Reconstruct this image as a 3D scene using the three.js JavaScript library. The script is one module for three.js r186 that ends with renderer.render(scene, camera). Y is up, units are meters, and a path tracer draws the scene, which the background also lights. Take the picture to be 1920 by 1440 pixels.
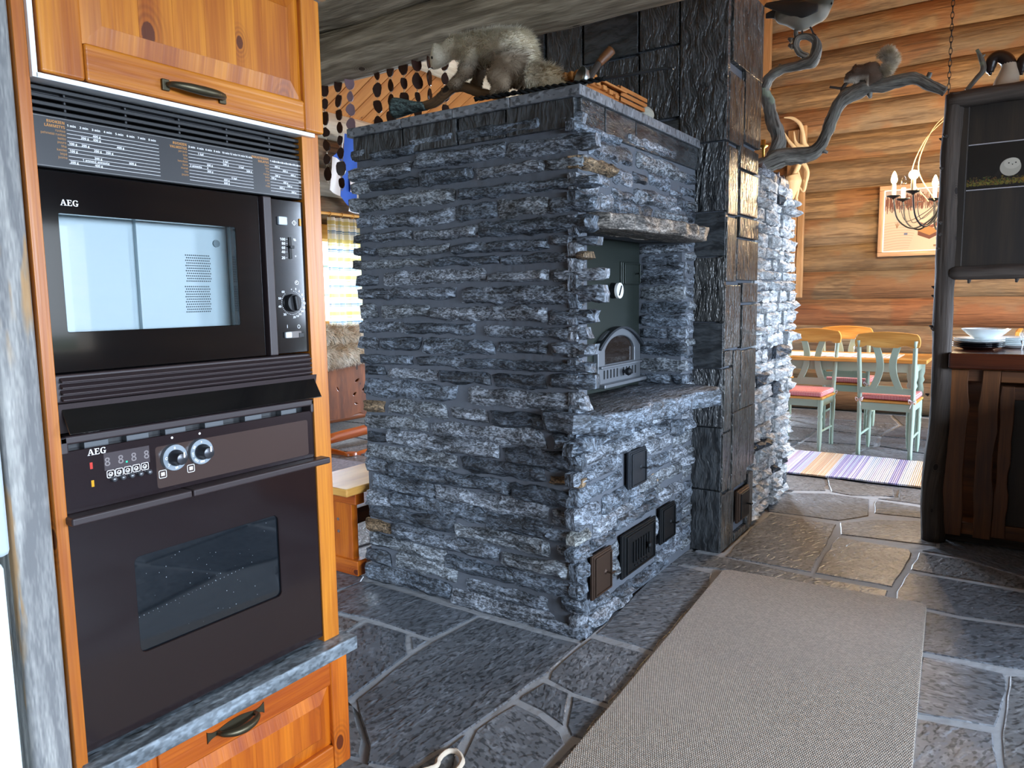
import * as THREE from 'three';
import { RectAreaLightUniformsLib } from 'three/addons/lights/RectAreaLightUniformsLib.js';
import { RoundedBoxGeometry } from 'three/addons/geometries/RoundedBoxGeometry.js';
import { mergeGeometries, mergeVertices, toCreasedNormals } from 'three/addons/utils/BufferGeometryUtils.js';
import { FontLoader } from 'three/addons/loaders/FontLoader.js';
import { TextGeometry } from 'three/addons/geometries/TextGeometry.js';
import { MarchingCubes } from 'three/addons/objects/MarchingCubes.js';

// ------------------------------------------------------------------ camera, sky, light, exposure
const scene = new THREE.Scene();
const renderer = new THREE.WebGLRenderer({ antialias: true });
renderer.toneMapping = THREE.LinearToneMapping;
renderer.toneMappingExposure = 1.7;
renderer.shadowMap.enabled = true;
RectAreaLightUniformsLib.init();

const H = 1.3, FPX = 1390.4, D2R = Math.PI / 180;
const camera = new THREE.PerspectiveCamera(2 * Math.atan(720 / FPX) / D2R, 1920 / 1440, 0.05, 100);
camera.rotation.order = 'YXZ';
camera.position.set(0, H, 0);
camera.rotation.set(-6.61 * D2R, 34.18 * D2R, -0.795 * D2R);
camera.updateMatrixWorld(true);
scene.add(camera);

scene.background = new THREE.Color(0.80, 0.90, 1.0);
scene.backgroundIntensity = 2.2;
function skyPanel(w, h, intensity, at, to, color = 0xd4e7ff) {
  const l = new THREE.RectAreaLight(color, intensity, w, h);
  l.position.set(...at); l.lookAt(...to); l.castShadow = true; scene.add(l);
}
skyPanel(4.4, 1.9, 27, [4.5, 2.05, -0.75], [-1.0, 0.5, -1.6]);    // daylight through the long kitchen window
skyPanel(2.8, 2.2, 30, [4.5, 2.1, -6.3], [-0.8, 0.5, -5.4]);      // daylight through the dining window
skyPanel(2.4, 1.8, 42, [-7.6, 2.6, -5.7], [-5.0, 0.8, -5.7]);     // daylight behind the curtained window
skyPanel(2.2, 2.2, 60, [-4.3, 2.1, -10.2], [-0.6, 0.2, -3.8]);    // daylight through the garden door in the log wall
skyPanel(2.6, 2.0, 40, [-3.6, 3.1, 4.2], [-3.6, 0.6, -1.0]);      // daylight through the living-room window behind the camera

// ------------------------------------------------------------------ helpers
// a pixel of the photograph gives a direction; the plane it lies on gives the distance
function on(axis, value, px, py) {
  const d = new THREE.Vector3((px - 960) / FPX, -(py - 720) / FPX, -1).applyQuaternion(camera.quaternion);
  const c = camera.position, t = (value - c[axis]) / d[axis];
  return new THREE.Vector3(c.x + d.x * t, c.y + d.y * t, c.z + d.z * t);
}
let seedState = 7;
function rnd() { seedState |= 0; seedState = seedState + 0x6D2B79F5 | 0; let t = Math.imul(seedState ^ seedState >>> 15, 1 | seedState); t = t + Math.imul(t ^ t >>> 7, 61 | t) ^ t; return ((t ^ t >>> 14) >>> 0) / 4294967296; }
const rr = (a, b) => a + (b - a) * rnd();
const V = (x, y, z) => new THREE.Vector3(x, y, z);
const clamp = (x, a = 0, b = 1) => Math.min(b, Math.max(a, x));
const sstep = (a, b, x) => { const t = clamp((x - a) / (b - a)); return t * t * (3 - 2 * t); };
const mix = (a, b, t) => a + (b - a) * t;
const mix3 = (a, b, t) => [mix(a[0], b[0], t), mix(a[1], b[1], t), mix(a[2], b[2], t)];
function hash2(x, y, s) { let h = Math.imul(x, 374761393) + Math.imul(y, 668265263) + Math.imul(s, 974711) | 0; h = Math.imul(h ^ h >>> 13, 1274126177); return ((h ^ h >>> 16) >>> 0) / 4294967296; }
function vnoise(x, y, px, py, s) {       // value noise that repeats after px by py cells
  const xi = Math.floor(x), yi = Math.floor(y), fx = x - xi, fy = y - yi;
  const u = fx * fx * (3 - 2 * fx), v = fy * fy * (3 - 2 * fy);
  const w = (a, n) => ((a % n) + n) % n, x0 = w(xi, px), x1 = w(xi + 1, px), y0 = w(yi, py), y1 = w(yi + 1, py);
  return mix(mix(hash2(x0, y0, s), hash2(x1, y0, s), u), mix(hash2(x0, y1, s), hash2(x1, y1, s), u), v);
}
function fbm(u, v, px, py, oct, s) {     // u, v in 0..1
  let a = 0.5, t = 0, n = 0;
  for (let i = 0; i < oct; i++) { t += a * vnoise(u * px, v * py, px, py, s + i); n += a; a *= 0.5; px *= 2; py *= 2; }
  return t / n;
}
function hash3(x, y, z, s) { let h = Math.imul(x, 374761393) + Math.imul(y, 668265263) + Math.imul(z, 2147483647) + Math.imul(z, 1013904223) + Math.imul(s, 974711) | 0; h = Math.imul(h ^ h >>> 13, 1274126177); return ((h ^ h >>> 16) >>> 0) / 4294967296; }
function noise3(x, y, z, s = 1) {
  const xi = Math.floor(x), yi = Math.floor(y), zi = Math.floor(z), f = t => t * t * (3 - 2 * t);
  const u = f(x - xi), v = f(y - yi), w = f(z - zi), h = (a, b, c) => hash3(xi + a, yi + b, zi + c, s);
  return mix(mix(mix(h(0, 0, 0), h(1, 0, 0), u), mix(h(0, 1, 0), h(1, 1, 0), u), v), mix(mix(h(0, 0, 1), h(1, 0, 1), u), mix(h(0, 1, 1), h(1, 1, 1), u), v), w) * 2 - 1;
}
function tex(w, h, fn, srgb, size) {     // fn(u, v) gives a grey or [r, g, b], 0..1; size = metres per repeat
  const d = new Uint8Array(w * h * 4);
  for (let j = 0; j < h; j++) for (let i = 0; i < w; i++) {
    const c = fn(i / w, j / h), k = 4 * (j * w + i);
    if (typeof c === 'number') d[k] = d[k + 1] = d[k + 2] = clamp(c) * 255; else for (let q = 0; q < 3; q++) d[k + q] = clamp(c[q]) * 255;
    d[k + 3] = 255;
  }
  const t = new THREE.DataTexture(d, w, h);
  t.wrapS = t.wrapT = THREE.RepeatWrapping; t.magFilter = THREE.LinearFilter; t.minFilter = THREE.LinearMipmapLinearFilter; t.generateMipmaps = true;
  if (srgb) t.colorSpace = THREE.SRGBColorSpace;
  t.repeat.set(1 / size[0], 1 / size[1]); t.needsUpdate = true;
  return t;
}
function field(w, h, fn) { const f = new Float32Array(w * h); for (let j = 0; j < h; j++) for (let i = 0; i < w; i++) f[j * w + i] = fn(i / w, j / h); return (u, v) => f[Math.min(h - 1, Math.floor(v * h)) * w + Math.min(w - 1, Math.floor(u * w))]; }
function canvasTex(w, h, draw) {
  const c = document.createElement('canvas'); c.width = w; c.height = h;
  draw(c.getContext('2d'), w, h);
  const t = new THREE.CanvasTexture(c); t.colorSpace = THREE.SRGBColorSpace; t.magFilter = THREE.LinearFilter; return t;
}
const mat = o => new THREE.MeshStandardMaterial({ roughness: 0.8, metalness: 0, ...o });
const pmat = o => new THREE.MeshPhysicalMaterial({ roughness: 0.5, metalness: 0, ...o });

// uv in metres on every face, the first uv axis along the grain
function uvM(geo, grain = 'x', ou = rr(0, 7), ov = rr(0, 7)) {
  let g = geo.index ? geo.toNonIndexed() : geo;
  const p = g.attributes.position, n = p.count, uv = new Float32Array(n * 2), a = V(), b = V(), c = V(), ga = 'xyz'.indexOf(grain);
  for (let i = 0; i < n; i += 3) {
    a.fromBufferAttribute(p, i); b.fromBufferAttribute(p, i + 1); c.fromBufferAttribute(p, i + 2);
    const nn = b.clone().sub(a).cross(c.clone().sub(a)).toArray().map(Math.abs);
    let k = nn[0] >= nn[1] && nn[0] >= nn[2] ? 0 : nn[1] >= nn[2] ? 1 : 2;
    const rest = [0, 1, 2].filter(q => q !== k), ua = rest.includes(ga) ? ga : rest[0], va = rest.find(q => q !== ua);
    [a, b, c].forEach((q, m) => { const e = q.toArray(); uv[(i + m) * 2] = e[ua] + ou; uv[(i + m) * 2 + 1] = e[va] + ov; });
  }
  g.setAttribute('uv', new THREE.BufferAttribute(uv, 2));
  return g;
}
function rbox(w, h, d, r = 0.004, grain, seg = 1) {
  const g = new RoundedBoxGeometry(w, h, d, seg, Math.min(r, w / 2.01, h / 2.01, d / 2.01));
  return uvM(g, grain || (w >= h && w >= d ? 'x' : h >= d ? 'y' : 'z'));
}
function boxAt(x0, x1, y0, y1, z0, z1, r = 0.003, grain) { return rbox(x1 - x0, y1 - y0, z1 - z0, r, grain).translate((x0 + x1) / 2, (y0 + y1) / 2, (z0 + z1) / 2); }
function plainBox(x0, x1, y0, y1, z0, z1, grain = 'x') { return uvM(new THREE.BoxGeometry(x1 - x0, y1 - y0, z1 - z0).translate((x0 + x1) / 2, (y0 + y1) / 2, (z0 + z1) / 2), grain); }
function merge(list) { return mergeGeometries(list.map(g => { const q = g.index ? g.toNonIndexed() : g.clone(); for (const k of Object.keys(q.attributes)) if (!['position', 'normal', 'uv'].includes(k)) q.deleteAttribute(k); return q; })); }
function lathe(pts, seg = 32) { return new THREE.LatheGeometry(pts.map(p => new THREE.Vector2(p[0], p[1])), seg); }
function cyl(r0, r1, h, seg = 20) { return new THREE.CylinderGeometry(r0, r1, h, seg); }
// swept tube through points with a radius at each; rough = relative noise of the surface
function tube(points, radii, o = {}) {
  const { seg = Math.max(8, points.length * 5), rad = 10, rough = 0, s = 3, freq = 14, caps = true, tension = 0.5, flat = 1 } = o;
  const pts = points.map(p => p.isVector3 ? p : V(...p));
  const curve = new THREE.CatmullRomCurve3(pts, false, 'catmullrom', tension);
  const R = t => { const q = t * (radii.length - 1), i = Math.min(radii.length - 2, Math.floor(q)); return radii.length === 1 ? radii[0] : mix(radii[i], radii[i + 1], q - i); };
  const pos = [], uv = [], idx = []; let len = 0, prev = null;
  let N = V(), B = V();
  for (let i = 0; i <= seg; i++) {
    const t = i / seg, p = curve.getPoint(t), T = curve.getTangent(t);
    if (!prev) { N = Math.abs(T.y) < 0.9 ? V(0, 1, 0) : V(1, 0, 0); N.sub(T.clone().multiplyScalar(N.dot(T))).normalize(); }
    else { N.sub(T.clone().multiplyScalar(N.dot(T))).normalize(); len += p.distanceTo(prev); }
    B.crossVectors(T, N); prev = p;
    for (let j = 0; j <= rad; j++) {
      const a = j / rad * Math.PI * 2, q = N.clone().multiplyScalar(Math.cos(a)).addScaledVector(B, Math.sin(a) * flat);
      let r = R(t);
      const e = p.clone().addScaledVector(q, r);
      if (rough) { const k = noise3(e.x * freq, e.y * freq, e.z * freq, s) * 0.65 + noise3(e.x * freq * 2.7, e.y * freq * 2.7, e.z * freq * 2.7, s + 1) * 0.35; e.addScaledVector(q, r * rough * k); }
      pos.push(e.x, e.y, e.z); uv.push(len, j / rad * Math.PI * 2 * R(t));
    }
  }
  const w = rad + 1;
  for (let i = 0; i < seg; i++) for (let j = 0; j < rad; j++) { const a = i * w + j, b = a + w; idx.push(a, a + 1, b, b, a + 1, b + 1); }
  if (caps) for (const i of [0, seg]) {
    const c = pos.length / 3, p = curve.getPoint(i / seg); pos.push(p.x, p.y, p.z); uv.push(0, 0);
    for (let j = 0; j < rad; j++) { const a = i * w + j; i === 0 ? idx.push(c, a + 1, a) : idx.push(c, a, a + 1); }
  }
  const g = new THREE.BufferGeometry();
  g.setAttribute('position', new THREE.Float32BufferAttribute(pos, 3)); g.setAttribute('uv', new THREE.Float32BufferAttribute(uv, 2)); g.setIndex(idx);
  g.computeVertexNormals();
  return g;
}
// closed surface of a signed distance function
function sdfMesh(fn, lo, hi, res) {
  const mc = new MarchingCubes(res, new THREE.MeshBasicMaterial(), false, false, 120000), s = mc.size, h = s / 2;
  const c = lo.clone().add(hi).multiplyScalar(0.5), e = Math.max(hi.x - lo.x, hi.y - lo.y, hi.z - lo.z) / 2;
  for (let k = 0; k < s; k++) for (let j = 0; j < s; j++) for (let i = 0; i < s; i++)
    mc.field[k * s * s + j * s + i] = -fn(c.x + (i - h) / h * e, c.y + (j - h) / h * e, c.z + (k - h) / h * e);
  mc.isolation = 0; mc.update();
  const n = mc.count, pos = new Float32Array(n * 3);
  for (let i = 0; i < n; i++) { pos[3 * i] = c.x + mc.positionArray[3 * i] * e; pos[3 * i + 1] = c.y + mc.positionArray[3 * i + 1] * e; pos[3 * i + 2] = c.z + mc.positionArray[3 * i + 2] * e; }
  let g = new THREE.BufferGeometry(); g.setAttribute('position', new THREE.BufferAttribute(pos, 3));
  g = mergeVertices(g, 1e-5); g.computeVertexNormals();
  const q = new Float32Array(g.attributes.position.count * 2); for (let i = 0; i < q.length / 2; i++) { q[2 * i] = g.attributes.position.getX(i) + g.attributes.position.getZ(i); q[2 * i + 1] = g.attributes.position.getY(i); }
  g.setAttribute('uv', new THREE.BufferAttribute(q, 2));
  return g;
}
function capsules(list, k) {           // [a, b, ra, rb] joined by a smooth minimum
  const L = list.map(([a, b, ra, rb]) => ({ a, d: b.clone().sub(a), ra, rb, n: Math.max(1e-9, b.distanceToSquared(a)) }));
  return (x, y, z) => {
    let m = 9;
    for (const c of L) {
      const px = x - c.a.x, py = y - c.a.y, pz = z - c.a.z, t = clamp((px * c.d.x + py * c.d.y + pz * c.d.z) / c.n);
      const d = Math.hypot(px - c.d.x * t, py - c.d.y * t, pz - c.d.z * t) - mix(c.ra, c.rb, t);
      if (m > 8) m = d; else { const h = clamp(0.5 + 0.5 * (d - m) / k); m = mix(d, m, h) - k * h * (1 - h); }
    }
    return m;
  };
}
// short hairs on a surface, one thin triangle each, leaning along a direction
function furGeo(geo, count, len, width, lean, keep = () => 1, colorOf = null) {
  const p = geo.attributes.position, nn = geo.attributes.normal, ix = geo.index, tri = ix.count / 3, area = []; let sum = 0;
  const A = V(), B = V(), C = V();
  for (let i = 0; i < tri; i++) { A.fromBufferAttribute(p, ix.getX(3 * i)); B.fromBufferAttribute(p, ix.getX(3 * i + 1)); C.fromBufferAttribute(p, ix.getX(3 * i + 2)); sum += B.clone().sub(A).cross(C.clone().sub(A)).length(); area.push(sum); }
  const pos = [], nor = [], col = [];
  for (let q = 0; q < count; q++) {
    const r = rnd() * sum; let lo = 0, hi = tri - 1; while (lo < hi) { const m = lo + hi >> 1; if (area[m] < r) lo = m + 1; else hi = m; }
    const i0 = ix.getX(3 * lo), i1 = ix.getX(3 * lo + 1), i2 = ix.getX(3 * lo + 2); let u = rnd(), v = rnd(); if (u + v > 1) { u = 1 - u; v = 1 - v; }
    A.fromBufferAttribute(p, i0).multiplyScalar(1 - u - v).addScaledVector(B.fromBufferAttribute(p, i1), u).addScaledVector(C.fromBufferAttribute(p, i2), v);
    const n = V().fromBufferAttribute(nn, i0).normalize(), k = keep(A); if (k <= 0.02) continue;
    const l = typeof lean === 'function' ? lean(A) : lean, dir = n.clone().multiplyScalar(0.75).add(l).add(V(rr(-.3, .3), rr(-.3, .3), rr(-.3, .3))).normalize();
    const side = dir.clone().cross(n).normalize().add(V(rr(-.9, .9), rr(-.9, .9), rr(-.9, .9))).cross(dir).cross(dir).normalize().multiplyScalar(width), tip = A.clone().addScaledVector(dir, len * k * rr(0.6, 1.25));
    const gn = side.clone().cross(dir).normalize(); if (gn.dot(n) < 0) { gn.negate(); side.negate(); }
    gn.addScaledVector(n, 0.7).normalize();
    A.addScaledVector(n, -0.001);
    pos.push(A.x - side.x, A.y - side.y, A.z - side.z, A.x + side.x, A.y + side.y, A.z + side.z, tip.x, tip.y, tip.z);
    for (let m = 0; m < 3; m++) nor.push(gn.x, gn.y, gn.z);
    if (colorOf) { const c = colorOf(A); for (let m = 0; m < 3; m++) col.push(...c); }
  }
  const g = new THREE.BufferGeometry(); g.setAttribute('position', new THREE.Float32BufferAttribute(pos, 3)); g.setAttribute('normal', new THREE.Float32BufferAttribute(nor, 3));
  if (colorOf) g.setAttribute('color', new THREE.Float32BufferAttribute(col, 3));
  return g;
}
function paint(geo, colorOf) { const p = geo.attributes.position, c = new Float32Array(p.count * 3), a = V(); for (let i = 0; i < p.count; i++) c.set(colorOf(a.fromBufferAttribute(p, i)), 3 * i); geo.setAttribute('color', new THREE.BufferAttribute(c, 3)); return geo; }

const taken = {};
function numbered(name) { const n = taken[name] = (taken[name] ?? -1) + 1; return n ? `${name}_${String(n).padStart(3, '0')}` : name; }
function put(parent, name, geo, material, pos, rot) {
  const m = new THREE.Mesh(geo, material); m.name = name; m.castShadow = m.receiveShadow = true;
  if (pos) m.position.set(...(pos.isVector3 ? pos.toArray() : pos)); if (rot) m.rotation.set(...rot);
  parent.add(m); return m;
}
function thing(name, label, category, pos = [0, 0, 0], turn = 0, group) {
  const o = new THREE.Group(); o.name = numbered(name); scene.add(o); o.position.set(...pos); o.rotation.y = turn;
  o.userData = { label, category }; if (group) o.userData.group = group; return o;
}
function solo(name, geo, material, label, category, group) { const m = put(scene, numbered(name), geo, material); m.userData = { label, category }; if (group) m.userData.group = group; return m; }
function struct(name) { const o = new THREE.Group(); o.name = name; o.userData.kind = 'structure'; scene.add(o); return o; }

// ------------------------------------------------------------------ procedural materials
const N = 512;
const schistH = field(1024, 1024, (u, v) => { const w = fbm(u, v, 4, 4, 3, 11) * 0.10, a = fbm(u, (v + w) % 1, 5, 34, 5, 21), b = fbm(u, v, 26, 40, 3, 31); return 0.62 * a + 0.38 * b; });
const schistPatch = field(512, 512, (u, v) => sstep(0.5, 0.62, fbm(u, v, 3, 7, 4, 41)));
const schistBump = tex(1024, 1024, (u, v) => schistH(u, v), false, [0.46, 0.46]);
const schistMap = tex(1024, 1024, (u, v) => { const h = sstep(0.3, 0.72, schistH(u, v)), g = sstep(0.35, 0.65, fbm(u, v, 60, 120, 2, 51)), t = 0.37 + 0.28 * h + 0.26 * (g - 0.5), d = schistPatch(u, v), k = t * mix(1, 0.72 + 0.2 * h, d); return [k * 0.95, k * 1.0, k * 1.06]; }, true, [0.46, 0.46]);
const roughMap = tex(512, 512, (u, v) => { const h = sstep(0.3, 0.72, schistH(u, v)), g = sstep(0.35, 0.65, fbm(u, v, 60, 120, 2, 55)), k = 0.56 + 0.3 * h + 0.16 * (g - 0.5); return [k * 0.98, k, k * 1.01]; }, true, [0.7, 0.7]);
const rockMat = tint => mat({ map: schistMap, bumpMap: schistBump, bumpScale: 0.0075, roughness: 0.62, color: new THREE.Color(tint) });
const ROCK = ['#ffffff', '#e2e6ea', '#c9d0d6', '#f2f2ee', '#b5bcc2'].map(rockMat);
const ROCKDARK = rockMat('#8c9298'), ROCKTAN = rockMat('#ffce98'), ROCKPALE = rockMat('#fff8e6');
const ROUGH = ['#ffffff', '#f4f6f8', '#ffffff'].map(c => mat({ map: roughMap, bumpMap: schistBump, bumpScale: 0.010, roughness: 0.75, color: new THREE.Color(c) }));
const mortar = mat({ color: '#5b6068', roughness: 0.95, bumpMap: tex(256, 256, (u, v) => fbm(u, v, 8, 8, 4, 61), false, [0.25, 0.25]), bumpScale: 0.004 });
const slabH = field(1024, 1024, (u, v) => { const w = fbm(u, v, 5, 5, 3, 71) * 0.12; return 0.6 * fbm((u + w) % 1, v, 26, 5, 4, 72) + 0.25 * fbm(u, v, 10, 8, 3, 73) + 0.15 * fbm(u, v, 80, 30, 2, 74); });
const slabBump = tex(1024, 1024, slabH, false, [0.45, 0.45]);
const slabMap = tex(512, 512, (u, v) => { const h = sstep(0.3, 0.7, slabH(u, v)), k = 0.17 + 0.16 * h; return [k, k * 1.03, k * 1.05]; }, true, [0.45, 0.45]);
const slabMat = (tint, rough, b = 0.012) => mat({ map: slabMap, bumpMap: slabBump, bumpScale: b, roughness: rough, color: new THREE.Color(tint) });
const SLAB = [slabMat('#ffffff', 0.3, 0.03), slabMat('#dfe3e6', 0.36, 0.014), slabMat('#f6f0e6', 0.27, 0.026)];
const SLABMICA = slabMat('#ffffff', 0.16, 0.03);
const flagBump = tex(1024, 1024, (u, v) => 0.55 * fbm(u, v, 10, 10, 5, 81) + 0.3 * sstep(0.5, 0.75, fbm(u, v, 30, 60, 2, 82)) + 0.15 * fbm(u, v, 120, 120, 1, 83), false, [1.1, 1.1]);
const flagMap = tex(1024, 1024, (u, v) => { const a = fbm(u, v, 6, 6, 5, 81), f = sstep(0.56, 0.72, fbm((u + 0.04 * a) % 1, v, 64, 130, 2, 84)), l = sstep(0.55, 0.75, fbm(u, v, 40, 70, 3, 85)); let k = 0.47 + 0.13 * (a - 0.5) + 0.10 * l; k *= 1 - 0.34 * f; return [k * 0.97, k, k * 1.04]; }, true, [1.1, 1.1]);
const flagMat = tint => mat({ map: flagMap, bumpMap: flagBump, bumpScale: 0.005, roughness: 0.42, color: new THREE.Color(tint) });
const FLAG = ['#ffffff', '#e4e6e8', '#d2d6da', '#f4efe8'].map(flagMat);
const grout = mat({ color: '#9a9da0', roughness: 0.95, bumpMap: mortar.bumpMap, bumpScale: 0.004 });
function woodField(sv, seed, warp = 0.02) { return field(1024, 512, (u, v) => { const w = fbm(u, v, 3, 5, 3, seed) * warp * 4; const r = fbm(u, (v + w) % 1, 3, sv, 4, seed + 1); return r; }); }
function woodMap(dark, light, sv, seed, size, knots = 0, contrast = 1) {
  const f = woodField(sv, seed), K = []; for (let i = 0; i < knots; i++) K.push([hash2(i, 1, seed), hash2(i, 2, seed), 0.4 + hash2(i, 3, seed)]);
  return tex(1024, 512, (u, v) => {
    let h = f(u, v), fine = fbm(u, v, 12, 180, 2, seed + 5), k = clamp(0.5 + contrast * ((h - 0.5) * 1.5 + (fine - 0.5) * 0.5));
    let c = mix3(dark, light, k);
    for (const q of K) { let du = Math.abs(u - q[0]), dv = Math.abs(v - q[1]); du = Math.min(du, 1 - du) * size[0]; dv = Math.min(dv, 1 - dv) * size[1]; const r = Math.hypot(du * 0.6, dv) / (0.011 * q[2]); if (r < 4) { const ring = r < 1 ? 1 : 0.35 * (0.5 + 0.5 * Math.sin(r * 9)) * sstep(4, 1, r); c = mix3(c, [dark[0] * 0.5, dark[1] * 0.4, dark[2] * 0.35], ring * 0.85); } }
    return c;
  }, true, size);
}
const woodBumpA = tex(512, 512, (u, v) => fbm(u, v, 4, 90, 3, 91), false, [1, 0.5]);
const pineMap = woodMap([0.60, 0.30, 0.05], [0.80, 0.50, 0.13], 14, 101, [1.2, 0.55], 5);
const pine = pmat({ map: pineMap, bumpMap: woodBumpA, bumpScale: 0.0006, roughness: 0.38, clearcoat: 0.25, clearcoatRoughness: 0.25 });
const pineWarm = pmat({ map: pineMap, color: '#ffdfae', bumpMap: woodBumpA, bumpScale: 0.0006, roughness: 0.4, clearcoat: 0.25, clearcoatRoughness: 0.3 });
const pineLight = mat({ map: woodMap([0.74, 0.50, 0.20], [0.90, 0.70, 0.38], 12, 111, [1.1, 0.5], 5), bumpMap: woodBumpA, bumpScale: 0.0005, roughness: 0.42 });
const logMapA = (() => { const f = woodField(20, 121, 0.03); return tex(2048, 512, (u, v) => {
  const h = f(u, v), fine = fbm(u, v, 40, 120, 3, 126), p = sstep(0.5, 0.68, fbm(u, v, 10, 4, 4, 127)), g = sstep(0.48, 0.7, fbm(u, v, 6, 3, 4, 128)), cr = sstep(0.70, 0.76, fbm(u, v, 5, 60, 3, 129));
  let c = mix3([0.44, 0.37, 0.29], [0.66, 0.57, 0.45], clamp(0.5 + (h - 0.5) * 1.9 + (fine - 0.5) * 1.1));
  c = mix3(c, [0.55, 0.50, 0.43], 0.6 * g); c = mix3(c, [0.60, 0.40, 0.25], 0.5 * p); return mix3(c, [0.30, 0.21, 0.13], 0.5 * cr); }, true, [3.2, 1.1]); })();
const logBump = tex(1024, 512, (u, v) => 0.6 * fbm(u, v, 8, 40, 4, 131) + 0.4 * fbm(u, v, 6, 5, 3, 132), false, [1.6, 0.8]);
const LOG = ['#e4e0da', '#dcd2c0', '#d0c8bc', '#e6dac4'].map(c => mat({ map: logMapA, bumpMap: logBump, bumpScale: 0.010, roughness: 0.75, color: new THREE.Color(c) }));
const LOGRED = mat({ map: logMapA, bumpMap: logBump, bumpScale: 0.010, roughness: 0.7, color: '#dfbfa6' });
const LOGGREY = mat({ map: woodMap([0.48, 0.43, 0.36], [0.76, 0.70, 0.61], 18, 141, [0.9, 0.6], 4, 1.3), bumpMap: logBump, bumpScale: 0.022, roughness: 0.85 });
const LOGPALE = mat({ map: woodMap([0.70, 0.65, 0.57], [0.88, 0.85, 0.78], 18, 143, [1.6, 0.9], 3), bumpMap: logBump, bumpScale: 0.012, roughness: 0.85 });
const LOGDARK = mat({ map: woodMap([0.16, 0.13, 0.11], [0.34, 0.30, 0.27], 20, 145, [1.4, 0.7], 4), bumpMap: logBump, bumpScale: 0.012, roughness: 0.8 });
const postMap = (() => { const f = woodField(16, 151, 0.03); return tex(1024, 512, (u, v) => { const h = f(u, v), fine = fbm(u, v, 60, 160, 2, 152), p = sstep(0.53, 0.66, fbm(u, v, 5, 10, 4, 153)); let c = mix3([0.46, 0.46, 0.46], [0.76, 0.75, 0.72], clamp(0.5 + (h - 0.5) * 1.7 + (fine - 0.5) * 0.6)); return mix3(c, [0.72, 0.55, 0.36], 0.8 * p); }, true, [1.0, 0.4]); })();
const weathered = mat({ map: postMap, bumpMap: logBump, bumpScale: 0.008, roughness: 0.9 });
const drift = (() => { const f = woodField(16, 161, 0.03); return mat({ map: tex(1024, 512, (u, v) => { const h = f(u, v), fine = fbm(u, v, 30, 120, 2, 165), l = sstep(0.58, 0.68, fbm(u, v, 7, 4, 4, 163)), cr = sstep(0.66, 0.72, fbm(u, v, 6, 40, 3, 164)); let c = mix3([0.27, 0.26, 0.24], [0.56, 0.55, 0.52], clamp(0.5 + (h - 0.5) * 1.6 + (fine - 0.5) * 0.8)); c = mix3(c, [0.52, 0.60, 0.50], 0.6 * l); return mix3(c, [0.16, 0.14, 0.12], 0.7 * cr); }, true, [0.8, 0.4]), bumpMap: logBump, bumpScale: 0.016, roughness: 0.85 }); })();
const plankOrange = mat({ map: woodMap([0.72, 0.46, 0.24], [0.86, 0.62, 0.37], 8, 171, [1.4, 0.5], 4, 0.8), roughness: 0.55 });
const brownStain = mat({ map: woodMap([0.27, 0.15, 0.065], [0.48, 0.29, 0.13], 10, 181, [1.4, 0.4], 3), roughness: 0.5 });
const darkBoard = mat({ map: woodMap([0.10, 0.075, 0.055], [0.20, 0.155, 0.11], 14, 185, [1.2, 0.6], 2), roughness: 0.6 });
const counterTop = mat({ map: woodMap([0.22, 0.09, 0.04], [0.38, 0.17, 0.08], 10, 187, [1.6, 0.5], 2), roughness: 0.22 });
const iron = mat({ color: '#26282a', roughness: 0.55, metalness: 0.75 });
const ironWorn = mat({ color: '#3b3f44', roughness: 0.5, metalness: 0.7, bumpMap: mortar.bumpMap, bumpScale: 0.001 });
const ironBrown = mat({ color: '#4a3a30', roughness: 0.55, metalness: 0.6 });
const bronze = mat({ color: '#57503f', roughness: 0.42, metalness: 0.85 });
const steel = mat({ color: '#b9bcc0', roughness: 0.3, metalness: 0.95 });
const blackGloss = pmat({ color: '#0b0b0d', roughness: 0.09, clearcoat: 0.6, clearcoatRoughness: 0.05 });
const blackPlastic = mat({ color: '#191a1c', roughness: 0.45 });
const brownGloss = pmat({ color: '#1d1314', roughness: 0.13, clearcoat: 0.5, clearcoatRoughness: 0.08 });
const brownPlastic = mat({ color: '#33292a', roughness: 0.42 });
const whiteEnamel = mat({ color: '#eef2f4', roughness: 0.3 });
const green = mat({ color: '#a3b8a6', roughness: 0.5 });
const greenDark = mat({ color: '#2c332f', roughness: 0.4, metalness: 0.3 });
const glassPane = pmat({ color: '#ffffff', transmission: 1, thickness: 0, roughness: 0.02, ior: 1.45 });
const white = mat({ color: '#f3f2ee', roughness: 0.35 });

// ------------------------------------------------------------------ the setting
const XCAB = -1.415, ZS = -2.386, XS = -1.315, ZC = -3.59, XC = -1.18, ZB = -4.35, ZW = -8.75, XL = -6.0, XR = 3.0, ZF = 2.8, ZLOFT = -3.25;

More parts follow.
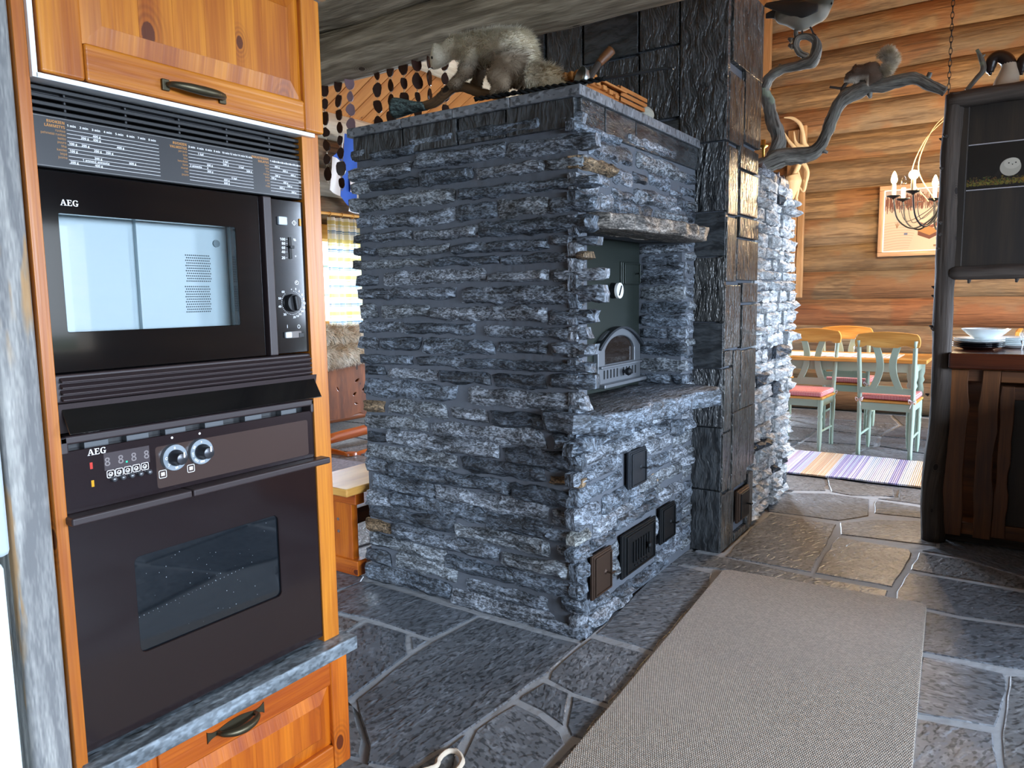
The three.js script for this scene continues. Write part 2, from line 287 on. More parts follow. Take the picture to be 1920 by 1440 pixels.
// floor: traced flagstones where the photograph shows them, others laid between, all in grout
{
  const floor = struct('floor');
  put(floor, 'grout_bed', plainBox(XL - 0.3, XR + 0.3, -0.25, -0.012, ZW - 0.4, ZF + 0.3), grout);
  const A = (X, Y) => on('y', 0, 620 + X / 2.743, 1040 + Y / 2.743), B = (X, Y) => on('y', 0, 1240 + X / 2.4, 840 + Y / 2.4);
  const polyA = [
    [770, 320, 1290, 455, 1240, 500, 1110, 610, 965, 720, 930, 750, 740, 880, 620, 960, 390, 1110, 180, 1060, 190, 980, 125, 745, 230, 660, 410, 520, 520, 445],
    [170, 130, 770, 310, 510, 430, 330, 365, 180, 325, 0, 285, 0, 205], [0, 60, 175, 110, 160, 140, 0, 197],
    [185, 342, 395, 405, 398, 510, 230, 640, 110, 735, 0, 745, 0, 455], [0, 300, 165, 342, 0, 440], [412, 415, 498, 440, 420, 488],
    [0, 760, 120, 770, 165, 950, 150, 1030, 0, 1005], [0, 1025, 160, 1055, 380, 1130, 400, 1300, 0, 1300],
    [1365, 405, 1720, 45, 1760, 45, 1960, 95, 1960, 160, 1660, 495], [1340, 425, 1655, 512, 1440, 770, 1250, 710, 1120, 640, 1130, 600, 1250, 490],
    [978, 722, 1100, 648, 1230, 712, 1213, 780, 1198, 878, 1080, 800, 968, 740], [1242, 722, 1430, 785, 1290, 950, 1225, 930, 1214, 880, 1232, 760],
    [740, 895, 945, 760, 1080, 825, 1190, 905, 1210, 970, 1060, 1130, 960, 1300, 620, 1300, 650, 1090, 690, 1000], [600, 985, 700, 915, 655, 1010, 600, 1300, 420, 1300, 420, 1100],
    [1240, 978, 1275, 968, 1180, 1130, 1080, 1300, 990, 1300, 1100, 1110]];
  const polyB = [
    [105, 458, 270, 488, 660, 572, 1020, 637, 1012, 692, 640, 620, 300, 550, 40, 518], [490, 292, 792, 342, 768, 390, 676, 560, 285, 488, 400, 362],
    [792, 398, 1120, 457, 1132, 472, 1098, 540, 1040, 625, 690, 562, 762, 432], [802, 337, 960, 322, 1240, 330, 1240, 440, 802, 388],
    [1112, 558, 1400, 605, 1700, 660, 1700, 800, 1350, 755, 1048, 694, 1055, 642], [1160, 468, 1350, 500, 1700, 600, 1700, 648, 1400, 595, 1118, 546, 1125, 525],
    [1055, 704, 1350, 765, 1700, 812, 1700, 1010, 1180, 918, 1100, 880], [1172, 932, 1550, 1012, 1558, 1100, 1508, 1258, 1140, 1192, 1100, 1170],
    [1130, 1210, 1500, 1282, 1528, 1440, 1545, 1560, 1090, 1560], [1568, 1022, 1760, 1040, 1760, 1560, 1560, 1560, 1522, 1278],
    [500, 110, 725, 142, 745, 192, 500, 188], [742, 132, 1050, 182, 1050, 217, 860, 213, 762, 195], [480, 196, 750, 204, 940, 230, 935, 304, 800, 326, 480, 284], [960, 234, 1240, 275, 1240, 322, 955, 292], [1068, 184, 1240, 192, 1240, 262, 968, 227, 1062, 221], [1250, 335, 1900, 440, 1900, 660, 1710, 600, 1350, 494, 1168, 460, 1250, 446]];
  const stone = (pts, y, i) => {          // pts in x, z
    const s = new THREE.Shape(), c = [0, 0]; pts.forEach(p => { c[0] += p[0] / pts.length; c[1] += p[1] / pts.length; });
    const fine = []; pts.forEach((p, k) => { const q = pts[(k + 1) % pts.length], n = Math.max(1, Math.round(Math.hypot(q[0] - p[0], q[1] - p[1]) / 0.09)); for (let m = 0; m < n; m++) { const x = mix(p[0], q[0], m / n), z = mix(p[1], q[1], m / n); fine.push([x + 0.006 * noise3(x * 15, z * 15, i), z + 0.006 * noise3(x * 15, z * 15, i + 50)]); } });
    fine.forEach((p, k) => s[k ? 'lineTo' : 'moveTo'](p[0], -p[1]));
    const g = new THREE.ExtrudeGeometry(s, { depth: 0.016, bevelEnabled: true, bevelThickness: 0.003, bevelSize: 0.004, bevelOffset: -0.009, bevelSegments: 1 });
    g.rotateX(-Math.PI / 2).translate(0, y - 0.019, 0);
    const u = g.attributes.uv, ou = rr(0, 5), ov = rr(0, 5), a = rr(0, 3); for (let k = 0; k < u.count; k++) { const x = u.getX(k), z = u.getY(k); u.setXY(k, x * Math.cos(a) - z * Math.sin(a) + ou, x * Math.sin(a) + z * Math.cos(a) + ov); }
    put(floor, 'flagstone', g, FLAG[Math.floor(rnd() * FLAG.length)]);
  };
  const traced = [];
  const hull = [];
  for (const [list, F] of [[polyA, A], [polyB, B]]) for (const q of list) { const pts = []; for (let k = 0; k < q.length; k += 2) { const p = F(q[k], q[k + 1]); pts.push([p.x, p.z]); } traced.push(pts); }
  traced.forEach((p, i) => stone(p, 0, i));
  // the bed of grout that carries the traced stones
  const bed = [[-3.05, -2.55], [-2.46, -2.36], [-1.3, -2.36], [-1.3, -3.62], [-1.17, -3.62], [-1.17, -5.2], [0.25, -5.2], [0.42, -4.0], [0.15, -2.9], [0.15, -1.9], [-0.2, -1.3], [-1.3, -1.05], [-1.5, -1.5], [-2.9, -2.0]];
  const bs = new THREE.Shape(); bed.forEach((p, k) => bs[k ? 'lineTo' : 'moveTo'](p[0], -p[1]));
  put(floor, 'grout', uvM(new THREE.ExtrudeGeometry(bs, { depth: 0.004, bevelEnabled: false }).rotateX(-Math.PI / 2).translate(0, -0.008, 0)), grout);
  const inside = (x, z, poly) => { let r = false; for (let i = 0, j = poly.length - 1; i < poly.length; j = i++) if ((poly[i][1] > z) !== (poly[j][1] > z) && x < (poly[j][0] - poly[i][0]) * (z - poly[i][1]) / (poly[j][1] - poly[i][1]) + poly[i][0]) r = !r; return r; };
  // stones laid between: cells of a jittered grid
  const S = 0.62, pt = (i, j) => [XL + i * S + (hash2(i, j, 5) - 0.5) * 0.5 * S, ZW + j * S + (hash2(i, j, 6) - 0.5) * 0.5 * S];
  for (let i = 0; i < 14; i++) for (let j = 0; j < 18; j++) {
    let q = [pt(i, j), pt(i + 1, j), pt(i + 1, j + 1), pt(i, j + 1)], cx = (q[0][0] + q[2][0]) / 2, cz = (q[0][1] + q[2][1]) / 2;
    if (inside(cx, cz, bed) || (cx > -2.4 && cx < -1.2 && cz < -2.5 && cz > -4.8)) continue;
    q = q.map(p => { const dx = cx - p[0], dz = cz - p[1], l = Math.hypot(dx, dz); return [p[0] + dx / l * 0.022, p[1] + dz / l * 0.022]; });
    stone(q, traced.some(t => q.some(p => inside(p[0], p[1], t))) ? -0.009 : -0.002, i * 31 + j);
  }
}
const ridgeX = -1.5, eave = 3.28, pitch = 0.53, roofY = x => eave + (x < ridgeX ? x - XL : (XR - x) * (ridgeX - XL) / (XR - ridgeX)) * pitch;
function logRow(parent, axis, fixed, a, b, y, r, m, s) {
  const pts = [], n = 7; for (let i = 0; i <= n; i++) { const t = mix(a, b, i / n), w = 0.012 * noise3(i * 1.3, s, 2), d = 0.014 * noise3(i * 1.1, s, 5); pts.push(axis === 'x' ? V(t, y + w, fixed + d) : V(fixed + d, y + w, t)); }
  const g = tube(pts, [r * rr(0.97, 1.05), r, r * rr(0.96, 1.06)], { seg: 26, rad: 14, rough: 0.06, s, freq: 3 });
  const u = g.attributes.uv, ou = rr(0, 9), ov = rr(0, 9); for (let k = 0; k < u.count; k++) u.setXY(k, u.getX(k) + ou, u.getY(k) + ov);
  put(parent, 'log', g, m);
}
{
  const wb = struct('wall_back'), P = 0.294;
  const GX0 = -4.8, GX1 = -2.75, GY1 = 2.25;   // opening of the garden door
  for (const b of [[XL - 0.3, GX0, -0.2, 6.2], [GX1, XR + 0.3, -0.2, 6.2], [GX0, GX1, GY1, 6.2]]) put(wb, 'wall_core', plainBox(b[0], b[1], b[2], b[3], ZW - 0.44, ZW - 0.2), LOGGREY);
  for (let k = 0; k < 20; k++) { const y = 0.065 + P * (k + 0.5), half = y < eave ? 0 : (y - eave) / pitch; const lm = k === 3 ? LOGRED : LOG[(k * 7 + 2) % 4], xa = Math.min(XL + half, ridgeX - 0.3), xb = Math.max(XR - half, ridgeX + 0.3); if (y < GY1) { logRow(wb, 'x', ZW - 0.185, xa, GX0, y, 0.21, lm, k + 1); logRow(wb, 'x', ZW - 0.185, GX1, xb, y, 0.21, lm, k + 31); } else logRow(wb, 'x', ZW - 0.185, xa, xb, y, 0.21, lm, k + 1); }
  const wl = struct('wall_left');
  const WZ0 = -6.7, WZ1 = -4.75, WY0 = 1.03, WY1 = 2.02;
  for (const b of [[-0.2, WY0, ZW - 0.3, ZF], [WY1, eave, ZW - 0.3, ZF], [WY0, WY1, ZW - 0.3, WZ0], [WY0, WY1, WZ1, ZF]]) put(wl, 'wall_core', plainBox(XL - 0.32, XL - 0.12, b[0], b[1], b[2], b[3], 'z'), LOGGREY);
  for (let k = 0; k < 11; k++) { const y = 0.03 + P * (k + 0.5), hole = y > WY0 - 0.05 && y < WY1 + 0.12; const m = [LOGPALE, LOG[0], LOGPALE, LOG[2]][k % 4]; if (!hole) logRow(wl, 'z', XL - 0.12, ZW, ZF, y, 0.165, m, 60 + k); else { logRow(wl, 'z', XL - 0.12, ZW, WZ0 - 0.1, y, 0.165, m, 60 + k); logRow(wl, 'z', XL - 0.12, WZ1 + 0.1, ZF, y, 0.165, m, 80 + k); } }
  const w1 = struct('window_1');
  for (const b of [[WY0 - 0.02, WY0 + 0.06, WZ0, WZ1], [WY1 - 0.09, WY1 + 0.06, WZ0 - 0.1, WZ1 + 0.1], [WY0, WY1, WZ0 - 0.1, WZ0 + 0.02], [WY0, WY1, WZ1 - 0.02, WZ1 + 0.1]]) put(w1, 'window_frame', boxAt(XL - 0.2, XL + 0.06, b[0], b[1], b[2], b[3], 0.006, 'z'), pineLight);
  const sash = mat({ color: '#9fb6c0', roughness: 0.5 });
  for (const z of [-6.2, -5.72, -5.25]) put(w1, 'mullion', boxAt(XL - 0.12, XL - 0.06, WY0 + 0.05, WY1 - 0.08, z - 0.018, z + 0.018, 0.004, 'y'), sash);
  for (const y of [1.36, 1.66]) put(w1, 'glazing_bar', boxAt(XL - 0.11, XL - 0.07, y - 0.012, y + 0.012, WZ0, WZ1, 0.003, 'z'), sash);
  const zs = [WZ0, -6.2, -5.72, -5.25, WZ1], ys = [WY0 + 0.05, 1.36, 1.66, WY1 - 0.08];
  for (let i = 0; i < 4; i++) for (let j = 0; j < 3; j++) put(w1, 'pane', plainBox(XL - 0.095, XL - 0.089, ys[j], ys[j + 1], zs[i], zs[i + 1]), glassPane);
  // right wall with the kitchen and the dining window openings, front wall with one opening
  const wr = struct('wall_right');
  const op = [[-8.9, -7.6, 0, 0], [-7.6, -5.0, 0.3, 2.3], [-5.0, -2.9, 0, 0], [-2.9, 1.4, 0.95, 1.9], [1.4, ZF, 0, 0]];
  for (const [z0, z1, y0, y1] of op) { if (!y1) put(wr, 'wall_panel', plainBox(XR, XR + 0.25, -0.2, eave + 0.3, z0, z1, 'z'), LOG[0]); else { put(wr, 'wall_panel', plainBox(XR, XR + 0.25, -0.2, y0, z0, z1, 'z'), LOG[0]); put(wr, 'wall_panel', plainBox(XR, XR + 0.25, y1, eave + 0.3, z0, z1, 'z'), LOG[0]); } }
  const wf = struct('wall_front');
  for (const b of [[XL - 0.3, -4.8, -0.2, 6.2], [-2.4, XR + 0.3, -0.2, 6.2], [-4.8, -2.4, -0.2, 0.7], [-4.8, -2.4, 2.2, 6.2]]) put(wf, 'wall_panel', plainBox(b[0], b[1], b[2], b[3], ZF, ZF + 0.25), LOG[0]);
  // pitched ceiling of boards and the low ceiling above the kitchen
  const ce = struct('ceiling'), L = Math.hypot(ridgeX - XL, (ridgeX - XL) * pitch), ang = Math.atan(pitch);
  const board = rbox(L + 0.3, 0.02, 0.172, 0.004, 'x'), back = plainBox(-L / 2 - 0.3, L / 2 + 0.2, -0.08, 0, ZW - 0.3, ZF + 0.3);
  for (const s of [1, -1]) {
    const cx = s > 0 ? (XL + ridgeX) / 2 : (XR + ridgeX) / 2, cy = (roofY(cx));
    const b = put(ce, 'roof_deck', back, darkBoard, [cx, cy + 0.13, 0], [0, 0, s * ang]);
    for (let k = 0; k < 64; k++) { const z = ZW + 0.09 + k * 0.181; if (s < 0 && z > -3) break; const o = put(ce, 'ceiling_board', board, plankOrange, [cx, cy, z], [0, 0, s * ang]); }
  }
  put(ce, 'loft_floor', plainBox(-3.9, XR, 3.06, 3.16, ZLOFT, ZF, 'z'), LOGPALE);
  put(ce, 'loft_wall', plainBox(-3.9, XR, 3.16, 5.8, ZLOFT - 0.02, ZLOFT + 0.1, 'x'), LOGGREY);
}
solo('lawn', plainBox(-40, 40, -0.7, -0.45, -40, 40), mat({ color: '#5b6b40', roughness: 1 }), 'mown green lawn outside the cabin windows', 'lawn');
{ // kitchen base unit that stands at right angles to the bar and shades the floor before it
  const KU = thing('kitchen_base_unit', 'brown kitchen base unit standing at right angles to the bar', 'cabinet', [0.62, 0, -4.28]);
  put(KU, 'carcass', boxAt(0, 0.62, 0.06, 0.9, 0, 1.3, 0.004, 'y'), brownStain); put(KU, 'worktop', boxAt(-0.02, 0.66, 0.9, 0.94, 0, 1.32, 0.006, 'z'), counterTop); put(KU, 'plinth', boxAt(0.05, 0.6, 0, 0.06, 0, 1.28, 0.002), darkBoard);
  for (let k = 0; k < 2; k++) put(KU, 'cabinet_door', boxAt(-0.02, 0, 0.1, 0.86, 0.03 + k * 0.64, 0.63 + k * 0.64, 0.005, 'y'), brownStain);
}
// log beams that carry the loft
function beam(name, pts, r, m, label, s, rough = 0.07) { const g = tube(pts, r, { seg: 40, rad: 20, rough, s, freq: 4 }); return solo(name, g, m, label, 'beam'); }
beam('log_beam', [[-4.4, 2.635, -3.02], [-2.6, 2.64, -3.02], [-1.0, 2.63, -3.02], [3, 2.62, -3.02]], [0.135, 0.13, 0.128], LOGGREY, 'lower grey log beam above the fireplace from which brown slice strings hang', 201, 0.09);
beam('log_beam', [[-4.4, 2.93, -2.93], [-2.6, 2.92, -2.93], [-1.0, 2.93, -2.93], [3, 2.92, -2.93]], [0.175, 0.17, 0.165], LOGGREY, 'upper thicker grey log beam resting on the beam with the hanging strings', 203, 0.1);
beam('roof_purlin', [[-5.02, 3.80, ZW], [-5.02, 3.80, -6], [-5.02, 3.80, ZLOFT]], [0.23, 0.225, 0.22], LOGPALE, 'pale log purlin under the orange boarded roof seen past the white marten', 205, 0.05);

// ------------------------------------------------------------------ fireplace of split stone
function stoneGeo(w, h, d, s, lumpy = 1, blocky = false) {       // faces +z, back at z = -0.03, centre at the origin
  const nx = clamp(Math.round(w / 0.022), 5, 26), ny = clamp(Math.round(h / 0.016), 4, 7), pos = [], idx = [];
  const cut0 = rr(-0.4, 0.4), cut1 = rr(-0.4, 0.4), taper = rr(-0.15, 0.15);
  const at = (i, j) => {
    const u = i / nx * 2 - 1, v = j / ny * 2 - 1;
    let x = u * w / 2, y = v * h / 2 * (1 + taper * u * 0.6);
    const corner = Math.max(0, Math.abs(u) * w / 2 - (w / 2 - h * 0.45)) / (h * 0.45);
    y *= 1 - (blocky ? 0.05 : 0.16) * corner * corner * corner;
    x += (blocky ? 0.4 : 1) * (u > 0 ? cut1 : cut0) * v * h * 0.35 * Math.abs(u) ** 3;
    const e = 0.007 * lumpy; x += e * noise3(x * 30, y * 40, s); y += e * 1.2 * noise3(x * 22, y * 22, s + 9) * Math.abs(v);
    const edge = Math.min(1, Math.min((1 - Math.abs(v)) * h / 2 / 0.012, (1 - Math.abs(u)) * w / 2 / 0.014));
    const z = d * (blocky ? 0.72 + 0.28 * Math.sqrt(clamp(edge)) : 0.35 + 0.65 * Math.sqrt(clamp(edge))) + d * 0.42 * lumpy * noise3(x * 16, y * 42, s + 3) * edge + d * 0.25 * noise3(x * 45, y * 90, s + 5) * edge;
    return [x, y, z];
  };
  for (let j = 0; j <= ny; j++) for (let i = 0; i <= nx; i++) pos.push(...at(i, j));
  const w1 = nx + 1; for (let j = 0; j < ny; j++) for (let i = 0; i < nx; i++) { const a = j * w1 + i; idx.push(a, a + 1, a + w1, a + 1, a + w1 + 1, a + w1); }
  const rim = []; for (let i = 0; i < nx; i++) rim.push(i); for (let j = 0; j < ny; j++) rim.push(j * w1 + nx); for (let i = nx; i > 0; i--) rim.push(ny * w1 + i); for (let j = ny; j > 0; j--) rim.push(j * w1);
  const base = pos.length / 3; rim.forEach(r => pos.push(pos[3 * r], pos[3 * r + 1], -0.03));
  rim.forEach((r, k) => { const q = (k + 1) % rim.length; idx.push(r, base + k, rim[q], rim[q], base + k, base + q); });
  let g = new THREE.BufferGeometry(); g.setAttribute('position', new THREE.Float32BufferAttribute(pos, 3)); g.setIndex(idx);
  g = toCreasedNormals(g, 0.75);
  return uvM(g, 'x');
}
let stoneSeed = 1;
const covered = { z: [], x: [] };                    // [a0, a1, y0, y1] of what each face already carries
function fillFace() {                                // smaller stones where the traced ones leave bare mortar
  covered.x.push([-3.46, -2.44, 0.77, 1.62], [-3.62, -2.3, 1.89, 2.1]); covered.z.push([-2.6, -1.2, 1.9, 2.1]);
  for (const [face, a0, a1] of [['z', -2.455, XS + 0.004], ['x', -3.58, ZS + 0.002]]) for (let y = 0.03; y < 1.89; y += 0.03) for (let a = a0; a < a1 - 0.05; a += 0.03) {
    let w = rr(0.12, 0.3), h = face === 'z' ? 0.055 : rr(0.045, 0.07); const wm = face === 'z' ? 0.11 : 0.05; if (a + w > a1) w = a1 - a;
    while (w > 0.05 && covered[face].some(c => a < c[1] - 0.012 && a + w > c[0] + 0.012 && y < c[3] - 0.006 && y + h > c[2] + 0.006)) { w -= 0.03; if (face === 'x' && h > 0.045) h -= 0.008; }
    if (w < wm || y + h > 1.905) continue;
    covered[face].push([a, a + w, y, y + h]); const g = stoneGeo(w - 0.004, h, rr(0.014, 0.028), stoneSeed++);
    if (face === 'z') put(FP, 'stone', g, pickRock(), [a + w / 2, y + h / 2, ZS - 0.022]); else put(FP, 'stone', g, pickRock(), [XS - 0.022, y + h / 2, a + w / 2], [0, Math.PI / 2, 0]);
  }
}
const pickRock = () => { const r = rnd(); return r < 0.05 ? ROCKDARK : ROCK[Math.floor(rnd() * ROCK.length)]; };
const FP = thing('stone_fireplace', 'massive fireplace of split grey stone with iron doors and two rough mantel slabs', 'fireplace');
function faceStone(face, ox, oy, sc, q) {            // face 'z' or 'x'; q = [left, right, top, bottom at mid, material]
  const [xl, xr, yt, yb] = q, ym = (yt + yb) / 2, xm = (xl + xr) / 2, F = (x, y) => face === 'z' ? on('z', ZS, ox + x / sc, oy + y / sc) : on('x', XS, ox + x / sc, oy + y / sc);
  const a = F(xl, ym), b = F(xr, ym), t = F(xm, yt), c = F(xm, yb);
  let w = (face === 'z' ? b.x - a.x : a.z - b.z) + 0.008, h = (t.y - c.y) * (face === 'z' ? 1.0 : 1.07); const y = (t.y + c.y) / 2;
  covered[face].push(face === 'z' ? [a.x, b.x, y - h / 2, y + h / 2] : [b.z, a.z, y - h / 2, y + h / 2]);
  const g = stoneGeo(w, h, rr(0.018, 0.034), stoneSeed++);
  if (face === 'z') put(FP, 'stone', g, q[4] || pickRock(), [(a.x + b.x) / 2, y, ZS - 0.022]);
  else put(FP, 'stone', g, q[4] || pickRock(), [XS - 0.022, y, (a.z + b.z) / 2], [0, Math.PI / 2, 0]);
}
{
  const NZ0 = -3.42, NZ1 = -2.47, NY0 = 0.80, NY1 = 1.56, XI = -1.56, x1 = XS - 0.018, z1 = ZS - 0.018;
  put(FP, 'mortar', merge([plainBox(-2.44, XI, 0, 1.95, ZC + 0.012, z1), plainBox(XI, x1, 0, NY0, ZC + 0.012, z1), plainBox(XI, x1, NY1, 1.95, ZC + 0.012, z1), plainBox(XI, x1, NY0, NY1, NZ1, z1), plainBox(XI, x1, NY0, NY1, ZC + 0.012, NZ0)]), mortar);
  const T = ROCKTAN, K = ROCKDARK, Pq = ROCKPALE;
  for (const q of [[1515, 1780, 55, 165], [850, 1500, 115, 225], [460, 850, 212, 288], [60, 190, 310, 395], [195, 560, 300, 375], [540, 1215, 308, 430], [1225, 1880, 225, 345], [45, 510, 435, 530], [575, 965, 460, 575], [995, 1505, 418, 512], [1525, 1790, 375, 470], [195, 550, 540, 615], [60, 190, 560, 650], [870, 1900, 555, 645], [50, 830, 645, 755], [230, 840, 782, 895], [850, 1145, 720, 850], [1165, 1525, 680, 815], [1550, 1900, 660, 785], [100, 225, 815, 905], [1010, 1870, 832, 958], [80, 510, 940, 1012], [540, 1005, 905, 990], [90, 240, 1060, 1115], [270, 790, 1040, 1112], [810, 1530, 1010, 1090], [1570, 1720, 965, 1045], [1740, 1910, 975, 1040], [70, 640, 1145, 1215], [670, 1165, 1122, 1188], [1175, 1770, 1098, 1172], [1775, 1850, 1085, 1150, T], [90, 250, 1260, 1345], [310, 1060, 1225, 1325], [1090, 1535, 1235, 1310], [1570, 1950, 1220, 1310], [110, 840, 1358, 1442], [890, 1950, 1345, 1478]]) faceStone('z', 640, 200, 4, q);
  for (const q of [[50, 170, 125, 230], [215, 570, 130, 222], [580, 1440, 140, 245], [1470, 1800, 165, 270], [40, 375, 255, 335], [385, 910, 265, 350], [990, 1755, 295, 382], [40, 180, 370, 462], [210, 490, 370, 470], [525, 1045, 382, 500], [1085, 1440, 400, 492], [1485, 1800, 415, 515], [50, 435, 500, 572], [475, 830, 520, 592], [835, 1780, 548, 625], [90, 225, 590, 660], [255, 620, 608, 690], [640, 1020, 630, 722], [1055, 1430, 645, 755, K], [1470, 1800, 650, 768], [85, 760, 705, 832], [865, 1740, 775, 905], [75, 225, 840, 930, T], [270, 690, 852, 968], [85, 545, 965, 1065], [740, 1000, 905, 1000], [1040, 1440, 935, 1050, K], [590, 1430, 1040, 1165], [105, 235, 1080, 1155], [1510, 1780, 1115, 1235], [250, 1085, 1112, 1235], [1130, 1700, 1215, 1365, K], [95, 770, 1205, 1325]]) faceStone('z', 660, 540, 4, q);
  for (const q of [[810, 1430, 28, 142, K], [95, 260, 20, 115], [270, 1170, 98, 212], [1475, 1700, 140, 208, T], [1190, 1660, 222, 358, K], [135, 600, 145, 268], [615, 1450, 265, 400], [105, 260, 250, 365], [1495, 1690, 412, 528], [270, 990, 310, 425], [120, 750, 400, 510], [1000, 1470, 445, 578], [1430, 1695, 550, 640], [100, 270, 465, 555, T], [300, 1090, 575, 692], [760, 1460, 560, 672], [120, 690, 612, 722], [1530, 1700, 665, 760], [1120, 1620, 748, 862], [100, 265, 690, 788], [320, 770, 758, 878], [690, 1190, 775, 888], [95, 720, 860, 985], [1200, 1710, 900, 1022], [850, 1450, 975, 1078], [740, 1500, 1075, 1215], [1560, 1720, 1065, 1175], [1340, 1730, 1230, 1335]]) faceStone('z', 660, 860, 4, q);
  // the side that carries the doors
  for (const q of [[600, 920, 1075, 1200], [520, 780, 1200, 1295, T], [960, 1270, 1190, 1300], [500, 830, 960, 1030], [880, 1240, 1055, 1140]]) faceStone('x', 960, 0, 4, q);
  for (const q of [[470, 560, 20, 120], [565, 810, 75, 165], [700, 950, 0, 95], [840, 1040, 140, 205], [1000, 1060, 40, 120]]) faceStone('x', 1000, 360, 3.6, q);
  for (const q of [[240, 570, 275, 350], [300, 440, 352, 442], [450, 670, 288, 372], [250, 515, 455, 532], [320, 505, 532, 612], [640, 775, 305, 385], [680, 775, 222, 275], [790, 850, 200, 290], [640, 770, 402, 478], [780, 850, 360, 430], [670, 712, 515, 565, T], [405, 600, 592, 682], [610, 840, 495, 565], [720, 850, 575, 640], [250, 390, 690, 802], [355, 590, 715, 815], [465, 700, 695, 765], [560, 690, 610, 680], [255, 330, 830, 895, Pq], [340, 460, 845, 905], [250, 330, 925, 990], [270, 325, 1010, 1105], [445, 495, 900, 985], [445, 500, 1000, 1085], [690, 720, 760, 860], [800, 850, 700, 780], [800, 850, 800, 880], [700, 840, 905, 965], [450, 690, 1100, 1165], [330, 560, 1220, 1300], [560, 760, 1040, 1100], [285, 420, 1335, 1400]]) faceStone('x', 1000, 720, 3, q);
  for (const [xl, xr, yt, yb] of [[538, 635, 368, 575], [332, 440, 940, 1185], [500, 690, 800, 1035], [717, 796, 680, 880]]) { const E = (X, Y) => on('x', XS + 0.01, 1000 + X / 3, 720 + Y / 3), ym = (yt + yb) / 2, xm = (xl + xr) / 2; covered.x.push([E(xr, ym).z, E(xl, ym).z, E(xm, yb).y, E(xm, yt).y]); }
  // far cheek of the niche, facing the room
  for (const q of [[720, 1030, 365, 415], [735, 980, 432, 470], [740, 1010, 475, 515], [725, 1020, 532, 620], [725, 1010, 640, 722], [725, 1030, 742, 815], [720, 1030, 832, 902], [725, 900, 928, 992], [915, 1030, 920, 1000], [720, 1030, 1020, 1100], [720, 1030, 1128, 1210], [720, 930, 1225, 1292], [940, 1030, 1225, 1290]]) { const F = (x, y) => on('z', NZ0, 1000 + x / 3.6, 360 + y / 3.6), xm = (q[0] + q[1]) / 2, ym = (q[2] + q[3]) / 2, a = F(q[0], ym), b = F(q[1], ym), t = F(xm, q[2]), c = F(xm, q[3]); put(FP, 'stone', stoneGeo(b.x - a.x, (t.y - c.y) * 1.1, rr(0.012, 0.022), stoneSeed++), pickRock(), [(a.x + b.x) / 2, (t.y + c.y) / 2, NZ0 - 0.004]); }
  fillFace();
  // slab courses under the cap, and the cap
  const slabQ = (parent, name, x0, x1, y0, y1, z0, z1, m) => put(parent, name, boxAt(x0, x1, y0, y1, z0, z1, 0.005, 'x'), m);
  const zx = (X, Y) => on('z', ZS, 640 + X / 4, 200 + Y / 4).x;
  const xs = [-2.455, zx(452, 180), zx(862, 120), zx(1226, 60), XS - 0.02];
  for (let i = 0; i < 4; i++) slabQ(FP, 'slate_slab', xs[i] + 0.004, xs[i + 1] - 0.004, 1.905, 2.008, ZS - 0.04, ZS - 0.006 + 0.004 * (i % 2), SLAB[1]);
  const zz = (X, Y) => on('x', XS, 960 + X / 4, Y / 4).z, zr = [ZS - 0.02, zz(712, 800), zz(942, 950), ZC + 0.01];
  for (let i = 0; i < 3; i++) put(FP, 'slate_slab', boxAt(XS - 0.04, XS - 0.006, 1.905, 2.008, zr[i + 1] + 0.004, zr[i] - 0.004, 0.005, 'y'), i ? SLAB[1] : SLABMICA, null);
  const capJ = [-2.475, zx(452, 80), zx(836, 20), on('z', ZS, 957, 180).x, XS + 0.006], capMat = mat({ map: flagMap, bumpMap: flagBump, bumpScale: 0.004, roughness: 0.6, color: '#ffffff' });
  for (let i = 0; i < 4; i++) put(FP, 'cap_slab', boxAt(capJ[i] + 0.001, capJ[i + 1] - 0.001, 2.008, 2.046, ZC + 0.012, ZS + 0.008, 0.004, 'x'), capMat);
  // rough mantel slabs: an outline on the level plane, extruded, with broken edges
  const mantel = (pts, y0, y1, s) => {
    const sh = new THREE.Shape(), fine = []; pts.forEach((p, k) => { const q = pts[(k + 1) % pts.length], n = Math.max(1, Math.round(Math.hypot(q[0] - p[0], q[1] - p[1]) / 0.035)); for (let m = 0; m < n; m++) fine.push([mix(p[0], q[0], m / n), mix(p[1], q[1], m / n)]); });
    fine.forEach((p, k) => sh[k ? 'lineTo' : 'moveTo'](p[0] + 0.012 * noise3(p[0] * 25, p[1] * 25, s), -p[1] + 0.012 * noise3(p[0] * 25, p[1] * 25, s + 4)));
    let g = new THREE.ExtrudeGeometry(sh, { depth: y1 - y0 - 0.02, bevelEnabled: true, bevelThickness: 0.01, bevelSize: 0.012, bevelSegments: 2 }).rotateX(-Math.PI / 2).translate(0, y0 + 0.01, 0);
    const p = g.attributes.position; for (let i = 0; i < p.count; i++) { const x = p.getX(i), y = p.getY(i), z = p.getZ(i); p.setXYZ(i, x + 0.012 * noise3(x * 20, y * 30, z * 20, s), y + 0.006 * noise3(x * 12, y * 12, z * 12, s + 1), z + 0.012 * noise3(x * 20, y * 30, z * 20, s + 2)); }
    g = toCreasedNormals(g, 0.7); return uvM(g, 'z');
  };
  put(FP, 'mantel_slab', mantel([[-1.45, -2.365], [-1.33, -2.35], [-1.25, -2.43], [-1.205, -2.6], [-1.2, -2.95], [-1.17, -3.2], [-1.12, -3.34], [-1.16, -3.42], [-1.33, -3.45], [-1.56, -3.3], [-1.56, -2.5]], 0.795, 0.872, 31), ROCK[2]);
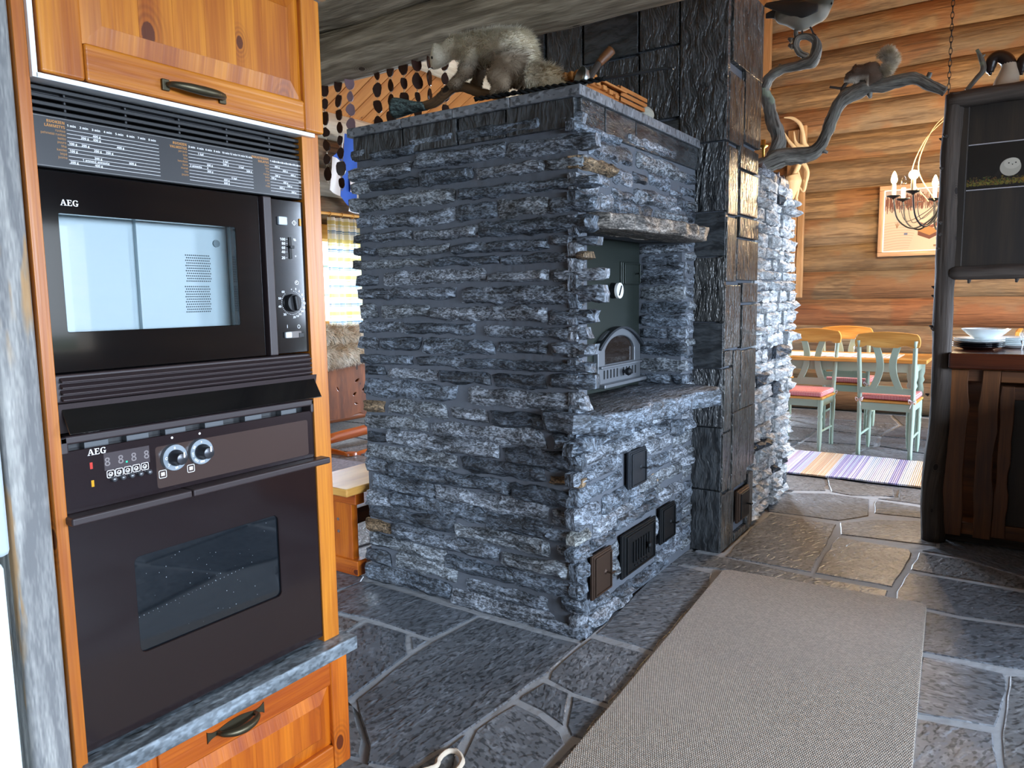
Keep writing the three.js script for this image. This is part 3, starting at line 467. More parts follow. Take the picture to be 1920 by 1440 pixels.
  put(FP, 'mantel_slab', mantel([[-1.36, -2.46], [-1.27, -2.5], [-1.22, -2.75], [-1.2, -3.05], [-1.19, -3.32], [-1.23, -3.43], [-1.36, -3.45], [-1.4, -2.6]], 1.548, 1.612, 37), rockMat('#f2dcc4'));
  // niche with the steel plate, hatch, dial and glazed fire door
  const nx = (px, py, x = XI + 0.02) => on('x', x, px, py);
  put(FP, 'steel_plate', boxAt(XI, XI + 0.012, 0.86, 1.56, -3.41, -2.48, 0.002), greenDark);
  const ironDoor = (name, a, b, m, o = {}) => {         // a, b: opposite corners (z, y) on the plane x
    const x = o.x ?? XS + 0.004, z0 = Math.min(a.z, b.z), z1 = Math.max(a.z, b.z), y0 = Math.min(a.y, b.y), y1 = Math.max(a.y, b.y), w = z1 - z0, h = y1 - y0, cz = (z0 + z1) / 2, cy = (y0 + y1) / 2;
    const g = new THREE.Group(); g.name = name; g.userData.label = o.label || 'black cast iron soot hatch'; g.position.set(x, cy, cz); g.rotation.y = Math.PI / 2; FP.add(g); const par = o.parent || g;
    put(g, 'hatch_frame', merge([rbox(w, h, 0.012, 0.003), rbox(w * 0.9, h * 0.94, 0.022, 0.004)]), m);
    const t = 0.006; put(g, 'beaded_rim', merge([rbox(w * 0.8, t, 0.012, 0.002).translate(0, h * 0.42, 0.012), rbox(w * 0.8, t, 0.012, 0.002).translate(0, -h * 0.42, 0.012), rbox(t, h * 0.84, 0.012, 0.002).translate(w * 0.4, 0, 0.012), rbox(t, h * 0.84, 0.012, 0.002).translate(-w * 0.4, 0, 0.012)]), m);
    if (o.bars) { const L = []; for (let i = -3; i <= 3; i++) L.push(rbox(0.009, h * 0.5, 0.012, 0.003).translate(i * w * 0.075, 0, 0.014)); for (let i = -2; i <= 2; i++) L.push(new THREE.SphereGeometry(0.005, 8, 6).translate(i * w * 0.09, -h * 0.33, 0.014)); put(g, 'draught_slots', merge(L), m); }
    put(g, 'knob', o.bars ? lathe([[0, 0.03], [0.012, 0.028], [0.016, 0.02], [0.006, 0.012], [0.006, 0]], 12).rotateX(Math.PI / 2) : merge([new THREE.OctahedronGeometry(0.014).scale(0.9, 0.9, 0.6), cyl(0.004, 0.004, 0.03, 8).rotateX(Math.PI / 2).translate(0, 0, 0.012), rbox(0.03, 0.007, 0.007, 0.002).translate(0.008, 0, 0.03)]), m, [w * 0.12, 0, 0.012]);
    return g;
  };
  const E = (X, Y) => on('x', XS + 0.01, 1000 + X / 3, 720 + Y / 3);
  // each hatch from its left edge, right edge and the height at its middle
  const hatch = (xl, xr, yt, yb, m, o) => { const a = E(xl, (yt + yb) / 2), b = E(xr, (yt + yb) / 2), xm = (xl + xr) / 2, t = E(xm, yt), c = E(xm, yb); ironDoor('soot_hatch', V(0, t.y, a.z), V(0, c.y, b.z), m, o); };
  hatch(538, 635, 368, 575, ironWorn, { label: 'black iron soot hatch under the lower mantel slab' });
  hatch(332, 440, 940, 1185, ironBrown, { label: 'rust brown iron soot hatch near the fireplace corner' });
  hatch(500, 690, 800, 1035, iron, { bars: true, label: 'wide black iron ash door with draught slots' });
  hatch(717, 796, 680, 880, iron, { label: 'small black iron soot hatch beside the slate chimney' });
  ironDoor('damper_hatch', nx(1165, 490), nx(1200, 535), greenDark, { x: XI + 0.014, label: 'small square iron damper hatch in the niche' });
  const dp = nx(1151, 545); const dial = new THREE.Group(); dial.name = 'dial'; dial.userData.label = 'round white dial on the steel plate'; dial.position.set(XI + 0.02, dp.y, dp.z); dial.rotation.y = Math.PI / 2; FP.add(dial);
  put(dial, 'dial_stem', cyl(0.034, 0.038, 0.03, 24).rotateX(Math.PI / 2), iron); put(dial, 'dial_face', cyl(0.036, 0.036, 0.012, 24).rotateX(Math.PI / 2).translate(0, 0, 0.026), white); put(dial, 'pointer', rbox(0.006, 0.05, 0.004, 0.001), iron, [0, 0, 0.034], [0, 0, -0.5]);
  // glazed fire door
  const a = nx(1198, 640, XI + 0.03), y0 = nx(1160, 716, XI + 0.03).y, y1 = nx(1168, 615, XI + 0.03).y, w = 0.44, h = y1 - y0, arch = 0.09;
  const fd = new THREE.Group(); fd.name = 'fire_door'; fd.userData.label = 'arched grey iron fire door with a glass pane'; fd.position.set(XI + 0.016, y0, a.z + w / 2); fd.rotation.y = Math.PI / 2; FP.add(fd);
  const archShape = (w, y0, y1, rise, C = THREE.Shape) => { const s = new C(); s.moveTo(-w / 2, y0); s.lineTo(w / 2, y0); s.lineTo(w / 2, y1 - rise); s.quadraticCurveTo(w * 0.36, y1, 0, y1); s.quadraticCurveTo(-w * 0.36, y1, -w / 2, y1 - rise); s.closePath(); return s; };
  const ds = archShape(w, 0, h, arch); ds.holes.push(archShape(w * 0.72, h * 0.36, h * 0.88, arch * 0.7, THREE.Path));
  const fireIron = mat({ color: '#8d9298', roughness: 0.38, metalness: 0.75 });
  put(fd, 'door_frame', uvM(new THREE.ExtrudeGeometry(ds, { depth: 0.016, bevelEnabled: true, bevelThickness: 0.004, bevelSize: 0.004, bevelSegments: 2, curveSegments: 20 })), fireIron);
  const hood = archShape(w * 1.06, h * 0.74, h * 1.07, arch * 0.95); hood.holes.push(archShape(w * 1.0, h * 0.7, h * 1.02, arch * 0.95, THREE.Path));
  put(fd, 'door_hood', uvM(new THREE.ExtrudeGeometry((() => { const s = new THREE.Shape(); const pt = (k, q) => [(-w / 2 + w * k) * (1 + q), h - arch + arch * (1 - (2 * k - 1) ** 2) * 1.0 + q * 0.16]; for (let i = 0; i <= 20; i++) { const p = pt(i / 20, 0.06); s[i ? 'lineTo' : 'moveTo'](...p); } for (let i = 20; i >= 0; i--) s.lineTo(...pt(i / 20, 0)); s.closePath(); return s; })(), { depth: 0.035, bevelEnabled: false })), ironWorn);
  put(fd, 'door_glass', uvM(new THREE.ExtrudeGeometry(archShape(w * 0.73, h * 0.35, h * 0.89, arch * 0.7), { depth: 0.003, bevelEnabled: false }).translate(0, 0, 0.004)), pmat({ color: '#2a211b', roughness: 0.06, clearcoat: 1, clearcoatRoughness: 0.03 }));
  const slots = []; for (let i = -5; i <= 5; i++) if (Math.abs(i) > 0) slots.push(rbox(0.012, h * 0.16, 0.006, 0.003).translate(i * 0.033, h * 0.19, 0.02));
  put(fd, 'air_slots', merge(slots), iron);
  put(fd, 'ash_lip', merge([rbox(w * 1.02, 0.018, 0.05, 0.004).translate(0, 0.0, 0.03), rbox(w * 0.98, 0.012, 0.03, 0.003).translate(0, h * 0.33, 0.02)]), fireIron);
  put(fd, 'knob', lathe([[0, 0.045], [0.014, 0.042], [0.02, 0.03], [0.014, 0.018], [0.007, 0.012], [0.007, 0]], 14).rotateX(Math.PI / 2), iron, [0.03, h * 0.19, 0.018]);
}
// chimney clad with dark slate slabs
{
  const CH = thing('slate_chimney', 'dark glossy slate slab chimney rising behind the fireplace', 'chimney');
  const top = 3.05, core = mortar;
  put(CH, 'chimney_core', plainBox(-2.29, XC - 0.02, 0, top, ZC - 0.5, ZC - 0.02), core);
  const C = (px, py) => on('z', ZC, px, py);
  const front = (x0, x1, yt, yb, m, grain) => { const xm = (x0 + x1) / 2, ym = (yt + yb) / 2, a = C(x0, ym), b = C(x1, ym), t = C(xm, yt), c = C(xm, yb); put(CH, 'slate_slab', boxAt(a.x + 0.003, Math.min(b.x, XC) - 0.003, Math.max(0.0, c.y + 0.003), Math.min(t.y - 0.003, top), ZC - 0.03, ZC + rr(0, 0.008), 0.004, grain), m); };
  const G = SLAB;
  for (const [a, b, m, g] of [[-60, 268, 0, 'x'], [268, 398, 0, 'x'], [398, 482, 1, 'y'], [482, 604, 2, 'x'], [604, 690, 1, 'y'], [690, 800, 0, 'x'], [800, 918, 1, 'x'], [918, 1042, 1, 'x']]) front(1275, 1372, a, b, G[m], g === 'x' ? 'x' : 'y');
  for (const q of [[1200, 1275, -40, 90, 0, 'x'], [1200, 1275, 92, 225, 0, 'x'], [1095, 1198, -60, 112, 1, 'y'], [1095, 1198, 114, 230, 0, 'x'], [1092, 1198, 232, 330, 1, 'x'], [1025, 1092, -20, 170, 0, 'x'], [988, 1022, 10, 190, 1, 'y'], [1200, 1275, 228, 330, 1, 'y']]) front(...q.slice(0, 4), G[q[4]], q[5]);
  const S = (X, Y) => on('x', XC, 1340 + X / 1.8, 240 + Y / 1.8);
  const side = (x0, x1, yt, yb, m, grain = 'z') => { const xm = (x0 + x1) / 2, ym = (yt + yb) / 2, a = S(x0, ym), b = S(x1, ym), t = S(xm, yt), c = S(xm, yb); const z0 = Math.max(b.z, -4.13), z1 = Math.min(a.z, ZC - 0.002); put(CH, 'slate_slab', boxAt(XC - 0.03, XC + rr(0, 0.008), Math.max(0, c.y + 0.003), Math.min(top, t.y - 0.003), z0 + 0.003, z1 - 0.003, 0.004, grain), m); };
  const b = SLAB[2], s0 = SLAB[0];
  for (const q of [[45, 78, 62, 296], [38, 72, 300, 520], [28, 86, 528, 745], [28, 58, 750, 805], [28, 54, 810, 1022], [18, 52, 1028, 1225], [84, 145, 70, 148], [84, 145, 152, 300], [80, 145, 305, 375], [74, 145, 378, 516], [90, 145, 522, 590], [90, 145, 595, 740], [60, 84, 748, 958], [86, 145, 745, 938], [56, 145, 942, 1150], [54, 105, 1154, 1206], [108, 145, 1154, 1330], [20, 62, 1228, 1440], [64, 145, 1334, 1440], [50, 100, -180, 58], [102, 165, -180, 66], [60, 165, -470, -184]]) side(...q, b);
  // its own small hatch
  const p0 = S(68, 1262), p1 = S(106, 1262), t = S(87, 1215), c = S(87, 1318), w = p0.z - p1.z, h = t.y - c.y;
  const g = new THREE.Group(); g.name = 'soot_hatch'; g.userData.label = 'black iron soot hatch low on the chimney side'; g.position.set(XC + 0.008, (t.y + c.y) / 2, (p0.z + p1.z) / 2); g.rotation.y = Math.PI / 2; CH.add(g);
  put(g, 'hatch_frame', merge([rbox(w, h, 0.014, 0.003), rbox(w * 0.86, h * 0.9, 0.03, 0.006)]), ironBrown); put(g, 'hatch_panel', rbox(w * 0.7, h * 0.8, 0.012, 0.003), iron, [0, 0, 0.014]); put(g, 'knob', merge([cyl(0.005, 0.005, 0.03, 8).rotateX(Math.PI / 2), rbox(0.03, 0.008, 0.008, 0.002).translate(0, 0, 0.016)]), iron, [w * 0.1, 0, 0.03]);
}
// rough stone wall beyond the chimney
{
  const RW = thing('rough_stone_wall', 'chest-deep wall of rough broken grey stones behind the slate chimney', 'stone wall');
  const z0 = -4.93, z1 = -4.13, x = -1.2, top = 1.98;
  put(RW, 'mortar', plainBox(-2.45, x - 0.02, 0, top, z0 + 0.02, z1 - 0.005), mortar);
  let y = 0.005;
  while (y < top - 0.03) {
    const h = rr(0.05, 0.085); let z = z1 + 0.01; const bulge = 0.14 * Math.exp(-(((y - 1.25) / 0.38) ** 2)) * 0.9 + 0.03;
    while (z > z0 - bulge) {
      let w = rr(0.10, 0.26); if (z - w < z0 - bulge + 0.06) w = z - (z0 - bulge) + rr(0, 0.05);
      if (w > 0.04) { const g = stoneGeo(w - rr(0.006, 0.02), Math.min(h, top - y) - rr(0.002, 0.012), rr(0.022, 0.065), stoneSeed++, 1.1, true); put(RW, 'stone', g, rnd() < 0.06 ? ROCKDARK : ROUGH[Math.floor(rnd() * 3)], [x - 0.03, y + h / 2, z - w / 2], [rr(-.03, .03), Math.PI / 2 + rr(-0.05, 0.05), 0]); }
      z -= w;
    }
    y += h;
  }
  // end face towards the dining room, unseen but closed, and top stones
  for (let k = 0; k < 4; k++) put(RW, 'cap_stone', stoneGeo(0.24, 0.3, 0.04, stoneSeed++, 1.4), ROCK[k % 4], [-1.34, top, -4.25 - k * 0.2], [-Math.PI / 2, 0, rr(-.3, .3)]);
}

const serifBold = await new FontLoader().loadAsync('fonts/droid/droid_serif_bold.typeface.json');
function letters(t, size) { const g = new TextGeometry(t, { font: serifBold, size, depth: 0.0005, curveSegments: 6, bevelEnabled: false }); g.computeBoundingBox(); const b = g.boundingBox; return uvM(g.translate(-(b.min.x + b.max.x) / 2, -(b.min.y + b.max.y) / 2, 0)); }
// ------------------------------------------------------------------ oven cabinet with its appliances
// local axes of the cabinet front: x along the front (world -z), y up, z outwards (world +x)
const CZ0 = -0.628, cab = (px, py, out = 0) => { const p = on('x', XCAB + out, px, py); return [CZ0 - p.z, p.y]; };
const CABTURN = Math.PI / 2, CABPOS = [XCAB, 0, CZ0], W = 0.592;
function pull(parent, at, len, back) {                // forged pull: plate, bowed grip
  const g = new THREE.Group(); g.name = 'handle'; g.userData.label = 'bronze bow handle with flared ends'; g.position.set(...at); parent.add(g);
  if (back) { const s = new THREE.Shape(); const L = len / 2; s.moveTo(-L, 0.012); s.quadraticCurveTo(-L + 0.01, 0.002, -L + 0.03, 0.005); s.quadraticCurveTo(0, 0.018, L - 0.03, 0.005); s.quadraticCurveTo(L - 0.01, 0.002, L, 0.012); s.lineTo(L, -0.012); s.quadraticCurveTo(L - 0.01, -0.002, L - 0.03, -0.005); s.quadraticCurveTo(0, -0.018, -L + 0.03, -0.005); s.quadraticCurveTo(-L + 0.01, -0.002, -L, -0.012); s.closePath(); put(g, 'back_plate', uvM(new THREE.ExtrudeGeometry(s, { depth: 0.002, bevelEnabled: true, bevelThickness: 0.001, bevelSize: 0.001, bevelSegments: 1 })), bronze); }
  else for (const k of [-1, 1]) put(g, 'flared_end', rbox(0.016, 0.022, 0.006, 0.002), bronze, [k * len / 2, 0, 0.003]);
  const q = len * (back ? 0.32 : 0.47);
  put(g, 'grip', tube([[-q, 0, 0.002], [-q * 0.94, 0, 0.018], [-q * 0.5, -0.002, 0.03], [0, -0.003, 0.033], [q * 0.5, -0.002, 0.03], [q * 0.94, 0, 0.018], [q, 0, 0.002]], [0.005, 0.006, 0.0085, 0.0095, 0.0085, 0.006, 0.005], { seg: 40, rad: 12 }), bronze);
  for (const k of [-1, 1]) put(g, 'rivet', new THREE.SphereGeometry(0.006, 10, 8), bronze, [k * q * 1.0, 0, 0.004]);
  return g;
}
function panelDoor(parent, name, x0, x1, y0, y1, z, t, m, label) {   // frame and raised panel
  const g = new THREE.Group(); g.name = name; g.userData.label = label; parent.add(g); const f = 0.068, fw = 0.075;
  put(g, 'stile', boxAt(x0, x0 + fw, y0, y1, z, z + t, 0.006, 'y'), m); put(g, 'stile', boxAt(x1 - fw * 0.75, x1, y0, y1, z, z + t, 0.006, 'y'), m);
  put(g, 'rail', boxAt(x0 + fw, x1 - fw * 0.75, y0, y0 + f, z, z + t, 0.006, 'x'), m); put(g, 'rail', boxAt(x0 + fw, x1 - fw * 0.75, y1 - f, y1, z, z + t, 0.006, 'x'), m);
  // raised field of vertical staves with bevelled margin
  const a0 = x0 + fw, a1 = x1 - fw * 0.75, b0 = y0 + f, b1 = y1 - f, n = 6, bev = 0.036;
  const P = (x, y, zz) => [x, y, zz], quad = (p, q, r, s) => { const g = new THREE.BufferGeometry(); g.setAttribute('position', new THREE.Float32BufferAttribute([...p, ...q, ...r, ...p, ...r, ...s], 3)); g.computeVertexNormals(); return g; };
  const zl = z + t - 0.013, zh = z + t - 0.003, i0 = a0 + bev, i1 = a1 - bev, j0 = b0 + bev, j1 = b1 - bev;
  put(g, 'panel_bevel', uvM(merge([quad(P(a0, b0, zl), P(a1, b0, zl), P(i1, j0, zh), P(i0, j0, zh)), quad(P(a1, b0, zl), P(a1, b1, zl), P(i1, j1, zh), P(i1, j0, zh)), quad(P(a1, b1, zl), P(a0, b1, zl), P(i0, j1, zh), P(i1, j1, zh)), quad(P(a0, b1, zl), P(a0, b0, zl), P(i0, j0, zh), P(i0, j1, zh))].map(q => { q.setAttribute('uv', new THREE.Float32BufferAttribute(new Float32Array(12), 2)); return q; })), 'y'), m);
  for (let k = 0; k < n; k++) put(g, 'panel_stave', boxAt(mix(i0, i1, k / n), mix(i0, i1, (k + 1) / n), j0, j1, z, zh, 0.0006, 'y'), m);
  return g;
}
{
  const CB = thing('oven_cabinet', 'tall orange pine cabinet housing the black microwave and brown oven', 'cabinet', CABPOS, CABTURN);
  const yTop = 2.0, D = -0.58;
  put(CB, 'side_panel', boxAt(-0.021, 0.0, 0.05, 2.3, D, 0.012, 0.002, 'y'), pine);
  put(CB, 'side_panel', boxAt(W - 0.008, 0.634, 0.44, 2.3, D, 0.006, 0.002, 'y'), pine);
  put(CB, 'side_panel', boxAt(W + 0.02, 0.63, 0.05, 0.4, D, -0.03, 0.002, 'y'), pineWarm);
  put(CB, 'shelf', boxAt(0, W, 1.692, 1.706, D, -0.012, 0.002, 'x'), whiteEnamel);
  put(CB, 'shelf', boxAt(0, W, 0.395, 0.41, D, -0.02, 0.002, 'x'), pine);
  put(CB, 'white_edge_strip', merge([boxAt(0.006, W + 0.02, 1.683, 1.692, -0.02, 0.02, 0.001), boxAt(0.0, 0.009, 1.683, 2.3, -0.02, 0.02, 0.001)]), whiteEnamel);
  put(CB, 'back_panel', boxAt(0, W, 0.05, 2.3, D - 0.01, D + 0.01, 0.002), darkBoard);
  put(CB, 'plinth', boxAt(0.0, W, 0, 0.1, -0.09, -0.07, 0.002), brownStain);
  const ud = panelDoor(CB, 'upper_door', 0.012, 0.638, 1.693, 2.06, 0.002, 0.022, pine, 'pine flap door with a raised panel above the microwave');
  const h1 = cab(367, 172, 0.03); pull(ud, [h1[0], h1[1], 0.024], 0.125, false);
  put(CB, 'top_log', tube([[0.02, 2.115, 0.02], [0.3, 2.12, 0.03], [0.65, 2.05, 0.02]], [0.07, 0.065, 0.06], { seg: 30, rad: 16, rough: 0.25, freq: 12, s: 5 }), weathered);
  const dr = panelDoor(CB, 'drawer_front', 0.05, 0.640, 0.10, 0.398, 0.004, 0.022, pineWarm, 'red-toned pine drawer front below the stone ledge');
  put(dr, 'drawer_edge', boxAt(0.0, 0.05, 0.10, 0.398, 0.004, 0.026, 0.003, 'y'), pineWarm);
  const h2 = cab(445, 1355, 0.03); pull(dr, [h2[0], h2[1], 0.026], 0.145, true);
  // stone ledge
  const LG = thing('stone_ledge', 'grey schist ledge slab between the oven and the pine drawer', 'ledge', CABPOS, CABTURN);
  const lg = rbox(W + 0.075, 0.036, 0.1, 0.003, 'x', 2).translate((W + 0.075) / 2 - 0.012, 0.423, 0.0);
  put(LG, 'slab', lg, mat({ map: roughMap, bumpMap: flagBump, bumpScale: 0.003, roughness: 0.5, color: '#a4acb2' }));
}
// microwave
{
  const MW = thing('microwave_oven', 'black built-in microwave with pale glass window and dial', 'microwave', CABPOS, CABTURN);
  const body = [];
  put(MW, 'body', merge([boxAt(0.012, W - 0.012, 1.14, 1.155, -0.5, -0.02), boxAt(0.012, W - 0.012, 1.66, 1.672, -0.5, -0.02), boxAt(0.012, W - 0.012, 1.155, 1.66, -0.5, -0.49)]), blackPlastic);
  // top grille
  for (let k = 0; k < 4; k++) { put(MW, 'grille_slat', boxAt(0.004, W - 0.004, 1.632 + k * 0.0125, 1.640 + k * 0.0125, -0.03, -0.006, 0.002, 'x'), blackPlastic); }
  put(MW, 'grille_bar', merge([0.06, 0.17, 0.28, 0.39, 0.5].map(x => boxAt(x, x + 0.006, 1.63, 1.678, -0.03, -0.009))), blackPlastic);
  put(MW, 'top_fascia', merge([boxAt(0.0, W, 1.538, 1.63, -0.02, -0.004, 0.003)]), blackPlastic);
  // printed chart
  const chart = canvasTex(2048, 300, (c, w, h) => {
    c.fillStyle = '#2b2b2d'; c.fillRect(0, 0, w, h);
    const block = (x0, x1, lab, head, cols, rows, notes) => {
      c.font = 'bold 24px sans-serif'; c.fillStyle = '#c4832f'; c.textAlign = 'right'; head.forEach((t, i) => c.fillText(t, x0 - 8, 36 + i * 26));
      c.fillStyle = '#f0f0ee'; c.textAlign = 'left'; c.font = 'bold 20px sans-serif'; cols.forEach((t, i) => c.fillText(t, x0 + 4 + i * (x1 - x0) / cols.length, 44));
      c.strokeStyle = '#dcdcdc'; c.lineWidth = 3.2; for (let i = 0; i < rows; i++) { const y = 64 + i * (h - 82) / (rows - 0.4); c.beginPath(); c.moveTo(x0, y); c.lineTo(x1, y); c.stroke(); if (i < lab.length) { c.font = '19px sans-serif'; c.fillStyle = '#c4832f'; c.textAlign = 'right'; c.fillText(lab[i], x0 - 8, y + 20); } }
      c.font = 'bold 20px sans-serif'; c.fillStyle = '#f0f0ee'; c.textAlign = 'left'; notes.forEach(([i, k, t]) => c.fillText(t, x0 + 8 + k * (x1 - x0) / 8, 64 + i * (h - 82) / (rows - 0.4) + 19));
    };
    const min = [1, 2, 3, 4, 5, 6, 7, 8].map(k => k + ' min');
    block(200, 800, ['ruokaa', 'pehmeää ruokaa', 'keitto', 'puuro', 'liha', 'kastike', 'leipä', 'juoma'], ['RUOKIEN', 'LÄMMITYS'], min, 10, [[0, 2, '400 g'], [1, 1, '200 g'], [1, 2, '400 g'], [2, 4, '400 g'], [3, 0, '100 g'], [3, 1, '200 g'], [4, 2, '200 g'], [4, 3, '300 g'], [5, 0, '100 g'], [6, 2, '300 g'], [6, 5, '600 g'], [7, 1, '1 annos'], [7, 2, '2 annosta'], [8, 0, '200 g'], [8, 2, '400 g']]);
    block(1020, 1560, ['perunat', 'kala', 'liha', 'kasvikset', 'kana', 'munat', 'riisi', 'puuro'], ['RUOKIEN', 'VALMISTUS'], ['2', '4', '6', '8', '10', '12', '14', '16'].map(t => t + ' min'), 10, [[0, 1, '1 kpl'], [1, 4, '3 kpl'], [2, 4, '500 g'], [2, 6, '3 kpl'], [3, 2, '300 g'], [3, 7, '500 g'], [4, 0, '2 annosta'], [4, 2, '4'], [5, 2, '300 g'], [6, 5, '5 kpl'], [7, 4, '400 g'], [8, 4, '600 g']]);
    block(1720, 2030, ['leipä', 'kala', 'liha', 'marjat', 'kana', 'pulla', 'voi', 'riista'], ['PAKASTEIDEN', 'SULATUS'], min, 10, [[0, 1, '500 g'], [1, 3, '400 g'], [2, 5, '400 g'], [3, 1, '500 g'], [4, 0, '100 g'], [4, 7, '400 g'], [5, 3, '400 g'], [6, 4, '500 g'], [7, 2, '600 g'], [8, 5, '300 g']]);
    c.strokeStyle = '#8a8a88'; c.lineWidth = 3; c.strokeRect(3, 3, w - 6, h - 6);
  });
  const ch0 = 1.541, ch1 = 1.627; put(MW, 'cooking_chart', new THREE.PlaneGeometry(W - 0.004, ch1 - ch0), mat({ map: chart, roughness: 0.35 }), [W / 2, (ch0 + ch1) / 2, -0.0032]);
  // door: glossy frame round a pale window
  const d0 = 1.178, d1 = 1.533, dx1 = cab(494, 540)[0];
  const w0 = cab(119, 510), w1 = cab(448, 515), wt = cab(280, 412)[1], wb = cab(290, 617)[1];
  const door = new THREE.Group(); door.name = 'door'; MW.add(door);
  const s = new THREE.Shape(); s.moveTo(0, d0); s.lineTo(dx1, d0); s.lineTo(dx1, d1); s.lineTo(0, d1); s.closePath();
  const hole = new THREE.Path(), r = 0.005; hole.moveTo(w0[0] + r, wb); hole.lineTo(w1[0] - r, wb); hole.quadraticCurveTo(w1[0], wb, w1[0], wb + r); hole.lineTo(w1[0], wt - r); hole.quadraticCurveTo(w1[0], wt, w1[0] - r, wt); hole.lineTo(w0[0] + r, wt); hole.quadraticCurveTo(w0[0], wt, w0[0], wt - r); hole.lineTo(w0[0], wb + r); hole.quadraticCurveTo(w0[0], wb, w0[0] + r, wb); s.holes.push(hole);
  put(door, 'door_frame', uvM(new THREE.ExtrudeGeometry(s, { depth: 0.016, bevelEnabled: true, bevelThickness: 0.001, bevelSize: 0.001, bevelSegments: 1 }).translate(0, 0, -0.02)), blackGloss);
  put(door, 'glass_pane', plainBox(w0[0] - 0.004, w1[0] + 0.004, wb - 0.004, wt + 0.004, -0.010, -0.007), glassPane);
  const enamel = mat({ color: '#a9bcc2', roughness: 0.35 });
  const cavity = new THREE.Group(); cavity.name = 'cavity'; MW.add(cavity);
  const cx0 = w0[0] - 0.02, cx1 = w1[0] + 0.02, cy0 = wb - 0.015, cy1 = wt + 0.012, cd = -0.075;
  put(cavity, 'cavity_lining', merge([boxAt(cx0, cx1, cy0, cy1, cd - 0.008, cd), boxAt(cx0, cx1, cy0 - 0.008, cy0, cd, -0.022), boxAt(cx0, cx1, cy1, cy1 + 0.008, cd, -0.022), boxAt(cx0 - 0.008, cx0, cy0, cy1, cd, -0.022), boxAt(cx1, cx1 + 0.008, cy0, cy1, cd, -0.022)]), enamel);
  const mid = cab(283, 520)[0]; put(cavity, 'side_lining', boxAt(mid + 0.012, cx1, cy0, cy1, cd, cd + 0.012, 0.002), enamel);
  const dots = []; for (const [ya, yb] of [[475, 526], [536, 584]]) { const a = cab(364, ya), b = cab(413, yb); for (let i = 0; i < 13; i++) for (let j = 0; j < 11; j++) dots.push(new THREE.CircleGeometry(0.0016, 6).translate(mix(a[0], b[0], (i + (j % 2) * 0.5) / 12.5) + 0.02, mix(b[1], a[1], j / 10), cd + 0.0126)); }
  put(cavity, 'vent_holes', merge(dots), mat({ color: '#39454a', roughness: 0.9 }));
  const dd = cab(428, 450); put(cavity, 'antenna_cap', cyl(0.008, 0.008, 0.004, 20).rotateX(Math.PI / 2), mat({ color: '#6d7f86', roughness: 0.6 }), [dd[0] + 0.012, dd[1] - 0.004, cd + 0.014]);
  const lp = cab(128, 380); put(door, 'brand_letters', letters('AEG', 0.0105), white, [lp[0] + 0.003, lp[1], -0.003]);
  // control column
  const k0 = cab(497, 540)[0], k1 = cab(513, 540)[0];
  put(MW, 'door_grip', boxAt(k0 + 0.001, k1, d0 - 0.002, d1 + 0.002, -0.02, 0.008, 0.003, 'y'), brownPlastic);
  const colx0 = k1, colx1 = W - 0.002, cw = colx1 - colx0, chh = d1 - d0;
  const cp = canvasTex(400, 1500, (c, w, h) => {
    const m = (px, py) => { const p = cab(px, py); return [(p[0] - colx0) / cw * w, (d1 - p[1]) / chh * h]; }, U = 6.2, T = (t, px, py, al = 'center') => { const p = m(px, py); c.textAlign = al; c.fillText(t, p[0], p[1] + 14); };
    c.fillStyle = '#0d0d0f'; c.fillRect(0, 0, w, h); c.fillStyle = '#eef0f0'; c.strokeStyle = '#eef0f0'; c.lineWidth = 5; c.font = 'bold 38px sans-serif';
    const di = m(553, 417); c.save(); c.translate(...di); c.rotate(Math.PI / 4); c.strokeRect(-17, -17, 34, 34); c.restore(); c.fillRect(di[0] - 2, di[1] - 12, 5, 24);
    [['100', 448], ['80', 456], ['60', 464], ['40', 472], ['20', 483]].forEach(([t, y]) => { T(t, 536, y, 'right'); const p = m(539, y); c.fillRect(p[0] - 4, p[1] - 3, 8, 6); });
    T('%', 554, 449); T('*', 556, 481);
    const ck = m(558, 530); c.beginPath(); c.arc(ck[0], ck[1], 19, 0, 7); c.stroke(); c.beginPath(); c.moveTo(ck[0], ck[1] - 13); c.lineTo(ck[0], ck[1]); c.lineTo(ck[0] - 12, ck[1]); c.stroke();
    const k = m(549, 568); c.font = 'bold 31px sans-serif';
    for (const [t, a] of [['2', -70], ['4', -52], ['6', -33], ['8', -15], ['10', 3], ['12', 20], ['14', 37], ['16', 53], ['18', 67], ['20', 82], ['30', 128], ['40', 166], ['50', 198], ['60', 228]]) { c.textAlign = 'center'; c.fillText(t, k[0] + 146 * Math.cos(a * D2R), k[1] + 146 * Math.sin(a * D2R) + 11); }
    for (let a = -78; a < 235; a += 9) { c.beginPath(); c.arc(k[0] + 118 * Math.cos(a * D2R), k[1] + 118 * Math.sin(a * D2R), 3.5, 0, 7); c.fill(); }
    c.beginPath(); c.arc(k[0], k[1] - 134, 6, 0, 7); c.fill();
    const a = m(540, 613), b = m(562, 613); c.fillRect(a[0] - 3, a[1] - 18, 6, 34); c.beginPath(); c.ellipse(b[0], b[1], 14, 17, 0, 0, 7); c.stroke();
  });
  put(MW, 'control_panel', boxAt(colx0, colx1, d0, d1, -0.02, -0.003, 0.002, 'y'), blackGloss);
  put(MW, 'control_print', new THREE.PlaneGeometry(cw - 0.003, chh - 0.003), pmat({ map: cp, roughness: 0.1, clearcoat: 0.6, clearcoatRoughness: 0.05 }), [(colx0 + colx1) / 2, (d0 + d1) / 2, -0.0024]);
  const q = (px, py) => cab(px, py, 0);
  const b1 = q(529, 414); put(MW, 'start_button', rbox(0.024, 0.019, 0.008, 0.002), mat({ color: '#c9d3dc', roughness: 0.4 }), [b1[0], b1[1], 0]);
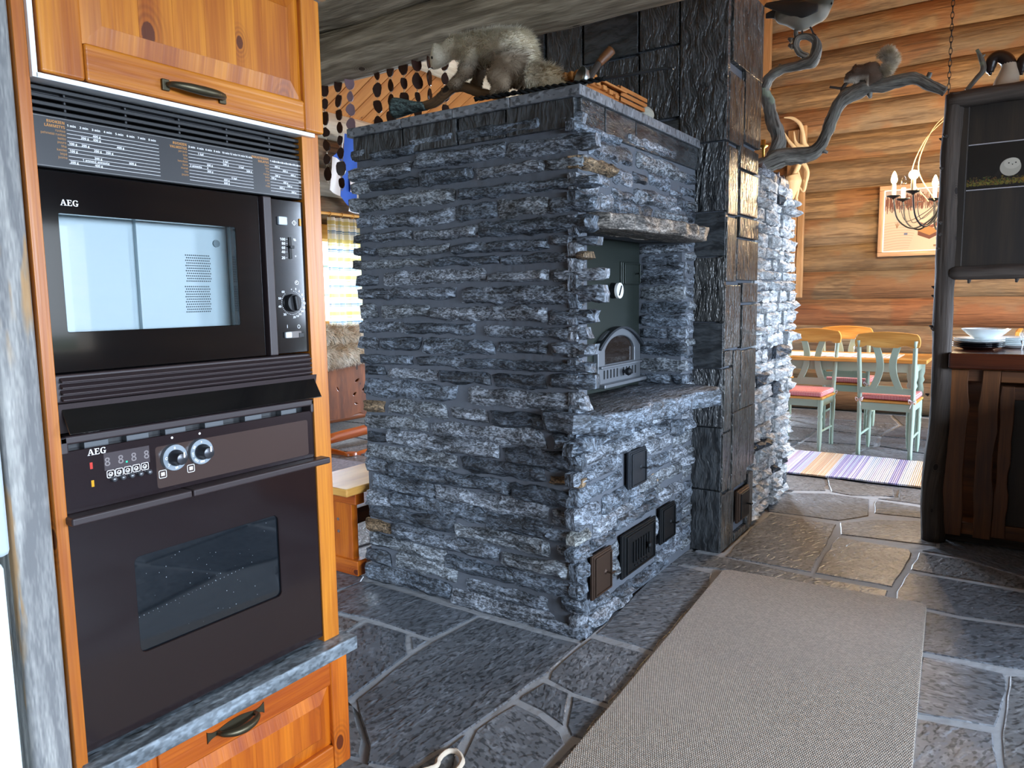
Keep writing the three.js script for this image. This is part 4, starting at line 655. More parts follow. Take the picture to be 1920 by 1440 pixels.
  const b2 = q(563, 417); put(MW, 'indicator_lamp', rbox(0.005, 0.017, 0.003, 0.0008), mat({ color: '#e09a20', roughness: 0.4 }), [b2[0], b2[1], -0.001]);
  const b3 = q(545, 465); put(MW, 'slider_track', rbox(0.008, 0.05, 0.003, 0.001), mat({ color: '#050505', roughness: 0.5 }), [b3[0], b3[1], -0.0015]); put(MW, 'slider_tab', rbox(0.012, 0.006, 0.008, 0.001), blackPlastic, [b3[0] + 0.001, b3[1] + 0.002, 0.002]);
  const b4 = q(549, 568), knob = new THREE.Group(); knob.name = 'timer_knob'; knob.position.set(b4[0], b4[1], -0.002); MW.add(knob);
  put(knob, 'knob_disc', cyl(0.0195, 0.021, 0.01, 32).rotateX(Math.PI / 2).translate(0, 0, 0.005), blackPlastic); put(knob, 'knob_grip', rbox(0.009, 0.036, 0.012, 0.003), blackPlastic, [0, 0, 0.013], [0, 0, 0.15]);
  const b5 = q(540, 628), b6 = q(565, 628); put(MW, 'rocker_frame', rbox(0.042, 0.016, 0.003, 0.001), mat({ color: '#77706c', roughness: 0.5 }), [(b5[0] + b6[0]) / 2, b5[1], -0.0015]); put(MW, 'rocker_key', rbox(0.018, 0.014, 0.007, 0.002), mat({ color: '#d4dadd', roughness: 0.4 }), [b5[0], b5[1], 0.001]); put(MW, 'rocker_hole', rbox(0.014, 0.011, 0.002, 0.001), blackPlastic, [b6[0], b6[1], 0.0008]);
  // lower grille and the slanted glass apron
  const g0 = 1.122, g1 = 1.174; put(MW, 'lower_fascia', boxAt(0, W + 0.002, g0, g1, -0.03, 0.0, 0.004, 'x'), brownPlastic);
  for (let k = 0; k < 4; k++) put(MW, 'grille_slat', rbox(W - 0.02, 0.0045, 0.016, 0.002, 'x'), brownPlastic, [W / 2, g0 + 0.009 + k * 0.011, 0.003], [0.5, 0, 0]);
  const ap = new THREE.BufferGeometry(); const z0 = 0.004, z1 = 0.034, y0 = 1.066, y1 = 1.122;
  const apron = new THREE.Shape(); apron.moveTo(0, y0 + 0.002); apron.lineTo(0.034, y0); apron.lineTo(0.002, y1); apron.lineTo(-0.012, y1); apron.closePath();
  put(MW, 'slanted_apron', uvM(new THREE.ExtrudeGeometry(apron, { depth: W, bevelEnabled: false }).rotateY(-Math.PI / 2).rotateY(Math.PI).applyMatrix4(new THREE.Matrix4().makeBasis(V(1, 0, 0), V(0, 1, 0), V(0, 0, 1)))), brownPlastic);
  const sl = Math.hypot(y1 - y0, 0.032); put(MW, 'apron_glass', rbox(W - 0.012, sl - 0.006, 0.003, 0.001, 'x'), blackGloss, [W / 2, (y0 + y1) / 2, 0.0185], [-Math.atan2(0.032, y1 - y0), 0, 0]);
}
// oven
{
  const OV = thing('built_in_oven', 'brown glass built-in oven with two round knobs and digital display', 'oven', CABPOS, CABTURN);
  put(OV, 'body', boxAt(0.01, W - 0.01, 0.45, 1.05, -0.52, -0.03, 0.002), blackPlastic);
  put(OV, 'top_frame', merge([boxAt(0, W, 1.046, 1.062, -0.03, 0.004, 0.004, 'x'), boxAt(0, 0.016, 1.028, 1.062, -0.03, 0.004, 0.004), boxAt(W - 0.016, W, 1.028, 1.062, -0.03, 0.004, 0.004)]), brownPlastic);
  const finM = mat({ color: '#5a5d60', roughness: 0.6 }); for (const x of [0.05, 0.13, 0.21, 0.3, 0.4, 0.5]) put(OV, 'vent_fin', boxAt(x, x + 0.045, 1.032, 1.043, -0.03, -0.012, 0.001), finM);
  const p0 = 0.918, p1 = 1.034, ph = p1 - p0;
  put(OV, 'control_panel', boxAt(0, W, p0, p1, -0.03, 0, 0.002, 'x'), brownGloss);
  const X = (px, py) => cab(px, py);
  const pan = canvasTex(2048, 400, (c, w, h) => {
    c.fillStyle = '#20171a'; c.fillRect(0, 0, w, h); const m = (px, py) => { const [x, y] = X(px, py); return [x / W * w, (p1 - y) / ph * h]; };
    const rrect = (x, y, a, b, r) => { c.beginPath(); c.moveTo(x + r, y); c.lineTo(x + a - r, y); c.quadraticCurveTo(x + a, y, x + a, y + r); c.lineTo(x + a, y + b - r); c.quadraticCurveTo(x + a, y + b, x + a - r, y + b); c.lineTo(x + r, y + b); c.quadraticCurveTo(x, y + b, x, y + b - r); c.lineTo(x, y + r); c.quadraticCurveTo(x, y, x + r, y); c.closePath(); };
    const a = m(292, 868), b = m(578, 820); c.fillStyle = '#453733'; rrect(a[0], 70, b[0] - a[0], 300, 24); c.fill();
    const l1 = m(170, 873), l2 = m(173, 907); c.fillStyle = '#c8443c'; c.fillRect(l1[0] - 9, l1[1] - 22, 18, 44); c.fillStyle = '#d9a02a'; c.fillRect(l2[0] - 9, l2[1] - 22, 18, 44);
    const dq = m(238, 859); c.fillStyle = '#4d4648'; c.fillRect(dq[0] - 155, dq[1] - 62, 310, 118); c.fillStyle = '#8d8584'; c.font = 'bold 74px monospace'; c.textAlign = 'center'; c.fillText('8 8 8 8', dq[0], dq[1] + 24); c.fillStyle = '#2fe0a0'; c.fillRect(dq[0] - 12, dq[1] + 16, 12, 12);
    c.strokeStyle = '#e9e6e2'; c.lineWidth = 5; for (let i = 0; i < 5; i++) { const p = m(207 + i * 16, 888 - i * 3.6); rrect(p[0] - 25, p[1] - 22, 50, 48, 10); c.stroke(); c.beginPath(); c.arc(p[0] - 1, p[1] + 3, 13, 0, 7); c.stroke(); c.beginPath(); c.moveTo(p[0] - 8, p[1] + 2); c.lineTo(p[0], p[1] + 10); c.lineTo(p[0] + 12, p[1] - 8); c.stroke(); }
    c.fillStyle = '#f2f2f0'; for (const [px, py] of [[322, 820], [374, 812]]) { const p = m(px, py); c.beginPath(); c.arc(p[0], Math.max(16, p[1]), 9, 0, 7); c.fill(); }
    for (const [px, py] of [[305, 889], [358, 878]]) { const p = m(px, py); rrect(p[0] - 28, p[1] - 26, 54, 54, 10); c.stroke(); c.fillRect(p[0] - 14, p[1] - 12, 28, 26); }
  });
  put(OV, 'panel_print', new THREE.PlaneGeometry(W - 0.002, ph - 0.002), pmat({ map: pan, roughness: 0.2, clearcoat: 0.4, clearcoatRoughness: 0.1 }), [W / 2, (p0 + p1) / 2, 0.0006]);
  const lp = X(181, 846); put(OV, 'brand_letters', letters('AEG', 0.0115), white, [lp[0], lp[1], 0.0008]);
  const collar = canvasTex(256, 256, (c, w) => { c.fillStyle = '#8d979f'; c.fillRect(0, 0, w, w); c.fillStyle = '#f4f6f6'; c.strokeStyle = '#f4f6f6'; c.lineWidth = 7; c.font = 'bold 34px sans-serif'; c.textAlign = 'center'; c.fillText('0', 128, 42); c.beginPath(); c.arc(36, 122, 12, 0, 7); c.stroke(); c.beginPath(); c.moveTo(52, 205); c.lineTo(62, 186); c.lineTo(46, 176); c.moveTo(62, 186); c.lineTo(80, 190); c.stroke(); c.beginPath(); c.moveTo(120, 228); c.lineTo(150, 222); c.moveTo(122, 240); c.lineTo(152, 234); c.stroke(); });
  const collar2 = canvasTex(256, 256, (c, w) => { c.fillStyle = '#8d979f'; c.fillRect(0, 0, w, w); c.fillStyle = '#f4f6f6'; c.font = 'bold 32px sans-serif'; c.textAlign = 'center'; c.beginPath(); c.arc(128, 26, 8, 0, 7); c.fill(); for (const [t, a] of [['50', 215], ['100', 172], ['150', 130], ['200', 90]]) { c.save(); c.translate(128 + 100 * Math.cos(a * D2R), 128 + 100 * Math.sin(a * D2R)); c.rotate((a + 90) * D2R); c.fillText(t, 0, 10); c.restore(); } });
  [[328, 858, collar], [378, 847, collar2]].forEach(([px, py, tx], i) => {
    const p = X(px - 4, py - 1), g = new THREE.Group(); g.name = 'oven_knob'; g.userData.label = i ? 'silver temperature knob' : 'silver function knob'; g.position.set(p[0], p[1], 0.001); OV.add(g);
    put(g, 'collar', cyl(0.0265, 0.0275, 0.008, 40).rotateX(Math.PI / 2).translate(0, 0, 0.004), mat({ color: '#8d979f', roughness: 0.35, metalness: 0.6 }));
    put(g, 'collar_print', new THREE.CircleGeometry(0.0262, 40), mat({ map: tx, roughness: 0.4, metalness: 0.3 }), [0, 0, 0.0083]);
    put(g, 'grip', lathe([[0.0165, 0], [0.0165, 0.006], [0.0135, 0.009], [0.0125, 0.024], [0.011, 0.027], [0, 0.0275]], 36).rotateX(Math.PI / 2).translate(0, 0, 0.008), mat({ color: '#4b4c50', roughness: 0.3, metalness: 0.7 }));
    put(g, 'pointer', rbox(0.0035, 0.012, 0.002, 0.001), white, [0.003, 0.008, 0.0355]);
  });
  for (let i = 0; i < 5; i++) { const p = X(212 + i * 16.5, 898 - i * 3.4); put(OV, 'clock_button', lathe([[0.0052, 0], [0.0052, 0.006], [0.004, 0.009], [0, 0.0095]], 16).rotateX(Math.PI / 2), mat({ color: '#6a6c70', roughness: 0.3, metalness: 0.6 }), [p[0], p[1], 0]); }
  // door with its bar grip and window
  const door = new THREE.Group(); door.name = 'oven_door'; OV.add(door);
  const dd0 = 0.455, dd1 = 0.908, a = X(257, 1137), b = X(525, 1040), t = X(390, 1003)[1], bt = X(395, 1172)[1];
  const s = new THREE.Shape(); s.moveTo(0.002, dd0); s.lineTo(W - 0.004, dd0); s.lineTo(W - 0.004, dd1); s.lineTo(0.002, dd1); s.closePath();
  const ho = new THREE.Path(), r = 0.016, x0 = a[0], x1 = b[0]; ho.moveTo(x0 + r, bt); ho.lineTo(x1 - r, bt); ho.quadraticCurveTo(x1, bt, x1, bt + r); ho.lineTo(x1, t - r); ho.quadraticCurveTo(x1, t, x1 - r, t); ho.lineTo(x0 + r, t); ho.quadraticCurveTo(x0, t, x0, t - r); ho.lineTo(x0, bt + r); ho.quadraticCurveTo(x0, bt, x0 + r, bt); s.holes.push(ho);
  put(door, 'door_glass_frame', uvM(new THREE.ExtrudeGeometry(s, { depth: 0.018, bevelEnabled: true, bevelThickness: 0.0012, bevelSize: 0.0012, bevelSegments: 1 }).translate(0, 0, -0.018)), brownGloss);
  put(door, 'window_glass', plainBox(x0 - 0.006, x1 + 0.006, bt - 0.006, t + 0.006, -0.010, -0.004), pmat({ color: '#10161b', roughness: 0.05, clearcoat: 1, clearcoatRoughness: 0.03 }));
  const specks = []; for (let i = 0; i < 46; i++) specks.push(new THREE.CircleGeometry(rr(0.0004, 0.0012), 6).translate(rr(x0 + 0.02, x1 - 0.01), rr(bt + 0.01, t - 0.01), -0.0035)); for (let i = 0; i < 26; i++) specks.push(new THREE.CircleGeometry(rr(0.0004, 0.001), 6).translate(mix(x0 + 0.005, x0 + (x1 - x0) * 0.74, i / 26), mix(bt + (t - bt) * 0.37, bt + (t - bt) * 0.5, i / 26) + rr(-.0008, .0008), -0.0035));
  const sp = put(door, 'grease_specks', merge(specks), mat({ color: '#8a9094', roughness: 0.8 })); sp.userData.kind = 'stuff';
  put(door, 'grip_bar', merge([boxAt(-0.004, 0.232, 0.902, 0.918, -0.01, 0.036, 0.004, 'x'), boxAt(0.234, W + 0.012, 0.902, 0.918, -0.01, 0.036, 0.004, 'x')]), brownPlastic);
}
// weathered post and refrigerator at the left
{
  solo('weathered_post', (() => { const g = rbox(0.10, 2.9, 0.13, 0.02, 'y', 2).toNonIndexed ? new RoundedBoxGeometry(0.10, 2.9, 0.066, 3, 0.012) : null; const p = g.attributes.position; for (let i = 0; i < p.count; i++) { const y = p.getY(i); p.setX(i, p.getX(i) + 0.006 * noise3(y * 3, 1, 1)); p.setZ(i, p.getZ(i) + 0.004 * noise3(y * 4, 2, 1)); } g.translate(-1.455, 1.45, -0.572); return uvM(g, 'y', 0.3, 0.1); })(), weathered, 'weathered grey timber post with flaking tan patches beside the oven cabinet', 'post');
  const FR = thing('refrigerator', 'white refrigerator at the edge of the room beside the weathered post', 'refrigerator', [-1.42, 0, -0.2]);
  const fridge = mat({ color: '#e3f1f4', roughness: 0.35 });
  const e1 = on('x', -1.38, 16, 950).z + 0.2, e2 = on('x', -1.38, 30, 1250).z + 0.2, ys = on('x', -1.38, 15, 1050).y;
  put(FR, 'body', boxAt(-0.56, -0.02, 0.03, 1.75, e2 + 0.005, 0.3, 0.01), fridge);
  put(FR, 'upper_door', boxAt(-0.016, 0.04, ys + 0.004, 1.75, e1, 0.3, 0.012, 'y'), mat({ color: '#b9c6ce', roughness: 0.35 })); put(FR, 'lower_door', boxAt(-0.016, 0.04, 0.06, ys - 0.004, e2, 0.3, 0.012, 'y'), fridge);
  put(FR, 'foot', boxAt(-0.5, -0.05, 0, 0.03, e1 + 0.05, 0.28, 0.004), blackPlastic);
}

// ------------------------------------------------------------------ bar counter, post, cupboard
{
  const X = (px, py = 850) => on('z', ZB, px, py).x, x1 = 1.35;
  const pp = []; for (let i = 0; i <= 8; i++) { const y = i / 8 * 2.27; pp.push([-0.312 + 0.012 * noise3(i * 0.9, 3, 1) + 0.004 * i / 8, y, ZB - 0.045 + 0.008 * noise3(i * 0.9, 5, 1)]); }
  const knots = []; for (let i = 0; i < 16; i++) { const y = rr(0.2, 2.2), a = rr(2.2, 4.4), p = V(-0.312 + 0.044 * Math.cos(a), y, ZB - 0.045 - 0.044 * Math.sin(a)); knots.push(tube([p, p.clone().add(V(0.016 * Math.cos(a), 0.006, -0.016 * Math.sin(a)))], [0.009, 0.003], { seg: 2, rad: 6 })); }
  const PO = thing('log_post', 'dark knotty log post standing between the bar counter and the passage', 'post');
  put(PO, 'trunk', tube(pp, [0.058, 0.054, 0.05, 0.047, 0.044, 0.045, 0.046, 0.046, 0.047], { seg: 60, rad: 16, rough: 0.12, freq: 7, s: 21 }), LOGDARK);
  knots.forEach(k => put(PO, 'branch_stub', k, LOGDARK));
  const BC = thing('bar_counter', 'dark brown bar counter clad with wavy-edged vertical boards', 'counter');
  put(BC, 'carcass', plainBox(-0.27, x1, 0.03, 0.915, -4.98, ZB - 0.2), brownStain);
  put(BC, 'bearer_rail', merge([plainBox(-0.27, x1, 0.05, 0.11, ZB - 0.2, ZB - 0.055), plainBox(-0.27, x1, 0.85, 0.915, ZB - 0.2, ZB - 0.055)]), brownStain);
  const wavy = (xa, xb, y0, y1, z, t, s) => { const sh = new THREE.Shape(), n = 14; for (let i = 0; i <= n; i++) sh[i ? 'lineTo' : 'moveTo'](xa + 0.008 * noise3(i * 0.55, s, 1), mix(y0, y1, i / n)); for (let i = n; i >= 0; i--) sh.lineTo(xb + 0.008 * noise3(i * 0.55, s, 7), mix(y0, y1, i / n)); sh.closePath(); return uvM(new THREE.ExtrudeGeometry(sh, { depth: t, bevelEnabled: true, bevelThickness: 0.003, bevelSize: 0.003, bevelSegments: 1 }).translate(0, 0, z), 'y'); };
  const bz = ZB - 0.055;
  [[1762, 1808], [1832, 1864]].forEach(([a, b], i) => put(BC, 'front_board', wavy(X(a), X(b), 0.045, 0.905, bz, 0.02, i + 1), brownStain));
  // framed door of the counter
  const dx0 = X(1870), dx1 = dx0 + 0.52, dg = new THREE.Group(); dg.name = 'counter_door'; BC.add(dg);
  put(dg, 'door_stile', wavy(dx0, dx0 + 0.05, 0.06, 0.83, bz + 0.002, 0.022, 9), brownStain); put(dg, 'door_stile', wavy(dx1 - 0.05, dx1, 0.06, 0.83, bz + 0.002, 0.022, 11), brownStain);
  put(dg, 'door_rail', boxAt(dx0 + 0.05, dx1 - 0.05, 0.06, 0.125, bz, bz + 0.022, 0.004, 'x'), brownStain); put(dg, 'door_rail', boxAt(dx0 + 0.05, dx1 - 0.05, 0.765, 0.83, bz, bz + 0.022, 0.004, 'x'), brownStain); put(dg, 'door_panel', boxAt(dx0 + 0.05, dx1 - 0.05, 0.125, 0.765, bz, bz + 0.008, 0.002, 'y'), darkBoard);
  put(BC, 'top_board', boxAt(X(1868), x1, 0.85, 0.905, bz, bz + 0.018, 0.003, 'x'), brownStain);
  for (let k = 0; k < 4; k++) put(BC, 'front_board', wavy(dx1 + 0.02 + k * 0.14, dx1 + 0.14 + k * 0.14, 0.045, 0.905, bz, 0.02, 20 + k), brownStain);
  put(BC, 'foot_strip', boxAt(-0.25, x1, 0, 0.045, -4.95, ZB - 0.08, 0.004, 'x'), LOGDARK);
  solo('bar_worktop', rbox(x1 + 0.29, 0.08, 0.74, 0.012, 'x', 3).translate((x1 - 0.27) / 2 + 0.01, 0.957, -4.67), counterTop, 'polished dark red-brown wooden top of the bar counter', 'countertop');
  const CU = thing('hanging_cupboard', 'dark boarded cupboard framed by logs hanging above the bar', 'cupboard');
  const cy0 = 1.36, cy1 = 2.285, cx0 = -0.29, cz = ZB - 0.03;
  put(CU, 'carcass', plainBox(cx0, x1, cy0 + 0.03, cy1 - 0.03, -4.78, cz - 0.05), darkBoard);
  put(CU, 'back_board', plainBox(cx0 + 0.02, x1, cy0 + 0.05, cy1 - 0.05, cz - 0.05, cz - 0.035, 'y'), darkBoard);
  put(CU, 'frame_log', tube([[-0.33, cy1 - 0.045, cz], [0.2, cy1 - 0.04, cz], [x1, cy1 - 0.045, cz]], [0.042, 0.044, 0.046], { seg: 24, rad: 12, rough: 0.12, s: 31 }), LOGDARK);
  put(CU, 'frame_log', tube([[cx0, cy0 + 0.035, cz], [0.2, cy0 + 0.035, cz], [x1, cy0 + 0.035, cz]], [0.034, 0.036, 0.038], { seg: 24, rad: 12, rough: 0.14, s: 33 }), LOGDARK);
  put(CU, 'frame_stile', boxAt(cx0, cx0 + 0.05, cy0 + 0.06, cy1 - 0.08, cz - 0.035, cz, 0.006, 'y'), darkBoard);
  for (const px of [1817, 1907]) { const x = X(px, 530); put(CU, 'branch_stub', tube([[x, cy0 + 0.012, cz], [x - 0.003, cy0 - 0.018, cz + 0.004]], [0.012, 0.005], { seg: 3, rad: 8 }), LOGDARK); }
  // photograph of a small white bird fixed on the cupboard
  const bird = canvasTex(768, 512, (c, w, h) => {
    c.fillStyle = '#1a1613'; c.fillRect(0, 0, w, h);
    for (let i = 0; i < 900; i++) { c.fillStyle = `rgba(${90 + 60 * rnd() | 0},${80 + 50 * rnd() | 0},${30 + 30 * rnd() | 0},0.5)`; c.beginPath(); c.arc(60 + rnd() * 620, h - 40 - rnd() * 75 * (0.4 + rnd()), 3 + 5 * rnd(), 0, 7); c.fill(); }
    c.fillStyle = '#7a5a18'; c.beginPath(); c.ellipse(640, 430, 90, 44, 0, 0, 7); c.fill();
    c.fillStyle = '#241f1c'; c.beginPath(); c.moveTo(300, 380); c.lineTo(400, 230); c.lineTo(440, 330); c.fill();
    c.fillStyle = '#b0aa9c'; c.beginPath(); c.ellipse(450, 285, 92, 100, 0, 0, 7); c.fill(); c.fillStyle = '#c2bcae'; c.beginPath(); c.ellipse(462, 245, 70, 62, 0, 0, 7); c.fill();
    c.fillStyle = '#16120f'; for (const x of [434, 494]) { c.beginPath(); c.arc(x, 240, 7, 0, 7); c.fill(); } c.beginPath(); c.moveTo(458, 252); c.lineTo(474, 252); c.lineTo(466, 266); c.fill();
  });
  const a = on('z', cz - 0.03, 1802, 275), b = on('z', cz - 0.03, 1802, 358), pw = 0.36, ph = a.y - b.y;
  const PH = thing('bird_photograph', 'dark photograph of a small white bird in thin white frame on cupboard', 'picture', [a.x + pw / 2, (a.y + b.y) / 2, cz - 0.034]);
  put(PH, 'print', new THREE.PlaneGeometry(pw, ph), mat({ map: bird, roughness: 0.4 }), [0, 0, 0.006]);
  const fr = mat({ color: '#b4b0b4', roughness: 0.4 }); put(PH, 'frame', merge([boxAt(-pw / 2 - 0.004, pw / 2 + 0.004, ph / 2 - 0.002, ph / 2 + 0.004, 0, 0.01), boxAt(-pw / 2 - 0.004, pw / 2 + 0.004, -ph / 2 - 0.004, -ph / 2 + 0.002, 0, 0.01), boxAt(-pw / 2 - 0.004, -pw / 2 + 0.002, -ph / 2, ph / 2, 0, 0.01), boxAt(pw / 2 - 0.002, pw / 2 + 0.004, -ph / 2, ph / 2, 0, 0.01)]), fr);
  // crockery on the bar
  const plate = r => lathe([[0, 0], [r * 0.55, 0], [r * 0.6, 0.004], [r * 0.97, 0.016], [r, 0.019], [r * 0.97, 0.0205], [r * 0.6, 0.009], [0, 0.007]], 48), china = mat({ color: '#eef6f7', roughness: 0.12 }), blackChina = mat({ color: '#121316', roughness: 0.15 });
  const top = 0.997, A = [-0.158, -4.62], B2 = [0.0, -4.81];
  for (let k = 0; k < 3; k++) solo('dinner_plate', plate(0.122).translate(A[0], top + 0.001 + k * 0.0095, A[1]), blackChina, 'black plate at the bottom of the front plate stack on the bar', 'plate', 'black plates under the white ones on the bar');
  for (let k = 0; k < 2; k++) solo('dinner_plate', plate(0.118).translate(A[0] + 0.002, top + 0.0305 + k * 0.0105, A[1]), china, 'white plate lying on the black plates of the front stack', 'plate', 'white plates on the black plates');
  for (let k = 0; k < 5; k++) solo('dinner_plate', plate(0.10).translate(B2[0], top + 0.001 + k * 0.0095, B2[1]), china, 'white plate in the all-white stack behind the bowl on the bar', 'plate', 'white plates stacked behind the bowl');
  solo('serving_bowl', lathe([[0, 0.0], [0.045, 0], [0.05, 0.004], [0.085, 0.03], [0.108, 0.052], [0.112, 0.057], [0.108, 0.058], [0.08, 0.034], [0.045, 0.01], [0, 0.008]], 56).translate(A[0] + 0.03, top + 0.052, A[1] - 0.01), china, 'white shallow serving bowl on top of the front plate stack', 'bowl');
  const FK = thing('fork', 'steel fork standing with its tines up at the end of the bar', 'fork', [on('z', -4.6, 1916, 640).x, top, -4.6]);
  put(FK, 'stem', tube([[0, 0.0, 0], [0.002, 0.03, 0], [0, 0.05, 0]], [0.003, 0.002, 0.006], { rad: 6, flat: 0.4 }), steel); for (let i = 0; i < 4; i++) put(FK, 'tine', tube([[-0.008 + i * 0.0055, 0.05, 0], [-0.009 + i * 0.006, 0.075, 0.002], [-0.009 + i * 0.006, 0.092, 0.004]], [0.0018, 0.0016, 0.0008], { rad: 6 }), steel);
  const cutlery = mat({ color: '#b8342c', roughness: 0.8 });
}
// ------------------------------------------------------------------ dining corner
const gingham = canvasTex(256, 256, (c, w) => { c.fillStyle = '#f2e3e1'; c.fillRect(0, 0, w, w); c.fillStyle = 'rgba(196,40,52,0.62)'; for (let i = 0; i < 8; i++) { c.fillRect(i * 32, 0, 16, w); c.fillRect(0, i * 32, w, 16); } });
gingham.wrapS = gingham.wrapT = THREE.RepeatWrapping; gingham.repeat.set(1 / 0.085, 1 / 0.085);
const cushionMat = mat({ map: gingham, roughness: 0.9 }), ribbon = mat({ color: '#ead6d8', roughness: 0.8 });
function makeChair(label, group, ties = true) {
  const c = thing('dining_chair', label, 'chair', [0, 0, 0], 0, group);
  for (const s of [-1, 1]) {
    put(c, 'leg', tube([[s * 0.187, 0, -0.205], [s * 0.19, 0.45, -0.2], [s * 0.2, 0.93, -0.262]], [0.017, 0.018, 0.016], { seg: 16, rad: 4, tension: 0.3 }).rotateY(0), green);
    put(c, 'leg', lathe([[0.011, 0], [0.017, 0.06], [0.02, 0.24], [0.016, 0.27], [0.022, 0.29], [0.016, 0.31], [0.021, 0.34], [0.021, 0.43]], 14).translate(s * 0.185, 0, 0.17), green);
    put(c, 'side_stretcher', tube([[s * 0.187, 0.16, -0.2], [s * 0.186, 0.16, 0.17]], [0.009, 0.009], { rad: 8, seg: 2 }), green);
  }
  const tr = new THREE.Shape(); tr.moveTo(-0.222, 0.0); tr.quadraticCurveTo(-0.238, 0.06, -0.205, 0.092); tr.quadraticCurveTo(0, 0.132, 0.205, 0.092); tr.quadraticCurveTo(0.238, 0.06, 0.222, 0.0); tr.quadraticCurveTo(0.19, -0.012, 0.16, 0.004); tr.quadraticCurveTo(0.13, 0.022, 0.08, -0.004); tr.lineTo(-0.08, -0.004); tr.quadraticCurveTo(-0.13, 0.022, -0.16, 0.004); tr.quadraticCurveTo(-0.19, -0.012, -0.222, 0);
  const rail = new THREE.ExtrudeGeometry(tr, { depth: 0.02, bevelEnabled: true, bevelThickness: 0.004, bevelSize: 0.004, bevelSegments: 2, curveSegments: 14 }).translate(0, 0.885, -0.262); { const p = rail.attributes.position; for (let i = 0; i < p.count; i++) p.setZ(i, p.getZ(i) - 0.02 + 0.5 * p.getX(i) ** 2); }
  put(c, 'top_rail', uvM(rail, 'x'), pineLight);
  for (const s of [-1, 1]) { const sp = new THREE.Shape(), f = t => s * (0.075 - 0.04 * Math.sin(Math.PI * clamp(t)) + 0.02 * (1 - t)); const n = 12; for (let i = 0; i <= n; i++) sp[i ? 'lineTo' : 'moveTo'](f(i / n) - 0.024, mix(0.55, 0.885, i / n)); for (let i = n; i >= 0; i--) sp.lineTo(f(i / n) + 0.024, mix(0.55, 0.885, i / n)); sp.closePath(); const g = new THREE.ExtrudeGeometry(sp, { depth: 0.014, bevelEnabled: true, bevelThickness: 0.002, bevelSize: 0.002, bevelSegments: 1 }); const p = g.attributes.position; for (let i = 0; i < p.count; i++) p.setZ(i, p.getZ(i) - 0.215 - (p.getY(i) - 0.5) * 0.13); put(c, 'splat', uvM(g, 'y'), green); }
  const lr = new THREE.Shape(); lr.moveTo(-0.185, 0.51); lr.lineTo(-0.185, 0.555); lr.quadraticCurveTo(-0.1, 0.56, -0.07, 0.572); lr.lineTo(0.07, 0.572); lr.quadraticCurveTo(0.1, 0.56, 0.185, 0.555); lr.lineTo(0.185, 0.51); lr.closePath();
  put(c, 'back_rail', uvM(new THREE.ExtrudeGeometry(lr, { depth: 0.018, bevelEnabled: false }).translate(0, 0, -0.222)), green);
  put(c, 'apron', merge([boxAt(-0.18, 0.18, 0.372, 0.432, -0.205, -0.185), boxAt(-0.18, 0.18, 0.372, 0.432, 0.155, 0.175), boxAt(-0.195, -0.178, 0.372, 0.432, -0.2, 0.17), boxAt(0.178, 0.195, 0.372, 0.432, -0.2, 0.17)]), green);
  put(c, 'seat', rbox(0.42, 0.02, 0.42, 0.008, 'x', 2).translate(0, 0.443, 0.0), pineLight);
  const cu = new THREE.Group(); cu.name = 'seat_cushion'; cu.userData.label = 'red and white checked cushion'; c.add(cu);
  put(cu, 'cushion_pad', rbox(0.405, 0.046, 0.4, 0.02, 'x', 3).translate(0, 0.477, 0.005), cushionMat);
  if (ties) for (const s of [-1, 1]) put(cu, 'ribbon_tie', merge([tube([[s * 0.16, 0.47, -0.19], [s * 0.19, 0.455, -0.225], [s * 0.2, 0.45, -0.22]], [0.005, 0.005], { rad: 6, seg: 6, flat: 0.3 }), tube([[s * 0.19, 0.455, -0.228], [s * 0.165, 0.475, -0.235], [s * 0.17, 0.445, -0.232], [s * 0.19, 0.455, -0.228], [s * 0.215, 0.472, -0.235], [s * 0.21, 0.443, -0.232], [s * 0.19, 0.455, -0.228], [s * 0.175, 0.405, -0.23]], [0.006, 0.006], { rad: 6, seg: 30, flat: 0.35 })]), ribbon);
  return c;
}
